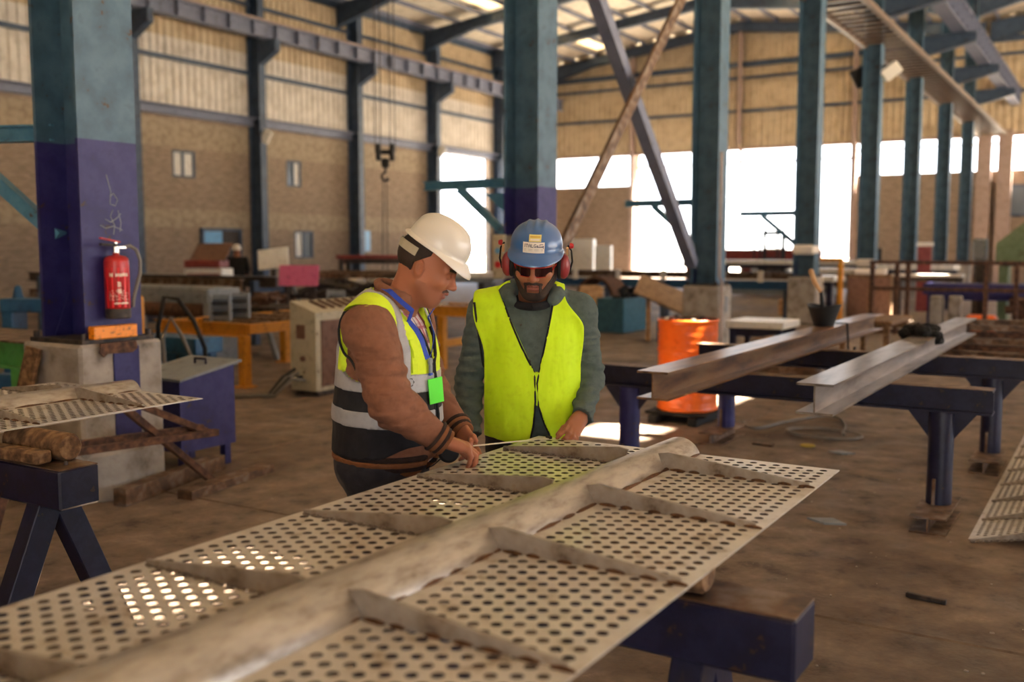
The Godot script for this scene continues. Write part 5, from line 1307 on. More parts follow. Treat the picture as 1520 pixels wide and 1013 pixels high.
func build_far_clutter():
	for q in [[v3(-19.6, 0, -37.6), v3(1.05, 2.0, 0.8), "tall white cabinet by the far brick wall, right of the blue helmet"], [v3(-17.9, 0, -36.2), v3(0.65, 1.72, 0.6), "slimmer white cabinet on a plinth, right of the tall one"]]:
		var t := thing("white_cabinet", q[2], "cabinet", q[0], 0.35)
		put(box_mesh(v3(0, q[1].y / 2 + 0.04, 0), q[1], 0.02), "body", M.white_paint, t)
		put(box_mesh(v3(q[1].x * 0.1, q[1].y / 2, q[1].z / 2 + 0.01), v3(q[1].x * 0.7, q[1].y * 0.8, 0.02)), "door", M.white_paint, t)
		put(box_mesh(v3(0, 0.03, 0), v3(q[1].x * 1.15, 0.06, q[1].z * 1.1)), "plinth", M.dark_steel, t)
	# red gantry bed and fork-lift in the open doorway
	var t := thing("red_gantry", "long dark red machine bed across the bright doorway", "machine", v3(-12.3, 0, -37.6))
	put(box_mesh(v3(0, 1.35, 0), v3(5.2, 0.5, 0.9), 0.02), "beam", M.dark_red, t)
	put(box_mesh(v3(0, 1.0, 0), v3(5.2, 0.2, 1.0), 0.02), "lower_rail", M.rail_pink, t)
	for x in [-2.3, 0.0, 2.3]: put(box_mesh(v3(x, 0.45, 0), v3(0.4, 0.9, 0.8), 0.02), "leg", M.dark_red, t)
	t = thing("forklift", "black fork-lift truck with its mast raised, in the bright doorway left of the fourth column", "forklift", v3(-10.9, 0, -35.4), 0.5)
	for e in [-1, 1]: put(box_mesh(v3(e * 0.32, 1.25, 0.75), v3(0.1, 2.1, 0.12)), "mast_rail", M.black_rubber, t)
	put(box_mesh(v3(0, 2.2, 0.75), v3(0.74, 0.1, 0.1)), "mast_head", M.black_rubber, t)
	put(box_mesh(v3(0, 0.95, 0.72), v3(0.74, 0.7, 0.08)), "carriage", M.dark_steel, t)
	put(box_mesh(v3(0, 0.75, -0.1), v3(1.0, 0.8, 1.5), 0.08), "body", M.dark_steel, t)
	for x in [-0.42, 0.42]:
		for z in [-0.6, 0.5]: put(box_mesh(v3(x, 1.6, z), v3(0.06, 1.1, 0.06)), "cage_post", M.black_rubber, t)
	put(box_mesh(v3(0, 2.15, -0.05), v3(0.95, 0.05, 1.25)), "roof", M.black_rubber, t)
	for x in [-0.48, 0.48]:
		for z in [-0.6, 0.5]: put(Shape.new().lathe(PackedVector2Array([Vector2(0, -0.09), Vector2(0.26, -0.09), Vector2(0.3, -0.05), Vector2(0.3, 0.05), Vector2(0.26, 0.09), Vector2(0, 0.09)]), 18, xf(v3(x, 0.3, z), v3(0, 0, 90))).done(), "wheel", M.black_rubber, t)
	for x in [-0.25, 0.25]: put(box_mesh(v3(x, 0.45, 1.3), v3(0.12, 0.05, 1.0)), "fork", M.dark_steel, t)
	# tables with white tops and blue legs between the columns
	for q in [[v3(-8.2, 0, -27.0), v3(3.6, 0.92, 1.3), "white-topped sheet table between the drum's column and the next"], [v3(-7.2, 0, -30.4), v3(2.6, 1.05, 1.2), "second white-topped sheet table, just behind the first"], [v3(-9.6, 0, -33.5), v3(5.0, 1.25, 1.3), "longest white-topped sheet table, farthest back before the red machine bed"], [v3(-4.9, 0, -29.6), v3(2.0, 1.2, 1.2), "white-topped sheet table right of the fourth column"]]:
		t = table("sheet_table", q[2], "table", q[0], q[1], M.white_paint, M.deep_blue, 0.14, 0.14)
		put(box_mesh(v3(0, q[1].y * 0.55, 0), v3(q[1].x * 0.92, 0.2, q[1].z * 0.85)), "lower_deck", M.grey_paint, t)
	var b := put(Shape.new().box(v3(0, 0.2, 0), v3(0.7, 0.4, 0.5), Basis.IDENTITY, 0.04).done(), "wooden_crate", M.board_tan)
	b.position = v3(-6.9, 0, -24.6)
	tag(b, "tan crate on the floor under the white sheet tables, right of the drum", "crate")
	# yellow post
	t = thing("yellow_post", "slim orange-yellow post frame right of the fourth column", "post", v3(-5.35, 0, -22.6))
	put(box_mesh(v3(0, 0.72, 0), v3(0.1, 1.44, 0.1)), "post", M.yellow, t)
	put(box_mesh(v3(-0.3, 1.4, 0), v3(0.6, 0.09, 0.09)), "arm", M.yellow, t)
	put(box_mesh(v3(0, 0.01, 0), v3(0.25, 0.02, 0.25)), "foot", M.yellow, t)
	t = thing("screen_desk", "operator's screen on a pale desk left of the fifth column", "screen", v3(-6.6, 0, -31.6), 0.3)
	put(box_mesh(v3(0, 0.55, 0), v3(0.5, 1.1, 0.4), 0.02), "cabinet", M.beige, t)
	put(box_mesh(v3(0, 1.4, 0), v3(0.62, 0.5, 0.14), 0.02), "monitor", M.black_rubber, t)
	put(box_mesh(v3(0, 1.4, 0.075), v3(0.4, 0.3, 0.01)), "display", M.sky_panel, t)
	put(box_mesh(v3(0, 1.13, 0), v3(0.12, 0.1, 0.12)), "stem", M.black_rubber, t)
	# rusty guard rail
	t = thing("guard_rail", "long rusty guard rail with posts, left of the green machine hood", "railing", v3(-1.4, 0, -20.1))
	for y in [1.38, 0.88, 0.06]: put(box_mesh(v3(0, y, 0), v3(5.6, 0.07, 0.06)), "rail", M.rust, t)
	for x in [-2.75, -2.3, -2.1, -0.75, -0.25, 0.65, 1.15, 1.75, 2.7]: put(box_mesh(v3(x, 0.69, 0), v3(0.08, 1.38, 0.08)), "post", M.rust, t)
	# behind the rail
	t = table("blue_workbench", "purple-blue workbench behind the rusty guard rail", "workbench", v3(-2.5, 0, -22.6), v3(2.1, 0.92, 1.0), M.purple, M.purple, 0.22, 0.16)
	for q in [[v3(-3.2, 0, -21.6), "pale grey concrete post in front of the blue workbench, left of two"], [v3(-2.85, 0, -21.6), "pale grey concrete post in front of the blue workbench, right of two"]]:
		var o := put(Shape.new().box(v3(0, 0.35, 0), v3(0.24, 0.7, 0.24), Basis.IDENTITY, 0.02).done(), "concrete_post", M.concrete)
		o.position = q[0]
		tag(o, q[1], "post", "concrete posts by the workbench")
	t = thing("wooden_cupboard", "brown wooden cupboard left of the rusty guard rail, before the fifth column", "cupboard", v3(-5.0, 0, -24.0), 0.1)
	put(box_mesh(v3(0, 0.52, 0), v3(0.95, 1.04, 0.6), 0.01), "body", M.timber, t)
	for e in [-1, 1]: put(box_mesh(v3(e * 0.23, 0.52, 0.31), v3(0.43, 0.92, 0.03)), "door", M.copper_panel, t)
	put(box_mesh(v3(0, 1.11, 0), v3(0.7, 0.14, 0.5), 0.03), "bundle", M.label_white, t)
	t = thing("green_machine", "drab green machine with a sloping hood at the right edge, behind the rail", "machine", v3(-1.4, 0, -23.95), 0.0)
	put(Shape.new().prism(PackedVector2Array([Vector2(-0.95, 1.35), Vector2(0.9, 1.35), Vector2(0.9, 2.35), Vector2(-0.25, 2.35), Vector2(-0.95, 1.75)]), 0.9, xf(v3(0, 0, -0.45))).done(), "hood", M.machine_green, t)
	for x in [-0.8, 0.75]: put(box_mesh(v3(x, 0.68, 0), v3(0.18, 1.36, 0.7)), "stand", M.machine_green, t)
	put(box_mesh(v3(0, 1.31, 0.3), v3(1.7, 0.08, 0.3)), "tray", M.dark_steel, t)
	t = thing("drill_column", "grey drilling machine with a dark base left of the green machine", "machine", v3(-2.75, 0, -24.4), 0.0)
	put(Shape.new().lathe(PackedVector2Array([Vector2(0, 0), Vector2(0.3, 0), Vector2(0.3, 0.1), Vector2(0.14, 0.14), Vector2(0.14, 1.5), Vector2(0, 1.5)]), 20).done(), "column", M.dark_steel, t)
	put(box_mesh(v3(0, 1.62, 0.1), v3(0.3, 0.5, 0.4), 0.05), "head", M.grey_paint, t)
	t = thing("red_cabinet", "narrow dark red cabinet with a white top far behind the rail", "cabinet", v3(-4.5, 0, -28.0), 0.2)
	put(box_mesh(v3(0, 0.85, 0), v3(0.34, 1.7, 0.34), 0.02), "body", M.dark_red, t)
	put(box_mesh(v3(0.02, 1.75, 0), v3(0.4, 0.1, 0.38), 0.02), "top", M.white_paint, t)
	t = table("pale_table", "pale-topped table behind the rusty guard rail, below the dark red cabinet", "table", v3(-3.9, 0, -24.9), v3(1.5, 1.05, 0.7), M.white_paint, M.dark_steel, 0.06, 0.08)
	lumps("rail_scrap", "brown scrap stacked on the floor behind the rusty guard rail", "scrap", v3(-1.0, 0, -21.4), v3(1.6, 0.7, 0.7), M.rust, 31, 22)
	var ob := put(Shape.new().box(v3(0, 0.17, 0), v3(0.55, 0.34, 0.4), Basis.IDENTITY, 0.05).done(), "orange_box", M.orange_drum)
	ob.position = v3(-2.35, 0, -21.5)
	tag(ob, "small orange box on the floor behind the rail, under the blue workbench", "box")
	# far racks along the last bays
	for q in [[v3(-24.0, 0, -40.0), "grey machine block by the far left doorway, behind the white helmet"], [v3(-14.0, 0, -45.0), "grey machine block in the glare of the far doorway"]]:
		t = thing("far_machine", q[1], "machine", q[0], 0.2)
		put(box_mesh(v3(0, 0.6, 0), v3(2.2, 1.2, 1.2), 0.05), "body", M.grey_paint, t)
		put(box_mesh(v3(0.4, 1.4, 0), v3(0.9, 0.5, 0.9), 0.05), "head", M.beige, t)
# ---------------------------------------------------------------- figures: tapered limbs and ellipsoids, joined smoothly and meshed as surface nets
class Field:
	var kind := PackedByteArray()
	var op := PackedByteArray()
	var a := PackedVector3Array()
	var ba := PackedVector3Array()
	var il := PackedFloat32Array()
	var ra := PackedFloat32Array()
	var dr := PackedFloat32Array()
	var kk := PackedFloat32Array()
	var inv: Array[Transform3D] = []
	var rinv := PackedVector3Array()
	func limb(p: Vector3, q: Vector3, r0: float, r1: float, k := 0.03, cut := 0) -> Field:
		kind.append(0); op.append(cut); a.append(p); ba.append(q - p); il.append(1.0 / max((q - p).length_squared(), 1e-9)); ra.append(r0); dr.append(r1 - r0); kk.append(k)
		inv.append(Transform3D.IDENTITY); rinv.append(Vector3.ONE)
		return self
	func egg(c: Vector3, r: Vector3, k := 0.03, basis := Basis.IDENTITY, cut := 0) -> Field:
		kind.append(1); op.append(cut); a.append(c); ba.append(Vector3.ZERO); il.append(1.0); ra.append(0.0); dr.append(0.0); kk.append(k)
		inv.append(Transform3D(Basis.from_scale(Vector3(1 / r.x, 1 / r.y, 1 / r.z)) * basis.inverse(), Vector3.ZERO) * Transform3D(Basis.IDENTITY, -c)); rinv.append(Vector3(1 / r.x, 1 / r.y, 1 / r.z))
		return self
	func one(i: int, p: Vector3) -> float:
		if kind[i] == 0:
			var pa := p - a[i]
			var h := clampf(pa.dot(ba[i]) * il[i], 0.0, 1.0)
			return (pa - ba[i] * h).length() - ra[i] - dr[i] * h
		var q: Vector3 = inv[i] * p
		var k0 := q.length()
		return k0 * (k0 - 1.0) / maxf((q * rinv[i]).length(), 1e-6)
	func dist(p: Vector3, ids: PackedInt32Array) -> float:
		var r := 1e3
		for i in ids:
			var d := one(i, p)
			var k := kk[i]
			if op[i] == 0:
				var h := maxf(k - absf(r - d), 0.0) / k
				r = minf(r, d) - h * h * k * 0.25
			else:
				var h := maxf(k - absf(r + d), 0.0) / k
				r = maxf(r, -d) + h * h * k * 0.25
		return r
	func all() -> PackedInt32Array: return PackedInt32Array(range(kind.size()))
	func at(p: Vector3) -> float: return dist(p, all())
	# depth of the front surface along z at (x, y)
	func front(x: float, y: float, from := 0.45, step := -0.004) -> float:
		var ids := all(); var z := from
		for i in 260:
			if dist(Vector3(x, y, z), ids) < 0.0: return z
			z += step
		return from + step * 130

# meshes the field inside lo..hi into shape s; more(p, d) may bend or cut it; out places the result; tint(p) colours it
func nets(s: Shape, f: Field, lo: Vector3, hi: Vector3, cell: float, more = null, out := Transform3D.IDENTITY, tint = null) -> void:
	var n := Vector3i(((hi - lo) / cell).ceil()) + Vector3i.ONE
	var sx := 1; var sy := n.x; var sz := n.x * n.y
	var vals := PackedFloat32Array(); vals.resize(n.x * n.y * n.z); vals.fill(1e3)
	var slot := PackedInt32Array(); slot.resize(n.x * n.y * n.z); slot.fill(-1)
	const B := 5
	var reach := B * cell * 0.87
	var ids := f.all()
	var cells := PackedInt32Array()
	var has_more := more != null
	for bz in range(0, n.z - 1, B):
		for by in range(0, n.y - 1, B):
			for bx in range(0, n.x - 1, B):
				var mid := lo + Vector3(bx + B * 0.5, by + B * 0.5, bz + B * 0.5) * cell
				var d := f.dist(mid, ids)
				if d > reach * 1.6 + (0.06 if has_more else 0.006): continue
				if absf(more.call(mid, d) if has_more else d) > reach * 1.8 + 0.008: continue
				var near := PackedInt32Array()
				for i in ids:
					if f.one(i, mid) < d + reach * 3.2 + f.kk[i] or f.op[i] == 1: near.append(i)
				if near.is_empty() : continue
				var x1 := mini(bx + B, n.x - 1); var y1 := mini(by + B, n.y - 1); var z1 := mini(bz + B, n.z - 1)
				for z in range(bz, z1 + 1):
					for y in range(by, y1 + 1):
						var row := y * sy + z * sz
						for x in range(bx, x1 + 1):
							if vals[row + x] > 900.0:
								var p := lo + Vector3(x, y, z) * cell
								var v := f.dist(p, near)
								vals[row + x] = more.call(p, v) if has_more else v
				for z in range(bz, z1):
					for y in range(by, y1):
						for x in range(bx, x1): cells.append(x + y * sy + z * sz)
	var pos := PackedVector3Array(); var nor := PackedVector3Array(); var tin := PackedColorArray()
	var live := PackedInt32Array()
	var off := [0, sx, sy, sx + sy, sz, sx + sz, sy + sz, sx + sy + sz]
	var edges := [[0, 1], [2, 3], [4, 5], [6, 7], [0, 2], [1, 3], [4, 6], [5, 7], [0, 4], [1, 5], [2, 6], [3, 7]]
	var corner := [Vector3(0, 0, 0), Vector3(1, 0, 0), Vector3(0, 1, 0), Vector3(1, 1, 0), Vector3(0, 0, 1), Vector3(1, 0, 1), Vector3(0, 1, 1), Vector3(1, 1, 1)]
	var g := PackedFloat32Array(); g.resize(8)
	for c in cells:
		var lowest := 1e9; var highest := -1e9
		for k in 8:
			g[k] = vals[c + off[k]]
			lowest = minf(lowest, g[k]); highest = maxf(highest, g[k])
		if lowest >= 0.0 or highest < 0.0 or highest > 900.0: continue
		var sum := Vector3.ZERO; var cnt := 0
		for e in edges:
			var p0 := g[e[0]]; var p1 := g[e[1]]
			if (p0 < 0.0) != (p1 < 0.0):
				sum += corner[e[0]].lerp(corner[e[1]], p0 / (p0 - p1)); cnt += 1
		var z := c / sz; var y := (c - z * sz) / sy; var x := c - z * sz - y * sy
		var p := lo + (Vector3(x, y, z) + sum / cnt) * cell
		slot[c] = pos.size()
		live.append(c)
		pos.append(out * p)
		var gr := Vector3(g[1] + g[3] + g[5] + g[7] - g[0] - g[2] - g[4] - g[6], g[2] + g[3] + g[6] + g[7] - g[0] - g[1] - g[4] - g[5], g[4] + g[5] + g[6] + g[7] - g[0] - g[1] - g[2] - g[3])
		nor.append((out.basis * gr).normalized())
		if tint != null: tin.append(tint.call(p))
	var colored := tint != null
	var ax := [[sx, sy, sz], [sy, sz, sx], [sz, sx, sy]]
	for c in live:
		var inside := vals[c] < 0.0
		for q in ax:
			if (vals[c + q[0]] < 0.0) == inside: continue
			var i0 := slot[c]; var i1 := slot[c - q[1]] if c >= q[1] else -1; var i3 := slot[c - q[2]] if c >= q[2] else -1
			var i2 := slot[c - q[1] - q[2]] if c >= q[1] + q[2] else -1
			if i1 < 0 or i2 < 0 or i3 < 0: continue
			var o := [i0, i1, i2, i3] if inside else [i0, i3, i2, i1]
			s.quad_n(pos[o[0]], pos[o[1]], pos[o[2]], pos[o[3]], nor[o[0]], nor[o[1]], nor[o[2]], nor[o[3]])
			if colored:
				for k in [0, 2, 1, 0, 3, 2]: s.c.append(tin[o[k]])

func white_fill(s: Shape, c: Color) -> void:
	while s.c.size() < s.v.size(): s.c.append(c)


# the bare head: chin 0.125 below the origin, crown 0.11 above, face towards +z
func head_field() -> Field:
	var f := Field.new()
	f.egg(v3(0, 0.028, -0.012), v3(0.077, 0.085, 0.097), 0.03)
	f.egg(v3(0, -0.030, 0.028), v3(0.064, 0.082, 0.066), 0.04)
	f.egg(v3(0, -0.088, 0.045), v3(0.040, 0.036, 0.040), 0.035)
	f.egg(v3(0, -0.107, 0.066), v3(0.022, 0.018, 0.018), 0.02)
	for e in [-1, 1]:
		f.limb(v3(e * 0.058, -0.055, 0.0), v3(e * 0.022, -0.104, 0.055), 0.020, 0.016, 0.03)
		f.egg(v3(e * 0.043, -0.026, 0.066), v3(0.022, 0.018, 0.020), 0.025)
		f.limb(v3(e * 0.012, 0.020, 0.090), v3(e * 0.045, 0.020, 0.078), 0.010, 0.009, 0.018)
	for e in [-1, 1]:
		f.egg(v3(e * 0.031, 0.000, 0.100), v3(0.020, 0.012, 0.018), 0.014, Basis.IDENTITY, 1)
	for e in [-1, 1]:
		f.egg(v3(e * 0.031, 0.001, 0.079), v3(0.0165, 0.0125, 0.0125), 0.004)
		f.limb(v3(e * 0.017, -0.004, 0.0905), v3(e * 0.044, -0.005, 0.0835), 0.0028, 0.0022, 0.003)
	f.limb(v3(0, 0.010, 0.091), v3(0, -0.030, 0.110), 0.008, 0.011, 0.014)
	f.egg(v3(0, -0.033, 0.112), v3(0.012, 0.010, 0.011), 0.010)
	for e in [-1, 1]:
		f.egg(v3(e * 0.0135, -0.036, 0.101), v3(0.009, 0.008, 0.010), 0.008)
	f.limb(v3(-0.019, -0.063, 0.088), v3(0, -0.060, 0.098), 0.005, 0.0065, 0.008)
	f.limb(v3(0.019, -0.063, 0.088), v3(0, -0.060, 0.098), 0.005, 0.0065, 0.008)
	f.limb(v3(-0.016, -0.075, 0.087), v3(0.016, -0.075, 0.087), 0.006, 0.006, 0.010)
	f.egg(v3(0, -0.075, 0.092), v3(0.014, 0.0065, 0.008), 0.006)
	f.limb(v3(-0.022, -0.068, 0.097), v3(0.022, -0.068, 0.097), 0.0016, 0.0016, 0.005, 1)
	for e in [-1, 1]:
		var tilt := Basis.from_euler(Vector3(-0.15, e * 0.35, e * -0.12))
		f.egg(v3(e * 0.079, -0.010, -0.012), v3(0.011, 0.032, 0.019), 0.008, tilt)
		f.egg(v3(e * 0.090, -0.006, -0.006), v3(0.008, 0.018, 0.010), 0.006, tilt, 1)
		f.egg(v3(e * 0.084, -0.012, 0.004), v3(0.006, 0.007, 0.005), 0.005)
	return f

# a hand as five chains of joints; each chain is [points, radius]; palm is [wrist, knuckle row...]
func hand_into(f: Field, wrist: Vector3, palm_to: Vector3, across: Vector3, chains: Array) -> void:
	for i in 4:
		var k := palm_to + across * (i - 1.5)
		f.limb(wrist + across * (i - 1.5) * 0.45, k, 0.017, 0.0125, 0.014)
	f.limb(wrist + across * -1.2, palm_to.lerp(wrist, 0.45) + across * -1.2, 0.016, 0.017, 0.014)
	for c in chains:
		var p: Array = c[0]; var r: float = c[1]
		for i in p.size() - 1:
			f.limb(p[i], p[i + 1], r * (1.0 - 0.07 * i), r * (0.95 - 0.08 * i), 0.005 if i else 0.009)
func cloth(called: String, c: Color, dark := 0.25, scale := 3.0, rough := 0.9) -> StandardMaterial3D:
	var t := noise_tex("cloth_" + called, called.length() * 7 + 60, 0.02, 5, [[0.0, c.darkened(dark)], [0.45, c], [0.7, c.lightened(0.04)], [1.0, c.darkened(dark * 0.6)]], 256)
	return mat(called, Color.WHITE, rough, 0.0, t, scale)

func skin_mat(called: String) -> StandardMaterial3D:
	var m := mat(called, Color.WHITE, 0.5)
	m.vertex_color_use_as_albedo = true
	m.subsurf_scatter_enabled = true
	m.subsurf_scatter_strength = 0.06
	m.metallic_specular = 0.4
	return m

func lin(hex: String) -> Color: return Color(hex).srgb_to_linear()

# a strip that lies on a surface: path of points, half width along 'side'
func ribbon(path: PackedVector3Array, side: Vector3, half: float, thick: float) -> ArrayMesh:
	var s := Shape.new()
	for i in path.size() - 1:
		var a := path[i]; var b := path[i + 1]
		var d := (b - a).normalized()
		var w := (side - d * side.dot(d)).normalized() * half
		s.box((a + b) * 0.5, Vector3(half * 2, thick, a.distance_to(b) * 1.06), Basis(w.normalized(), d.cross(w.normalized()), d), thick * 0.3)
	return s.done()

var wave: FastNoiseLite

func build_people():
	wave = FastNoiseLite.new()
	wave.seed = 9
	wave.frequency = 1.0
	wave.fractal_octaves = 3
	cloth("vest_yellow", col("c9ef0a"), 0.08, 3.0, 0.8)
	cloth("vest_lime", col("d4ee2a"), 0.08, 3.0, 0.8)
	cloth("vest_black", col("17161a"), 0.2, 3.0, 0.85)
	cloth("piping", col("0e0e10"), 0.1, 3.0, 0.8)
	cloth("silver_tape", col("a3a2a5"), 0.10, 4.0, 0.45)
	cloth("jacket_brown", col("80533d"), 0.16, 4.0, 0.95)
	cloth("rib_dark", col("2e1d15"), 0.2, 4.0, 0.95)
	cloth("rib_tan", col("7c4c2a"), 0.2, 4.0, 0.95)
	cloth("hoodie", col("4c5855"), 0.16, 4.0, 0.95)
	cloth("collar_black", col("121116"), 0.2, 4.0, 0.95)
	cloth("trousers_dark", col("1d1a1c"), 0.25, 3.0, 0.95)
	cloth("trousers_denim", col("2b2a30"), 0.35, 3.0, 0.95)
	cloth("boots", col("1a1512"), 0.3, 5.0, 0.7)
	cloth("lanyard_blue", col("1c3fae"), 0.1, 3.0, 0.6)
	mat("helmet_white", col("ddd6cb"), 0.28).clearcoat_enabled = true
	mat("helmet_blue", col("2a5c96"), 0.22).clearcoat_enabled = true
	mat("muff_red", col("8e3236"), 0.4)
	mat("lens_dark", col("2a0f0f"), 0.06)
	mat("lens_rim", col("a8241e"), 0.2)
	mat("card_green", col("5df03a"), 0.4)
	mat("beard_dark", W_DARK, 0.9)
	mat("hair_dark", col("33241b"), 0.8)
	mat("hair_thin", col("583c30"), 0.85)
	mat("shirt_plaid", Color.WHITE, 0.9, 0.0, plaid(), 5.0)
	skin_mat("skin")
	man_in_blue_helmet()
	man_in_white_helmet()
	distant_man()

const HAT_X := 0.098
const HAT_Z := 0.114
const W_DARK := Color(0.20, 0.145, 0.115)

func plaid() -> ImageTexture:
	var im := Image.create(128, 128, false, Image.FORMAT_RGB8)
	im.fill(col("d8c8c4"))
	for k in 4:
		im.fill_rect(Rect2i(k * 32, 0, 9, 128), col("b06a70"))
		im.fill_rect(Rect2i(0, k * 32 + 12, 128, 6), col("a85c64"))
		im.fill_rect(Rect2i(k * 32 + 18, 0, 3, 128), col("4a4e78"))
	return ImageTexture.create_from_image(im)

# skin colour of a head: lips, stubble, brows and the shade of a shaven jaw are the skin's own colours
func face_tint(base: Color, lip: Color, brow: Color, stubble: Color, amount: float) -> Callable:
	return func(p: Vector3) -> Color:
		var c := base
		if p.z > 0.03 and p.y < -0.02:
			var jaw := smoothstep(-0.035, -0.06, p.y) * smoothstep(0.0, 0.03, p.z)
			c = c.lerp(stubble, amount * jaw)
		elif p.y < -0.045 and p.z > -0.02: c = c.lerp(stubble, amount * smoothstep(-0.02, 0.02, p.z))
		if absf(p.x) < 0.024 and p.y > -0.084 and p.y < -0.056 and p.z > 0.088: c = c.lerp(lip, 0.75)
		if p.z > 0.07 and absf(p.y - 0.0205 - absf(p.x) * 0.05) < 0.005 and absf(p.x) > 0.010 and absf(p.x) < 0.052: c = brow
		if p.y < -0.006 and p.y > -0.045 and absf(p.x) < 0.02 and p.z > 0.1: c = c.lerp(lip, 0.12)
		return c

func build_head(s: Shape, hx: Transform3D, tint: Callable, neck_to: Vector3, cell := 0.0034) -> Field:
	var f := head_field()
	f.limb(v3(0, -0.05, -0.028), hx.affine_inverse() * neck_to, 0.056, 0.062, 0.03)
	nets(s, f, v3(-0.105, -0.22, -0.15), v3(0.105, 0.125, 0.135), cell, null, hx, tint)
	return f

# hard hat in head axes: crown, turned-down peak at the front, gutter round the rim
func helmet(t: Node3D, hx: Transform3D, m: Material, ridges: int, brim: float, peak: float) -> void:
	var s := Shape.new()
	var rows := 16; var cols := 56
	var grid := []; var thick := 0.004
	for i in rows + 1:
		var line := PackedVector3Array()
		for k in cols:
			var a := TAU * k / cols
			var th := PI * 0.5 * i / rows
			var rx := HAT_X; var rz := HAT_Z
			var p := v3(sin(a) * rx * pow(sin(th), 0.86), 0.052 + 0.102 * pow(cos(th), 0.82), cos(a) * rz * pow(sin(th), 0.86) - 0.004)
			var lift := 0.0
			for q in ridges:
				var off := (q - (ridges - 1) * 0.5) * 0.030
				lift += 0.0055 * exp(-pow((p.x - off) / 0.0065, 2.0))
			lift *= smoothstep(0.118, 0.142, p.y) if cos(a) > 0 else smoothstep(0.085, 0.12, p.y)
			var nn := v3(p.x / rx, (p.y - 0.05) / 0.1, p.z / rz).normalized()
			line.append(p + nn * lift)
		grid.append(line)
	# rim: out, then a lip downwards; longer at the front as a peak
	for step in 3:
		var line := PackedVector3Array()
		for k in cols:
			var a := TAU * k / cols
			var front: float = pow(maxf(cos(a), 0.0), 1.6)
			var reach: float = (brim + peak * front) * [0.35, 1.0, 1.04][step]
			var b: Vector3 = grid[rows][k]
			var d := v3(sin(a), 0, cos(a)).normalized()
			var drop: float = [-0.003, -0.008 - 0.022 * front, -0.014 - 0.026 * front][step]
			line.append(b + d * reach + v3(0, drop, 0))
		grid.append(line)
	var last := grid.size() - 1
	var nrm := []
	for i in grid.size():
		var line := PackedVector3Array()
		for k in cols:
			var up: Vector3 = grid[max(i - 1, 0)][k]; var dn: Vector3 = grid[min(i + 1, last)][k]
			var lf: Vector3 = grid[i][(k + cols - 1) % cols]; var rt: Vector3 = grid[i][(k + 1) % cols]
			var nn := (dn - up).cross(rt - lf)
			if i == 0: nn = Vector3.UP
			line.append(nn.normalized())
		nrm.append(line)
	for i in last:
		for k in cols:
			var j := (k + 1) % cols
			s.quad_n(hx * grid[i][k], hx * grid[i + 1][k], hx * grid[i + 1][j], hx * grid[i][j], hx.basis * nrm[i][k], hx.basis * nrm[i + 1][k], hx.basis * nrm[i + 1][j], hx.basis * nrm[i][j])
			s.quad_n(hx * (grid[i][j] - nrm[i][j] * thick), hx * (grid[i + 1][j] - nrm[i + 1][j] * thick), hx * (grid[i + 1][k] - nrm[i + 1][k] * thick), hx * (grid[i][k] - nrm[i][k] * thick), hx.basis * -nrm[i][j], hx.basis * -nrm[i + 1][j], hx.basis * -nrm[i + 1][k], hx.basis * -nrm[i][k])
	for k in cols:
		var j := (k + 1) % cols
		s.quad(hx * grid[last][k], hx * (grid[last][k] - nrm[last][k] * thick), hx * (grid[last][j] - nrm[last][j] * thick), hx * grid[last][j])
	put(s.done(), "hard_hat", m, t)

# legs, boots and the plain body under the clothes, standing with the feet apart
func legs_into(f: Field, fat: float, sway: float) -> void:
	f.egg(v3(0, 0.93, -0.01), v3(0.165 + fat, 0.13, 0.125 + fat), 0.06)
	for e in [-1, 1]:
		f.limb(v3(e * 0.095, 0.90, 0), v3(e * 0.115 + sway, 0.50, 0.02), 0.092 + fat, 0.066 + fat, 0.05)
		f.limb(v3(e * 0.115 + sway, 0.50, 0.02), v3(e * 0.125 + sway, 0.10, -0.02), 0.066 + fat, 0.052 + fat, 0.03)

func boots(t: Node3D, sway: float) -> void:
	for e in [-1, 1]:
		var f := Field.new()
		var c := v3(e * 0.125 + sway, 0, -0.02)
		f.limb(c + v3(0, 0.16, 0), c + v3(0, 0.07, 0), 0.058, 0.055, 0.02)
		f.limb(c + v3(0, 0.055, -0.02), c + v3(e * 0.02, 0.045, 0.15), 0.05, 0.044, 0.03)
		var s := Shape.new()
		nets(s, f, c + v3(-0.12, 0.0, -0.12), c + v3(0.12, 0.24, 0.24), 0.012, func(p: Vector3, d: float) -> float: return maxf(d, 0.004 - p.y))
		put(s.done(), "boot", M.boots, t)

func folds(p: Vector3, amp: float, fx: float, fy: float) -> float:
	return amp * wave.get_noise_3d(p.x * fx, p.y * fy, p.z * fx)

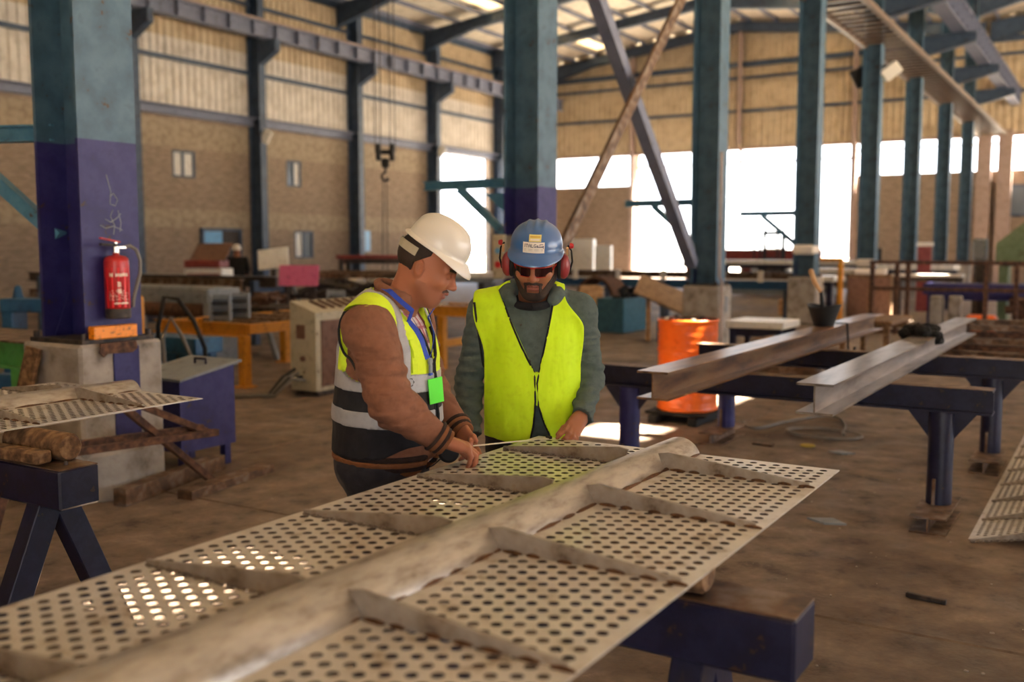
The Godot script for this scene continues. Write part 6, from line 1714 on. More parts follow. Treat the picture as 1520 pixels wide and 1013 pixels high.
func man_in_blue_helmet():
	var t := thing("person", "man in blue hard hat, red ear muffs and yellow vest, head bowed beyond the panel", "person", v3(-2.04, 0, -3.48), deg_to_rad(30.0))
	var hx := Transform3D(Basis.from_euler(Vector3(deg_to_rad(17), deg_to_rad(-6), deg_to_rad(-3))).scaled(Vector3.ONE * 1.06), v3(0.014, 1.594, 0.058))
	# body
	var skin := Shape.new()
	var base := lin("9c6448")
	var tint := face_tint(base, lin("8a4f46"), lin("1c120e"), lin("4a2f24"), 0.35)
	build_head(skin, hx, tint, v3(0.0, 1.40, -0.01))
	var core := Field.new()
	core.egg(v3(0, 1.24, 0), v3(0.165, 0.2, 0.105), 0.06)
	core.egg(v3(0, 1.03, 0), v3(0.15, 0.18, 0.10), 0.06)
	legs_into(core, -0.012, 0.0)
	var arm_r := [v3(-0.195, 1.385, -0.02), v3(-0.262, 1.10, -0.01), v3(-0.245, 0.915, 0.125)]
	var arm_l := [v3(0.195, 1.39, -0.02), v3(0.238, 1.12, -0.02), v3(0.200, 0.992, 0.165)]
	for q in [arm_r, arm_l]:
		core.limb(q[0], q[1], 0.05, 0.04, 0.03)
		core.limb(q[1], q[2], 0.04, 0.028, 0.03)
	nets(skin, core, v3(-0.36, 0.06, -0.2), v3(0.36, 1.48, 0.24), 0.024, null, Transform3D.IDENTITY, func(_p): return base)
	# left hand, pinching the end of the tape against the sheet's corner
	var hl := Field.new()
	var w: Vector3 = arm_l[2]
	var kn := v3(0.160, 0.958, 0.242)
	hand_into(hl, w + v3(-0.006, -0.006, 0.015), kn, v3(0.010, -0.013, 0.008), [
		[[kn + v3(-0.016, 0.016, -0.012), v3(0.128, 0.955, 0.275), v3(0.108, 0.941, 0.288), v3(0.098, 0.930, 0.291)], 0.0095],
		[[kn + v3(-0.005, 0.006, -0.004), v3(0.142, 0.944, 0.286), v3(0.128, 0.930, 0.297), v3(0.119, 0.923, 0.296)], 0.0098],
		[[kn + v3(0.005, -0.006, 0.004), v3(0.158, 0.934, 0.288), v3(0.148, 0.922, 0.296), v3(0.139, 0.919, 0.293)], 0.0094],
		[[kn + v3(0.015, -0.019, 0.012), v3(0.172, 0.926, 0.280), v3(0.166, 0.918, 0.288), v3(0.158, 0.917, 0.287)], 0.0084],
		[[w + v3(-0.026, 0.004, 0.018), v3(0.152, 0.978, 0.222), v3(0.122, 0.962, 0.250), v3(0.100, 0.940, 0.274)], 0.0112]])
	nets(skin, hl, v3(0.06, 0.88, 0.12), v3(0.26, 1.03, 0.34), 0.003, null, Transform3D.IDENTITY, func(_p): return base)
	# right hand hanging half closed beside the hip
	var hr := Field.new()
	w = arm_r[2]
	kn = v3(-0.232, 0.835, 0.172)
	hand_into(hr, w + v3(0.003, -0.018, 0.010), kn, v3(0.004, 0.006, 0.018), [
		[[kn + v3(0.006, 0.009, 0.027), v3(-0.215, 0.797, 0.196), v3(-0.198, 0.775, 0.186), v3(-0.190, 0.764, 0.172)], 0.0095],
		[[kn + v3(0.002, 0.003, 0.009), v3(-0.219, 0.790, 0.178), v3(-0.201, 0.766, 0.168), v3(-0.192, 0.757, 0.154)], 0.0098],
		[[kn + v3(-0.002, -0.003, -0.009), v3(-0.222, 0.789, 0.160), v3(-0.204, 0.768, 0.150), v3(-0.194, 0.760, 0.137)], 0.0094],
		[[kn + v3(-0.006, -0.009, -0.027), v3(-0.225, 0.795, 0.140), v3(-0.208, 0.778, 0.132), v3(-0.198, 0.771, 0.122)], 0.0084],
		[[w + v3(0.018, -0.035, 0.028), v3(-0.210, 0.858, 0.196), v3(-0.196, 0.832, 0.208), v3(-0.190, 0.810, 0.206)], 0.0112]])
	nets(skin, hr, v3(-0.30, 0.73, 0.06), v3(-0.14, 0.96, 0.25), 0.0035, null, Transform3D.IDENTITY, func(_p): return base)
	white_fill(skin, base)
	put(skin.done(), "body", M.skin, t)
	# beard and moustache, cropped close: the jaw's own surface, a little proud
	var bf := head_field()
	var bs := Shape.new()
	nets(bs, bf, v3(-0.09, -0.14, -0.02), v3(0.09, 0.0, 0.13), 0.003, func(p: Vector3, d: float) -> float:
		var low := p.y + 0.090 - maxf(0.0, absf(p.x) - 0.026) * 1.25
		var tash := maxf(absf(p.y + 0.050 + absf(p.x) * 0.25) - 0.0052, absf(p.x) - 0.036)
		var strip := maxf(absf(absf(p.x) - 0.0275) - 0.0055, maxf(p.y + 0.052, -0.1 - p.y))
		var keep := minf(minf(low, maxf(tash, 0.07 - p.z)), strip)
		return maxf(d - 0.0022 - 0.001 * wave.get_noise_3d(p.x * 300, p.y * 300, p.z * 300), maxf(keep * 0.8, 0.006 - p.z)), hx)
	put(bs.done(), "beard", M.beard_dark, t)
	var hs := Shape.new()
	nets(hs, head_field(), v3(-0.1, -0.1, -0.13), v3(0.1, 0.12, 0.1), 0.005, func(p: Vector3, d: float) -> float: return maxf(d - 0.004, maxf(-0.03 - p.y - maxf(0.0, p.z) * 1.0, p.z - 0.02)), hx)
	put(hs.done(), "hair", M.hair_dark, t)
	# safety glasses
	var gs := Shape.new(); var rim := Shape.new()
	for e in [-1, 1]:
		var p := PackedVector3Array()
		for i in 9:
			var u := i / 8.0
			p.append(v3(e * lerpf(0.008, 0.068, u), 0.000 - 0.004 * u, 0.112 - 0.045 * u * u))
		for i in 8:
			var h0 := 0.023 * (0.75 + 0.25 * sin(PI * clampf((i + 0.6) / 8.0, 0, 1)))
			var h1 := 0.023 * (0.75 + 0.25 * sin(PI * clampf((i + 1.6) / 8.0, 0, 1)))
			var a := p[i]; var b := p[i + 1]
			var nn := v3(e * 0.35 * (i / 8.0), 0, 1).normalized() * 0.0015
			for q in [1, -1]:
				if (q > 0) == (e > 0): gs.quad(hx * (a + nn * q + v3(0, -h0, -0.006)), hx * (b + nn * q + v3(0, -h1, -0.006)), hx * (b + nn * q + v3(0, h1 * 0.8, 0)), hx * (a + nn * q + v3(0, h0 * 0.8, 0)))
				else: gs.quad(hx * (a + nn * q + v3(0, h0 * 0.8, 0)), hx * (b + nn * q + v3(0, h1 * 0.8, 0)), hx * (b + nn * q + v3(0, -h1, -0.006)), hx * (a + nn * q + v3(0, -h0, -0.006)))
		var low := PackedVector3Array(); var top := PackedVector3Array()
		for i in 9:
			low.append(hx * (p[i] + v3(0, -0.0225, -0.005))); top.append(hx * (p[i] + v3(0, 0.0155, 0.001)))
		rim.tube(low, 0.0018, 6).tube(top, 0.0024, 6)
		rim.tube(PackedVector3Array([hx * p[8], hx * v3(e * 0.079, 0.004, 0.03), hx * v3(e * 0.083, 0.006, -0.02)]), 0.0028, 6)
	rim.tube(PackedVector3Array([hx * v3(-0.009, 0.011, 0.112), hx * v3(0, 0.013, 0.115), hx * v3(0.009, 0.011, 0.112)]), 0.003, 6)
	put(gs.done(), "lens", M.lens_dark, t)
	put(rim.done(), "glasses_frame", M.lens_rim, t)
	var hatx := hx * xf(v3(0, 0.003, 0), v3(-5, 0, 0))
	helmet(t, hatx, M.helmet_blue, 3, 0.006, 0.030)
	var hat: Node3D = t.get_node("hard_hat")
	# stickers on the front of the hat
	hat_sticker(hat, hatx, 0.0, 0.075, 0.078, 0.038, M.label_white, "sticker", "ITALG ڪيو", "")
	hat_sticker(hat, hatx, 0.004, 0.108, 0.044, 0.024, mat("sticker_yellow", col("d8c878"), 0.5), "sticker", "", "yellow")
	# ear muffs on the hat's sides
	for e in [-1, 1]:
		var cup := Field.new()
		cup.egg(v3(e * 0.106, -0.012, -0.004), v3(0.024, 0.048, 0.036), 0.01)
		var cs := Shape.new()
		nets(cs, cup, v3(e * 0.106 - 0.04, -0.075, -0.06), v3(e * 0.106 + 0.04, 0.05, 0.05), 0.004, func(p: Vector3, d: float) -> float: return maxf(d, 0.092 - e * p.x), hx)
		put(cs.done(), "ear_muff", M.muff_red, t)
		var pad := Shape.new()
		pad.tube(loop_points(hx, e * 0.090, -0.012, -0.004, 0.040, 0.028), 0.009, 8)
		put(pad.done(), "ear_cushion", M.black_rubber, t)
		var fit := Shape.new()
		fit.tube(PackedVector3Array([hx * v3(e * 0.128, -0.03, -0.004), hx * v3(e * 0.137, 0.01, 0.0), hx * v3(e * 0.132, 0.055, 0.006), hx * v3(e * 0.119, 0.075, 0.01)]), 0.0038, 8)
		put(fit.done(), "muff_arm", M.black_rubber, t)
		var pin := Shape.new()
		pin.lathe(PackedVector2Array([Vector2(0.0, 0.016), Vector2(0.008, 0.014), Vector2(0.011, 0.006), Vector2(0.011, 0.0)]), 12, hx * xf(v3(e * 0.126, 0.075, 0.012), v3(0, 0, -90 * e)))
		put(pin.done(), "muff_pin", M.red, t)
		put(Shape.new().box(hx * v3(e * 0.119, 0.062, 0.038), v3(0.008, 0.03, 0.012), hx.basis * Basis.from_euler(Vector3(0.2, 0, 0)), 0.003).done(), "muff_clip", M.board_tan, t)
	# hoodie
	var torso := Field.new()
	torso.egg(v3(0, 1.26, 0.0), v3(0.188, 0.20, 0.125), 0.06)
	torso.egg(v3(0, 1.05, 0.01), v3(0.172, 0.20, 0.125), 0.07)
	torso.egg(v3(0, 0.92, 0.005), v3(0.172, 0.10, 0.128), 0.05)
	torso.limb(v3(-0.03, 1.455, -0.03), v3(-0.185, 1.395, -0.02), 0.062, 0.066, 0.05)
	torso.limb(v3(0.03, 1.455, -0.03), v3(0.185, 1.40, -0.02), 0.062, 0.066, 0.05)
	var jf := Field.new()
	jf.egg(v3(0, 1.26, 0.0), v3(0.188, 0.20, 0.125), 0.06)
	jf.egg(v3(0, 1.05, 0.01), v3(0.172, 0.20, 0.125), 0.07)
	jf.egg(v3(0, 0.92, 0.005), v3(0.172, 0.10, 0.128), 0.05)
	jf.limb(v3(-0.03, 1.455, -0.03), v3(-0.185, 1.395, -0.02), 0.062, 0.066, 0.05)
	jf.limb(v3(0.03, 1.455, -0.03), v3(0.185, 1.40, -0.02), 0.062, 0.066, 0.05)
	for q in [arm_r, arm_l]:
		jf.limb(q[0], q[1], 0.068, 0.056, 0.04)
		jf.limb(q[1], q[2], 0.056, 0.043, 0.02)
	# hood bunched round the neck
	for i in 12:
		var a0 := deg_to_rad(-215.0 + 250.0 * i / 12.0); var a1 := deg_to_rad(-215.0 + 250.0 * (i + 1) / 12.0)
		var r0 := 0.026 + 0.014 * sin(PI * (i + 0.0) / 12.0); var r1 := 0.026 + 0.014 * sin(PI * (i + 1.0) / 12.0)
		jf.limb(v3(0.098 * cos(a0), 1.462 - 0.030 * sin(a0), 0.012 + 0.095 * sin(a0)), v3(0.098 * cos(a1), 1.462 - 0.030 * sin(a1), 0.012 + 0.095 * sin(a1)), r0, r1, 0.02)
	jf.limb(v3(0, 1.36, -0.11), v3(0, 1.45, -0.10), 0.06, 0.05, 0.05)
	jf.limb(v3(0, 1.455, 0.03), v3(0, 1.56, 0.05), 0.070, 0.074, 0.012, 1)
	var js := Shape.new()
	var wr: Vector3 = arm_r[2]; var wl2: Vector3 = arm_l[2]
	nets(js, jf, v3(-0.37, 0.83, -0.23), v3(0.37, 1.56, 0.27), 0.0085, func(p: Vector3, d: float) -> float:
		var lump := folds(p, 0.013, 7.0, 22.0) * (1.0 - 0.7 * smoothstep(1.32, 1.42, p.y)) if absf(p.x) > 0.15 else folds(p, 0.004, 10.0, 10.0)
		if absf(p.x) > 0.17 and p.y < 1.2: lump += 0.0028 * sin(p.y * 150.0 + p.x * 40.0)
		var open := maxf(p.distance_to(wr + v3(0.02, -0.06, 0.045)) * -1.0 + 0.072, p.distance_to(wl2 + v3(-0.03, -0.025, 0.06)) * -1.0 + 0.072)
		return maxf(maxf(d + lump, 0.868 - p.y), open * 0.9))
	put(js.done(), "hoodie", M.hoodie, t)
	var neckband := Shape.new()
	neckband.tube(loop_flat(v3(0, 1.437, 0.030), 0.070, 0.072, -0.018, 28), 0.016, 8)
	put(neckband.done(), "neck_band", M.collar_black, t)
	# two snaps on the placket, and the ribbed cuff of the left sleeve
	for q in [[-0.042, 1.345], [-0.012, 1.205]]:
		var z := jf.front(q[0], q[1])
		put(Shape.new().lathe(PackedVector2Array([Vector2(0, 0.006), Vector2(0.006, 0.005), Vector2(0.009, 0.002), Vector2(0.009, -0.004)]), 12, xf(v3(q[0], q[1], z - 0.001), v3(80, 0, 0))).done(), "snap", M.dark_steel, t)
	# trousers and boots
	var lf := Field.new()
	legs_into(lf, 0.006, 0.0)
	var ls := Shape.new()
	nets(ls, lf, v3(-0.3, 0.06, -0.2), v3(0.3, 0.96, 0.2), 0.014, func(p: Vector3, d: float) -> float: return maxf(d + folds(p, 0.006, 8.0, 14.0), maxf(0.08 - p.y, p.y - 0.95)))
	put(ls.done(), "trousers", M.trousers_dark, t)
	boots(t, 0.0)
	# vest: open in a V at the neck, closed at mid chest, open again below
	torso.limb(arm_r[0], arm_r[1], 0.068, 0.056, 0.04)
	torso.limb(arm_l[0], arm_l[1], 0.068, 0.056, 0.04)
	var vs := Shape.new()
	nets(vs, torso, v3(-0.27, 0.83, -0.2), v3(0.27, 1.52, 0.2), 0.0062, func(p: Vector3, d: float) -> float:
		var lump := folds(p, 0.0105, 6.5, 3.2) + 0.0022 * wave.get_noise_2d(p.x * 22.0, p.y * 6.0)
		var hang := 0.017 + 0.020 * smoothstep(1.25, 0.95, p.y)
		return maxf(d - hang + lump, blue_vest_cut(p) * 0.8))
	var vest := put(vs.done(), "safety_vest", M.vest_yellow, t)
	# black piping along its edges
	for line in [[[-0.118, 1.44], [-0.085, 1.36], [-0.040, 1.26], [0.010, 1.16], [0.014, 1.05], [0.006, 0.95], [-0.008, 0.885]], [[0.084, 1.445], [0.066, 1.34], [0.040, 1.22], [0.020, 1.12], [0.026, 1.03], [0.050, 0.96], [0.075, 0.905]]]:
		var p := PackedVector3Array()
		for i in line.size() - 1:
			for u in 5:
				var x := lerpf(line[i][0], line[i + 1][0], u / 5.0); var y := lerpf(line[i][1], line[i + 1][1], u / 5.0)
				p.append(v3(x, y, torso.front(x, y) + 0.018 + 0.020 * smoothstep(1.25, 0.95, y) - folds(v3(x, y, 0.12), 0.0105, 6.5, 3.2)))
		put(Shape.new().tube(p, 0.0042, 7).done(), "piping", M.piping, vest)
	var ah := PackedVector3Array()
	for i in 13:
		var u := i / 12.0
		var y := lerpf(1.435, 1.17, u)
		ah.append(v3(-0.232 + 0.035 * u, y, torso.front(-0.200, minf(y, 1.40)) * (1.0 - 0.3 * u) + 0.012))
	put(Shape.new().tube(ah, 0.005, 7).done(), "piping", M.piping, vest)
	var tape := thing("measuring_tape", "steel measuring tape stretched between the two men's hands, with a round black case", "tape measure", v3(-1.99, 0.93, -2.78))
	var o := tape.position
	var ends := [v3(-1.960, 0.957, -2.812) - o, v3(-1.845, 0.927, -3.268) - o]
	put(Shape.new().bar(ends[0], ends[1], 0.019, 0.0016, 0.0003).done(), "blade", M.label_white, tape)
	put(Shape.new().bar(ends[1] + v3(0, 0.002, 0.004), ends[1] + v3(0.003, 0.002, -0.012), 0.022, 0.012, 0.002).done(), "end_hook", M.black_rubber, tape)
	var cs2 := Shape.new()
	cs2.lathe(PackedVector2Array([Vector2(0, 0.018), Vector2(0.028, 0.018), Vector2(0.036, 0.011), Vector2(0.036, -0.011), Vector2(0.028, -0.018), Vector2(0, -0.018)]), 24, Transform3D(Basis.from_euler(Vector3(deg_to_rad(78), deg_to_rad(40), 0)), v3(-1.957, 0.948, -2.768) - o))
	put(cs2.done(), "case", M.black_rubber, tape)
	put(Shape.new().tube(PackedVector3Array([v3(-1.975, 0.928, -2.75) - o, v3(-1.99, 0.908, -2.725) - o, v3(-2.0, 0.90, -2.70) - o, v3(-1.99, 0.908, -2.71) - o]), 0.0022, 6).done(), "wrist_loop", M.black_rubber, tape)

# below zero where the blue-helmeted man's vest is
func blue_vest_cut(p: Vector3) -> float:
	var y := p.y
	var c := 0.872 + 0.025 * smoothstep(0.0, 0.2, absf(p.x)) - y
	c = maxf(c, 0.088 - Vector2(p.x, (p.z + 0.0) * 0.95).length() if y > 1.40 else -1.0)
	if p.z > 0.0:
		var xr: float; var xl: float
		if y > 1.16:
			xr = lerpf(0.012, -0.118, clampf((y - 1.16) / 0.28, 0, 1.2))
			xl = lerpf(0.026, 0.084, clampf((y - 1.16) / 0.28, 0, 1.2))
			if y < 1.2: xl = maxf(xl, xr)
		elif y > 1.04:
			xr = 0.5; xl = 0.5
		else:
			xr = lerpf(0.016, -0.006, clampf((1.04 - y) / 0.15, 0, 1.3))
			xl = lerpf(0.018, 0.078, clampf((1.04 - y) / 0.14, 0, 1.3))
		if xr < 0.4: c = maxf(c, minf(p.x - xr, xl - p.x))
	var right_edge := -0.238 + 0.045 * smoothstep(1.40, 1.22, y)
	c = maxf(c, right_edge - p.x)
	var left_edge := 0.132 + 0.075 * smoothstep(1.46, 1.33, y) - 0.012 * smoothstep(1.30, 1.17, y)
	c = maxf(c, (p.x - left_edge) * 0.9)
	return c

func loop_points(hx: Transform3D, x: float, y: float, z: float, ry: float, rz: float) -> PackedVector3Array:
	var p := PackedVector3Array()
	for i in 25:
		var a := TAU * i / 24.0
		p.append(hx * v3(x, y + ry * cos(a), z + rz * sin(a)))
	return p

func loop_flat(c: Vector3, rx: float, rz: float, tilt: float, n: int) -> PackedVector3Array:
	var p := PackedVector3Array()
	for i in n + 1:
		var a := TAU * i / n
		p.append(c + v3(rx * sin(a), tilt * cos(a), rz * cos(a)))
	return p

# a sticker that follows the crown of the hat, with its print
func hat_sticker(hat: Node3D, hx: Transform3D, x0: float, y0: float, w: float, h: float, m: Material, called: String, words: String, bands: String) -> void:
	var s := Shape.new()
	var on := func(x: float, y: float, lift: float) -> Vector3:
		var k := clampf((y - 0.052) / 0.102, 0.0, 1.0)
		var th := acos(pow(k, 1.0 / 0.82))
		var r := pow(sin(th), 0.86)
		var zz := HAT_Z * sqrt(maxf(r * r - pow(x / HAT_X, 2.0), 0.0)) - 0.004
		var p := v3(x, y, zz)
		return p + v3(p.x / HAT_X, (p.y - 0.05) / 0.1, p.z / HAT_Z).normalized() * lift
	var nx := 10; var ny := 6
	for i in nx:
		for k in ny:
			var xa := x0 - w / 2 + w * i / nx; var xb := xa + w / nx
			var ya := y0 - h / 2 + h * k / ny; var yb := ya + h / ny
			s.quad(hx * on.call(xa, ya, 0.0012), hx * on.call(xb, ya, 0.0012), hx * on.call(xb, yb, 0.0012), hx * on.call(xa, yb, 0.0012))
	put(s.done(), called, m, hat)
	var print_ink := Shape.new(); var ink2 := Shape.new()
	var patch := func(q: Shape, xa: float, ya: float, xb: float, yb: float) -> void:
		for i in 3:
			var a := lerpf(xa, xb, i / 3.0); var b := lerpf(xa, xb, (i + 1) / 3.0)
			q.quad(hx * on.call(a, ya, 0.0018), hx * on.call(b, ya, 0.0018), hx * on.call(b, yb, 0.0018), hx * on.call(a, yb, 0.0018))
	if words:
		# letters drawn as strokes on a 4 by 6 grid
		var glyphs := {"I": [[1, 0, 2, 6]], "T": [[0, 5, 4, 6], [1.5, 0, 2.5, 6]], "A": [[0, 0, 1, 5], [3, 0, 4, 5], [1, 5, 3, 6], [1, 2.4, 3, 3.3]], "L": [[0, 0, 1, 6], [1, 0, 4, 1]], "G": [[0, 0.8, 1, 5.2], [0.8, 5, 4, 6], [0.8, 0, 4, 1], [3, 1, 4, 3], [2.2, 2.4, 4, 3.2]]}
		var x := x0 - w * 0.44
		for ch in ["I", "T", "A", "L", "G"]:
			for g in glyphs[ch]:
				var u := 0.0020
				patch.call(print_ink, x + g[0] * u, y0 + 0.001 + g[1] * u, x + g[2] * u, y0 + 0.001 + g[3] * u)
			x += 0.0062 if ch == "I" else 0.0098
		# a joined script word beside it
		for g in [[0.006, 0.001, 0.026, 0.0028], [0.006, 0.001, 0.008, 0.007], [0.006, 0.0055, 0.011, 0.007], [0.0095, 0.001, 0.011, 0.007], [0.0145, 0.001, 0.016, 0.0105], [0.0165, 0.0088, 0.0245, 0.0105], [0.0185, 0.001, 0.020, 0.006], [0.0225, 0.001, 0.026, 0.006], [0.0245, -0.003, 0.026, 0.002]]:
			patch.call(print_ink, x0 + 0.004 + g[0] * 1.22, y0 + g[1] * 1.22, x0 + 0.004 + g[2] * 1.22, y0 + g[3] * 1.22)
		for k in 2: patch.call(ink2, x0 - w * 0.44, y0 - 0.006 - k * 0.0045, x0 + w * 0.44, y0 - 0.0052 - k * 0.0045)
		put(print_ink.done(), "lettering", mat("ink_navy", col("28284e"), 0.6), hat)
		put(ink2.done(), "fine_print", mat("ink_grey", col("8a8088"), 0.6), hat)
	if bands:
		patch.call(print_ink, x0 - w * 0.42, y0 + 0.002, x0 + w * 0.42, y0 + 0.0065)
		patch.call(ink2, x0 - w * 0.38, y0 - 0.008, x0 + w * 0.38, y0 - 0.002)
		put(print_ink.done(), "printed_band", mat("ink_gold", col("c09a30"), 0.6), hat)
		put(ink2.done(), "printed_band", M.label_white, hat)

func man_in_white_helmet():
	var t := thing("person", "man in white hard hat and brown jacket under a lime and black vest, reaching out", "person", v3(-2.19, 0, -2.73), deg_to_rad(103.6))
	var hx := Transform3D(Basis.from_euler(Vector3(deg_to_rad(24), deg_to_rad(14), deg_to_rad(2))).scaled(Vector3.ONE * 1.02), v3(0.012, 1.590, 0.148))
	var skin := Shape.new()
	var base := lin("a86b50")
	var tint := face_tint(base, lin("8f524a"), lin("20140f"), lin("6b4638"), 0.42)
	build_head(skin, hx, tint, v3(0.0, 1.42, 0.04))
	var core := Field.new()
	core.egg(v3(0, 1.25, 0.0), v3(0.17, 0.2, 0.12), 0.06)
	core.egg(v3(0, 1.03, -0.02), v3(0.16, 0.18, 0.13), 0.06)
	legs_into(core, -0.01, 0.0)
	var arm_r := [v3(-0.192, 1.380, 0.035), v3(-0.230, 1.145, 0.120), v3(-0.150, 1.018, 0.262)]
	var arm_l := [v3(0.200, 1.385, 0.01), v3(0.245, 1.12, 0.05), v3(0.130, 1.00, 0.22)]
	for q in [arm_r, arm_l]:
		core.limb(q[0], q[1], 0.05, 0.04, 0.03)
		core.limb(q[1], q[2], 0.04, 0.03, 0.03)
	nets(skin, core, v3(-0.34, 0.06, -0.22), v3(0.34, 1.46, 0.3), 0.024, null, Transform3D.IDENTITY, func(_p): return base)
	# right hand over the tape's case, fingers hanging down in front of it
	var hr := Field.new()
	var w: Vector3 = arm_r[2]
	var kn := v3(-0.112, 0.990, 0.338)
	hand_into(hr, w + v3(0.008, -0.006, 0.016), kn, v3(0.016, 0.002, -0.008), [
		[[kn + v3(0.024, 0.003, -0.012), v3(-0.072, 0.968, 0.352), v3(-0.066, 0.943, 0.346), v3(-0.066, 0.927, 0.336)], 0.0098],
		[[kn + v3(0.008, 0.001, -0.004), v3(-0.090, 0.966, 0.364), v3(-0.086, 0.938, 0.360), v3(-0.086, 0.921, 0.350)], 0.0102],
		[[kn + v3(-0.008, -0.001, 0.004), v3(-0.110, 0.962, 0.366), v3(-0.108, 0.935, 0.362), v3(-0.107, 0.919, 0.352)], 0.0098],
		[[kn + v3(-0.024, -0.003, 0.012), v3(-0.129, 0.962, 0.358), v3(-0.128, 0.940, 0.354), v3(-0.126, 0.926, 0.346)], 0.0088],
		[[w + v3(0.034, -0.012, 0.022), v3(-0.078, 0.980, 0.290), v3(-0.058, 0.958, 0.306), v3(-0.052, 0.942, 0.318)], 0.0118]])
	nets(skin, hr, v3(-0.21, 0.88, 0.22), v3(-0.02, 1.07, 0.41), 0.003, null, Transform3D.IDENTITY, func(_p): return base)
	var hl := Field.new()
	w = arm_l[2]
	kn = v3(0.070, 0.965, 0.275)
	hand_into(hl, w + v3(-0.010, -0.006, 0.012), kn, v3(0.004, 0.016, 0.006), [
		[[kn + v3(0.006, 0.024, 0.009), v3(0.034, 0.980, 0.298), v3(0.014, 0.966, 0.296), v3(0.004, 0.955, 0.290)], 0.0095],
		[[kn + v3(0.002, 0.008, 0.003), v3(0.030, 0.962, 0.298), v3(0.010, 0.948, 0.292), v3(0.0, 0.939, 0.285)], 0.0098],
		[[kn + v3(-0.002, -0.008, -0.003), v3(0.032, 0.945, 0.290), v3(0.014, 0.934, 0.282), v3(0.006, 0.927, 0.275)], 0.0094],
		[[kn + v3(-0.006, -0.024, -0.009), v3(0.038, 0.930, 0.278), v3(0.024, 0.922, 0.270), v3(0.018, 0.918, 0.264)], 0.0084],
		[[w + v3(-0.012, 0.018, 0.024), v3(0.085, 0.992, 0.276), v3(0.060, 0.992, 0.300), v3(0.042, 0.982, 0.314)], 0.0112]])
	nets(skin, hl, v3(-0.03, 0.88, 0.17), v3(0.18, 1.04, 0.34), 0.0036, null, Transform3D.IDENTITY, func(_p): return base)
	white_fill(skin, base)
	put(skin.done(), "body", M.skin, t)
	var hs := Shape.new()
	nets(hs, head_field(), v3(-0.1, -0.1, -0.13), v3(0.1, 0.12, 0.1), 0.0035, func(p: Vector3, d: float) -> float:
		var line := -0.052 - p.y
		if p.z > -0.035: line = maxf(line, 0.002 + (p.z + 0.035) * 0.9 - p.y if p.z < 0.012 else 0.060 - p.y)
		var keep := maxf(line, p.z - 0.066)
		return maxf(d - 0.0042 - 0.0012 * wave.get_noise_3d(p.x * 260, p.y * 260, p.z * 260), keep * 0.8), hx)
	put(hs.done(), "hair", M.hair_dark, t)
	var ms := Shape.new()
	nets(ms, head_field(), v3(-0.06, -0.12, 0.04), v3(0.06, 0.0, 0.13), 0.003, func(p: Vector3, d: float) -> float:
		return maxf(d - 0.0011, maxf(maxf(absf(p.y + 0.0505 + absf(p.x) * 0.22) - 0.005, absf(p.x) - 0.028), 0.07 - p.z)), hx)
	put(ms.done(), "moustache", M.hair_thin, t)
	helmet(t, hx * xf(v3(0, 0.026, 0.006), v3(9, 0, 0)).scaled_local(Vector3.ONE * 0.96), M.helmet_white, 1, 0.013, 0.028)
	# the cradle strap of the hat, showing behind the ear
	var strap := PackedVector3Array()
	for i in 17:
		var a := deg_to_rad(105.0 + 150.0 * i / 16.0)
		strap.append(hx * v3(0.087 * sin(a), 0.034 - 0.012 * cos(a), 0.105 * cos(a) - 0.01))
	put(ribbon(strap, hx.basis.y, 0.015, 0.003), "cradle_strap", M.beige, t)
	# jacket
	var torso := Field.new()
	torso.egg(v3(0, 1.26, 0.006), v3(0.200, 0.21, 0.155), 0.07)
	torso.egg(v3(0, 1.06, 0.0), v3(0.200, 0.20, 0.172), 0.07)
	torso.egg(v3(0, 0.945, -0.002), v3(0.196, 0.10, 0.172), 0.05)
	torso.limb(v3(-0.03, 1.45, 0.0), v3(-0.19, 1.385, 0.0), 0.07, 0.072, 0.05)
	torso.limb(v3(0.03, 1.45, 0.0), v3(0.19, 1.385, 0.0), 0.07, 0.072, 0.05)
	var jf := Field.new()
	jf.egg(v3(0, 1.26, 0.006), v3(0.200, 0.21, 0.155), 0.07)
	jf.egg(v3(0, 1.06, 0.0), v3(0.200, 0.20, 0.172), 0.07)
	jf.egg(v3(0, 0.945, -0.002), v3(0.196, 0.10, 0.172), 0.05)
	jf.limb(v3(-0.03, 1.45, 0.0), v3(-0.19, 1.385, 0.0), 0.07, 0.072, 0.05)
	jf.limb(v3(0.03, 1.45, 0.0), v3(0.19, 1.385, 0.0), 0.07, 0.072, 0.05)
	for q in [arm_r, arm_l]:
		jf.limb(q[0], q[1], 0.078, 0.073, 0.045)
		jf.limb(q[1], q[2], 0.073, 0.046, 0.025)
	var js := Shape.new()
	var wr: Vector3 = arm_r[2]; var wl: Vector3 = arm_l[2]
	nets(js, jf, v3(-0.36, 0.84, -0.26), v3(0.36, 1.56, 0.33), 0.0085, func(p: Vector3, d: float) -> float:
		var lump := folds(p, 0.017, 6.0, 19.0) * smoothstep(0.05, 0.14, minf(p.distance_to(wr), p.distance_to(wl))) * (1.0 - 0.85 * smoothstep(1.30, 1.41, p.y)) if absf(p.x) > 0.16 else folds(p, 0.004, 8.0, 8.0)
		var open := maxf(0.066 - p.distance_to(wr + v3(0.035, -0.02, 0.055)), 0.066 - p.distance_to(wl + v3(-0.045, -0.03, 0.045)))
		var front := 0.045 - absf(p.x) if p.z > 0.0 and p.y > 1.2 else -1.0
		if p.z > 0.06: front = maxf(front, minf(0.052 + (p.y - 1.34) * 0.12 - absf(p.x), 0.3))
		return maxf(maxf(d + lump, 0.925 - p.y - p.z * 0.06), maxf(open, front * 0.7)))
	put(js.done(), "jacket", M.jacket_brown, t)
	# shirt under it, its tail hanging out at the front
	var ss := Shape.new()
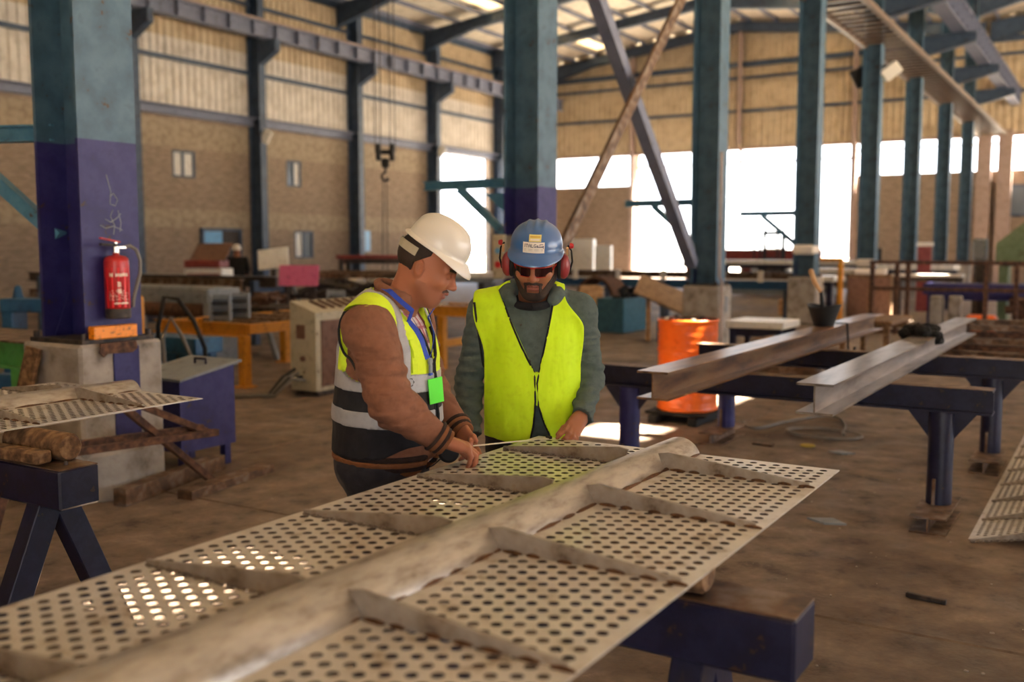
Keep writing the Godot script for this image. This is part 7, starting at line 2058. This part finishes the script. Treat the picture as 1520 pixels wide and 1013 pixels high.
	nets(ss, torso, v3(-0.10, 0.84, 0.02), v3(0.10, 1.46, 0.22), 0.008, func(p: Vector3, d: float) -> float:
		return maxf(d + 0.006 + folds(p, 0.006, 12.0, 5.0), maxf(absf(p.x) - 0.085, 0.868 - p.y)))
	put(ss.done(), "shirt", M.shirt_plaid, t)
	# ribbed waistband and right cuff: tan bands between dark ones
	for b in [[0.935, 0.955, M.rib_dark, 0.013], [0.916, 0.936, M.rib_tan, 0.017], [0.897, 0.917, M.rib_dark, 0.014], [0.875, 0.898, M.rib_tan, 0.014]]:
		var bs := Shape.new()
		nets(bs, torso, v3(-0.26, 0.85, -0.26), v3(0.26, 0.98, 0.24), 0.0075, func(p: Vector3, d: float) -> float:
			return maxf(d - b[3] + folds(p, 0.006, 7.0, 4.0), maxf(maxf(b[0] - p.y - p.z * 0.06, p.y + p.z * 0.06 - b[1]), (0.055 - absf(p.x)) if p.z > 0 else -1.0)))
		put(bs.done(), "waist_rib", b[2], t)
	for q in [[arm_r, 1], [arm_l, 2]]:
		var el: Vector3 = q[0][1]; var wv: Vector3 = q[0][2]
		var d0 := (wv - el).normalized()
		for i in 4:
			var a := wv + d0 * (-0.028 + 0.013 * i); var c := wv + d0 * (-0.017 + 0.013 * i)
			put(Shape.new().tube(PackedVector3Array([a, a.lerp(c, 0.2), a.lerp(c, 0.8), c]), PackedFloat32Array([0.053 - 0.0030 * i, 0.0565 - 0.0032 * i, 0.0565 - 0.0032 * i, 0.053 - 0.0030 * i]), 22).done(), "cuff_rib", M.rib_dark if i % 2 == 0 else M.rib_tan, t)
	# standing collar
	var cf := Field.new()
	for i in 14:
		var a0 := deg_to_rad(-222.0 + 264.0 * i / 14.0); var a1 := deg_to_rad(-222.0 + 264.0 * (i + 1) / 14.0)
		cf.limb(v3(0.084 * cos(a0), 1.470 - 0.020 * sin(a0), 0.048 + 0.086 * sin(a0)), v3(0.084 * cos(a1), 1.470 - 0.020 * sin(a1), 0.048 + 0.086 * sin(a1)), 0.016, 0.016, 0.012)
		cf.limb(v3(0.076 * cos(a0), 1.502 - 0.030 * sin(a0), 0.056 + 0.080 * sin(a0)), v3(0.076 * cos(a1), 1.502 - 0.030 * sin(a1), 0.056 + 0.080 * sin(a1)), 0.011, 0.011, 0.02)
	var cs := Shape.new()
	nets(cs, cf, v3(-0.13, 1.38, -0.08), v3(0.13, 1.58, 0.18), 0.005)
	put(cs.done(), "collar", M.jacket_brown, t)
	var lf := Field.new()
	legs_into(lf, 0.016, 0.0)
	lf.egg(v3(0, 0.90, -0.05), v3(0.18, 0.12, 0.13), 0.06)
	var ls := Shape.new()
	nets(ls, lf, v3(-0.3, 0.06, -0.24), v3(0.3, 0.96, 0.22), 0.013, func(p: Vector3, d: float) -> float: return maxf(d + folds(p, 0.007, 8.0, 14.0), maxf(0.08 - p.y, p.y - 0.95)))
	put(ls.done(), "trousers", M.trousers_denim, t)
	boots(t, 0.0)
	# the vest: lime above, black below, two silver bands and a silver strap over each shoulder
	var wrap := func(y0: float, y1: float, lift: float, extra: Callable) -> ArrayMesh:
		var s := Shape.new()
		nets(s, torso, v3(-0.30, y0 - 0.02, -0.26), v3(0.30, minf(y1, 1.54) + 0.02, 0.26), 0.0062, func(p: Vector3, d: float) -> float:
			var lump := folds(p, 0.006, 7.0, 4.0)
			var lean := p.z * 0.06
			var c := maxf(y0 - p.y - lean, p.y + lean - y1)
			return maxf(d - lift + lump, maxf(maxf(c, white_vest_cut(p)), extra.call(p)) * 0.85))
		return s.done()
	var none := func(_p): return -1.0
	var vest := put(wrap.call(1.19, 1.9, 0.015, none), "safety_vest", M.vest_lime, t)
	put(wrap.call(0.942, 1.20, 0.0155, none), "black_panel", M.vest_black, vest)
	put(wrap.call(1.172, 1.236, 0.0185, none), "reflective_band", M.silver_tape, vest)
	put(wrap.call(1.052, 1.108, 0.0185, none), "reflective_band", M.silver_tape, vest)
	for e in [-1, 1]:
		put(wrap.call(1.22, 1.9, 0.0185, func(p: Vector3): return absf(e * p.x - 0.138 + (0.028 * smoothstep(1.34, 1.46, p.y))) - 0.0145), "reflective_strap", M.silver_tape, vest)
	# pocket, zip, ring, lanyard and pass
	var on := func(x: float, y: float, lift: float) -> Vector3: return v3(x, y, torso.front(x, y) + lift - folds(v3(x, y, 0.17), 0.006, 7.0, 4.0))
	put(ribbon(PackedVector3Array([on.call(-0.100, 1.345, 0.019), on.call(-0.100, 1.31, 0.021), on.call(-0.099, 1.285, 0.021)]), v3(1, 0, 0.1), 0.026, 0.004), "pocket_flap", M.vest_lime, vest)
	put(ribbon(PackedVector3Array([on.call(-0.099, 1.29, 0.017), on.call(-0.098, 1.26, 0.019), on.call(-0.097, 1.235, 0.019)]), v3(1, 0, 0.1), 0.030, 0.004), "pocket", M.vest_lime, vest)
	var zip := PackedVector3Array()
	for i in 14: zip.append(on.call(-lerpf(0.058, 0.010, clampf(i / 4.0, 0, 1)), lerpf(1.375, 0.985, i / 13.0), 0.016))
	put(Shape.new().tube(zip, 0.007, 8).done(), "zip_edge", M.piping, vest)
	zip = PackedVector3Array()
	for i in 14: zip.append(on.call(lerpf(0.058, 0.010, clampf(i / 4.0, 0, 1)), lerpf(1.375, 0.985, i / 13.0), 0.016))
	put(Shape.new().tube(zip, 0.007, 8).done(), "zip_edge", M.piping, vest)
	var ring := PackedVector3Array()
	for i in 13: ring.append(on.call(-0.128 + 0.011 * sin(TAU * i / 12.0), 1.202 + 0.013 * cos(TAU * i / 12.0), 0.024))
	put(Shape.new().tube(ring, 0.0018, 6).done(), "ring", M.dark_steel, vest)
	for e in [-1, 1]:
		var ln := PackedVector3Array([v3(e * 0.060, 1.525, 0.0), v3(e * 0.100, 1.505, 0.06), v3(e * 0.106, 1.470, 0.105), v3(e * 0.098, 1.440, 0.140)])
		for i in 9: ln.append(on.call(lerpf(e * 0.086, -0.045 + e * 0.006, i / 8.0), lerpf(1.405, 1.275, i / 8.0), 0.022))
		put(ribbon(ln, v3(-0.675 * e, 0.405, 0.405), 0.0095, 0.002), "lanyard", M.lanyard_blue, t)
	var cl := Shape.new()
	cl.lathe(PackedVector2Array([Vector2(0, 0.005), Vector2(0.013, 0.004), Vector2(0.013, -0.004), Vector2(0, -0.005)]), 16, xf(on.call(-0.045, 1.265, 0.028), v3(90, 0, 0)))
	cl.box(on.call(-0.045, 1.24, 0.028), v3(0.02, 0.03, 0.008))
	put(cl.done(), "lanyard_clip", M.grey_paint, t)
	put(Shape.new().box(on.call(-0.045, 1.222, 0.028), v3(0.022, 0.010, 0.009)).done(), "clip_band", M.lanyard_blue, t)
	put(Shape.new().box(on.call(-0.040, 1.165, 0.040), v3(0.058, 0.088, 0.004), Basis.from_euler(Vector3(0.05, -0.6, 0.12)), 0.001).done(), "pass_card", M.card_green, t)
	# armhole piping
	for e in [-1, 1]:
		var loop := PackedVector3Array()
		for i in 29:
			var a := TAU * i / 28.0
			var dir := v3(0, cos(a), sin(a))
			var c := v3(e * (0.182 - 0.028 * cos(a) + 0.012 * absf(sin(a))), 1.335, 0.0)
			var r := 0.03
			while torso.at(c + dir * v3(0, 1, 1) * r) < 0.014 and r < 0.21: r += 0.004
			r = minf(r, 0.125 + 0.02 * absf(sin(a)))
			loop.append(c + dir * r)
		put(Shape.new().tube(loop, 0.0045, 7).done(), "piping", M.piping, vest)

func white_vest_cut(p: Vector3) -> float:
	var c := -1.0
	if p.y > 1.40: c = 0.092 - Vector2(p.x, (p.z - 0.03) * 0.9).length()
	if p.z > 0.0:
		c = maxf(c, lerpf(0.007, 0.096, clampf((p.y - 1.27) / 0.18, 0, 1.2)) - absf(p.x))
		c = maxf(c, (0.945 + 0.035 * smoothstep(0.05, 0.15, p.z)) - p.y)
	# armholes
	var hole := Vector2(p.z, (p.y - 1.335) * 0.95).length() - 0.122
	c = maxf(c, minf(absf(p.x) - 0.170 + 0.02 * smoothstep(1.40, 1.46, p.y), -hole))
	return c

func distant_man():
	var t := thing("person", "distant man in white hard hat and black jacket by the far brick wall", "person", v3(-18.72, 0, -17.5), 0.75)
	var f := Field.new()
	f.egg(v3(0, 1.60, 0.02), v3(0.08, 0.12, 0.1), 0.03)
	f.limb(v3(0, 1.5, 0), v3(0, 1.4, 0), 0.055, 0.06, 0.03)
	for e in [-1, 1]:
		f.limb(v3(e * 0.23, 0.98, 0.2), v3(e * 0.2, 0.93, 0.28), 0.04, 0.035, 0.02)
	f.limb(v3(0, 1.42, 0), v3(0, 0.95, 0), 0.1, 0.1, 0.05)
	for e in [-1, 1]: f.limb(v3(e * 0.1, 0.95, 0), v3(e * 0.12, 0.1, 0), 0.07, 0.05, 0.05)
	var s := Shape.new()
	nets(s, f, v3(-0.35, 0.0, -0.2), v3(0.35, 1.78, 0.36), 0.022)
	put(s.done(), "body", mat("skin_far", col("9c6448"), 0.6), t)
	var j := Field.new()
	j.egg(v3(0, 1.25, 0), v3(0.2, 0.23, 0.14), 0.06)
	j.egg(v3(0, 1.0, 0), v3(0.19, 0.18, 0.14), 0.06)
	for e in [-1, 1]:
		j.limb(v3(e * 0.19, 1.38, 0), v3(e * 0.26, 1.12, 0.02), 0.07, 0.06, 0.04)
		j.limb(v3(e * 0.26, 1.12, 0.02), v3(e * 0.23, 0.99, 0.19), 0.06, 0.05, 0.03)
	j.limb(v3(0, 1.46, 0), v3(0, 1.40, 0), 0.08, 0.1, 0.04)
	s = Shape.new()
	nets(s, j, v3(-0.36, 0.78, -0.2), v3(0.36, 1.56, 0.28), 0.022)
	put(s.done(), "jacket", M.black_cloth, t)
	var l := Field.new()
	legs_into(l, 0.01, 0.0)
	s = Shape.new()
	nets(s, l, v3(-0.3, 0.06, -0.2), v3(0.3, 1.0, 0.2), 0.026)
	put(s.done(), "trousers", M.trousers_dark, t)
	boots(t, 0.0)
	helmet(t, Transform3D(Basis.IDENTITY, v3(0, 1.59, 0.02)), M.helmet_white, 1, 0.012, 0.03)
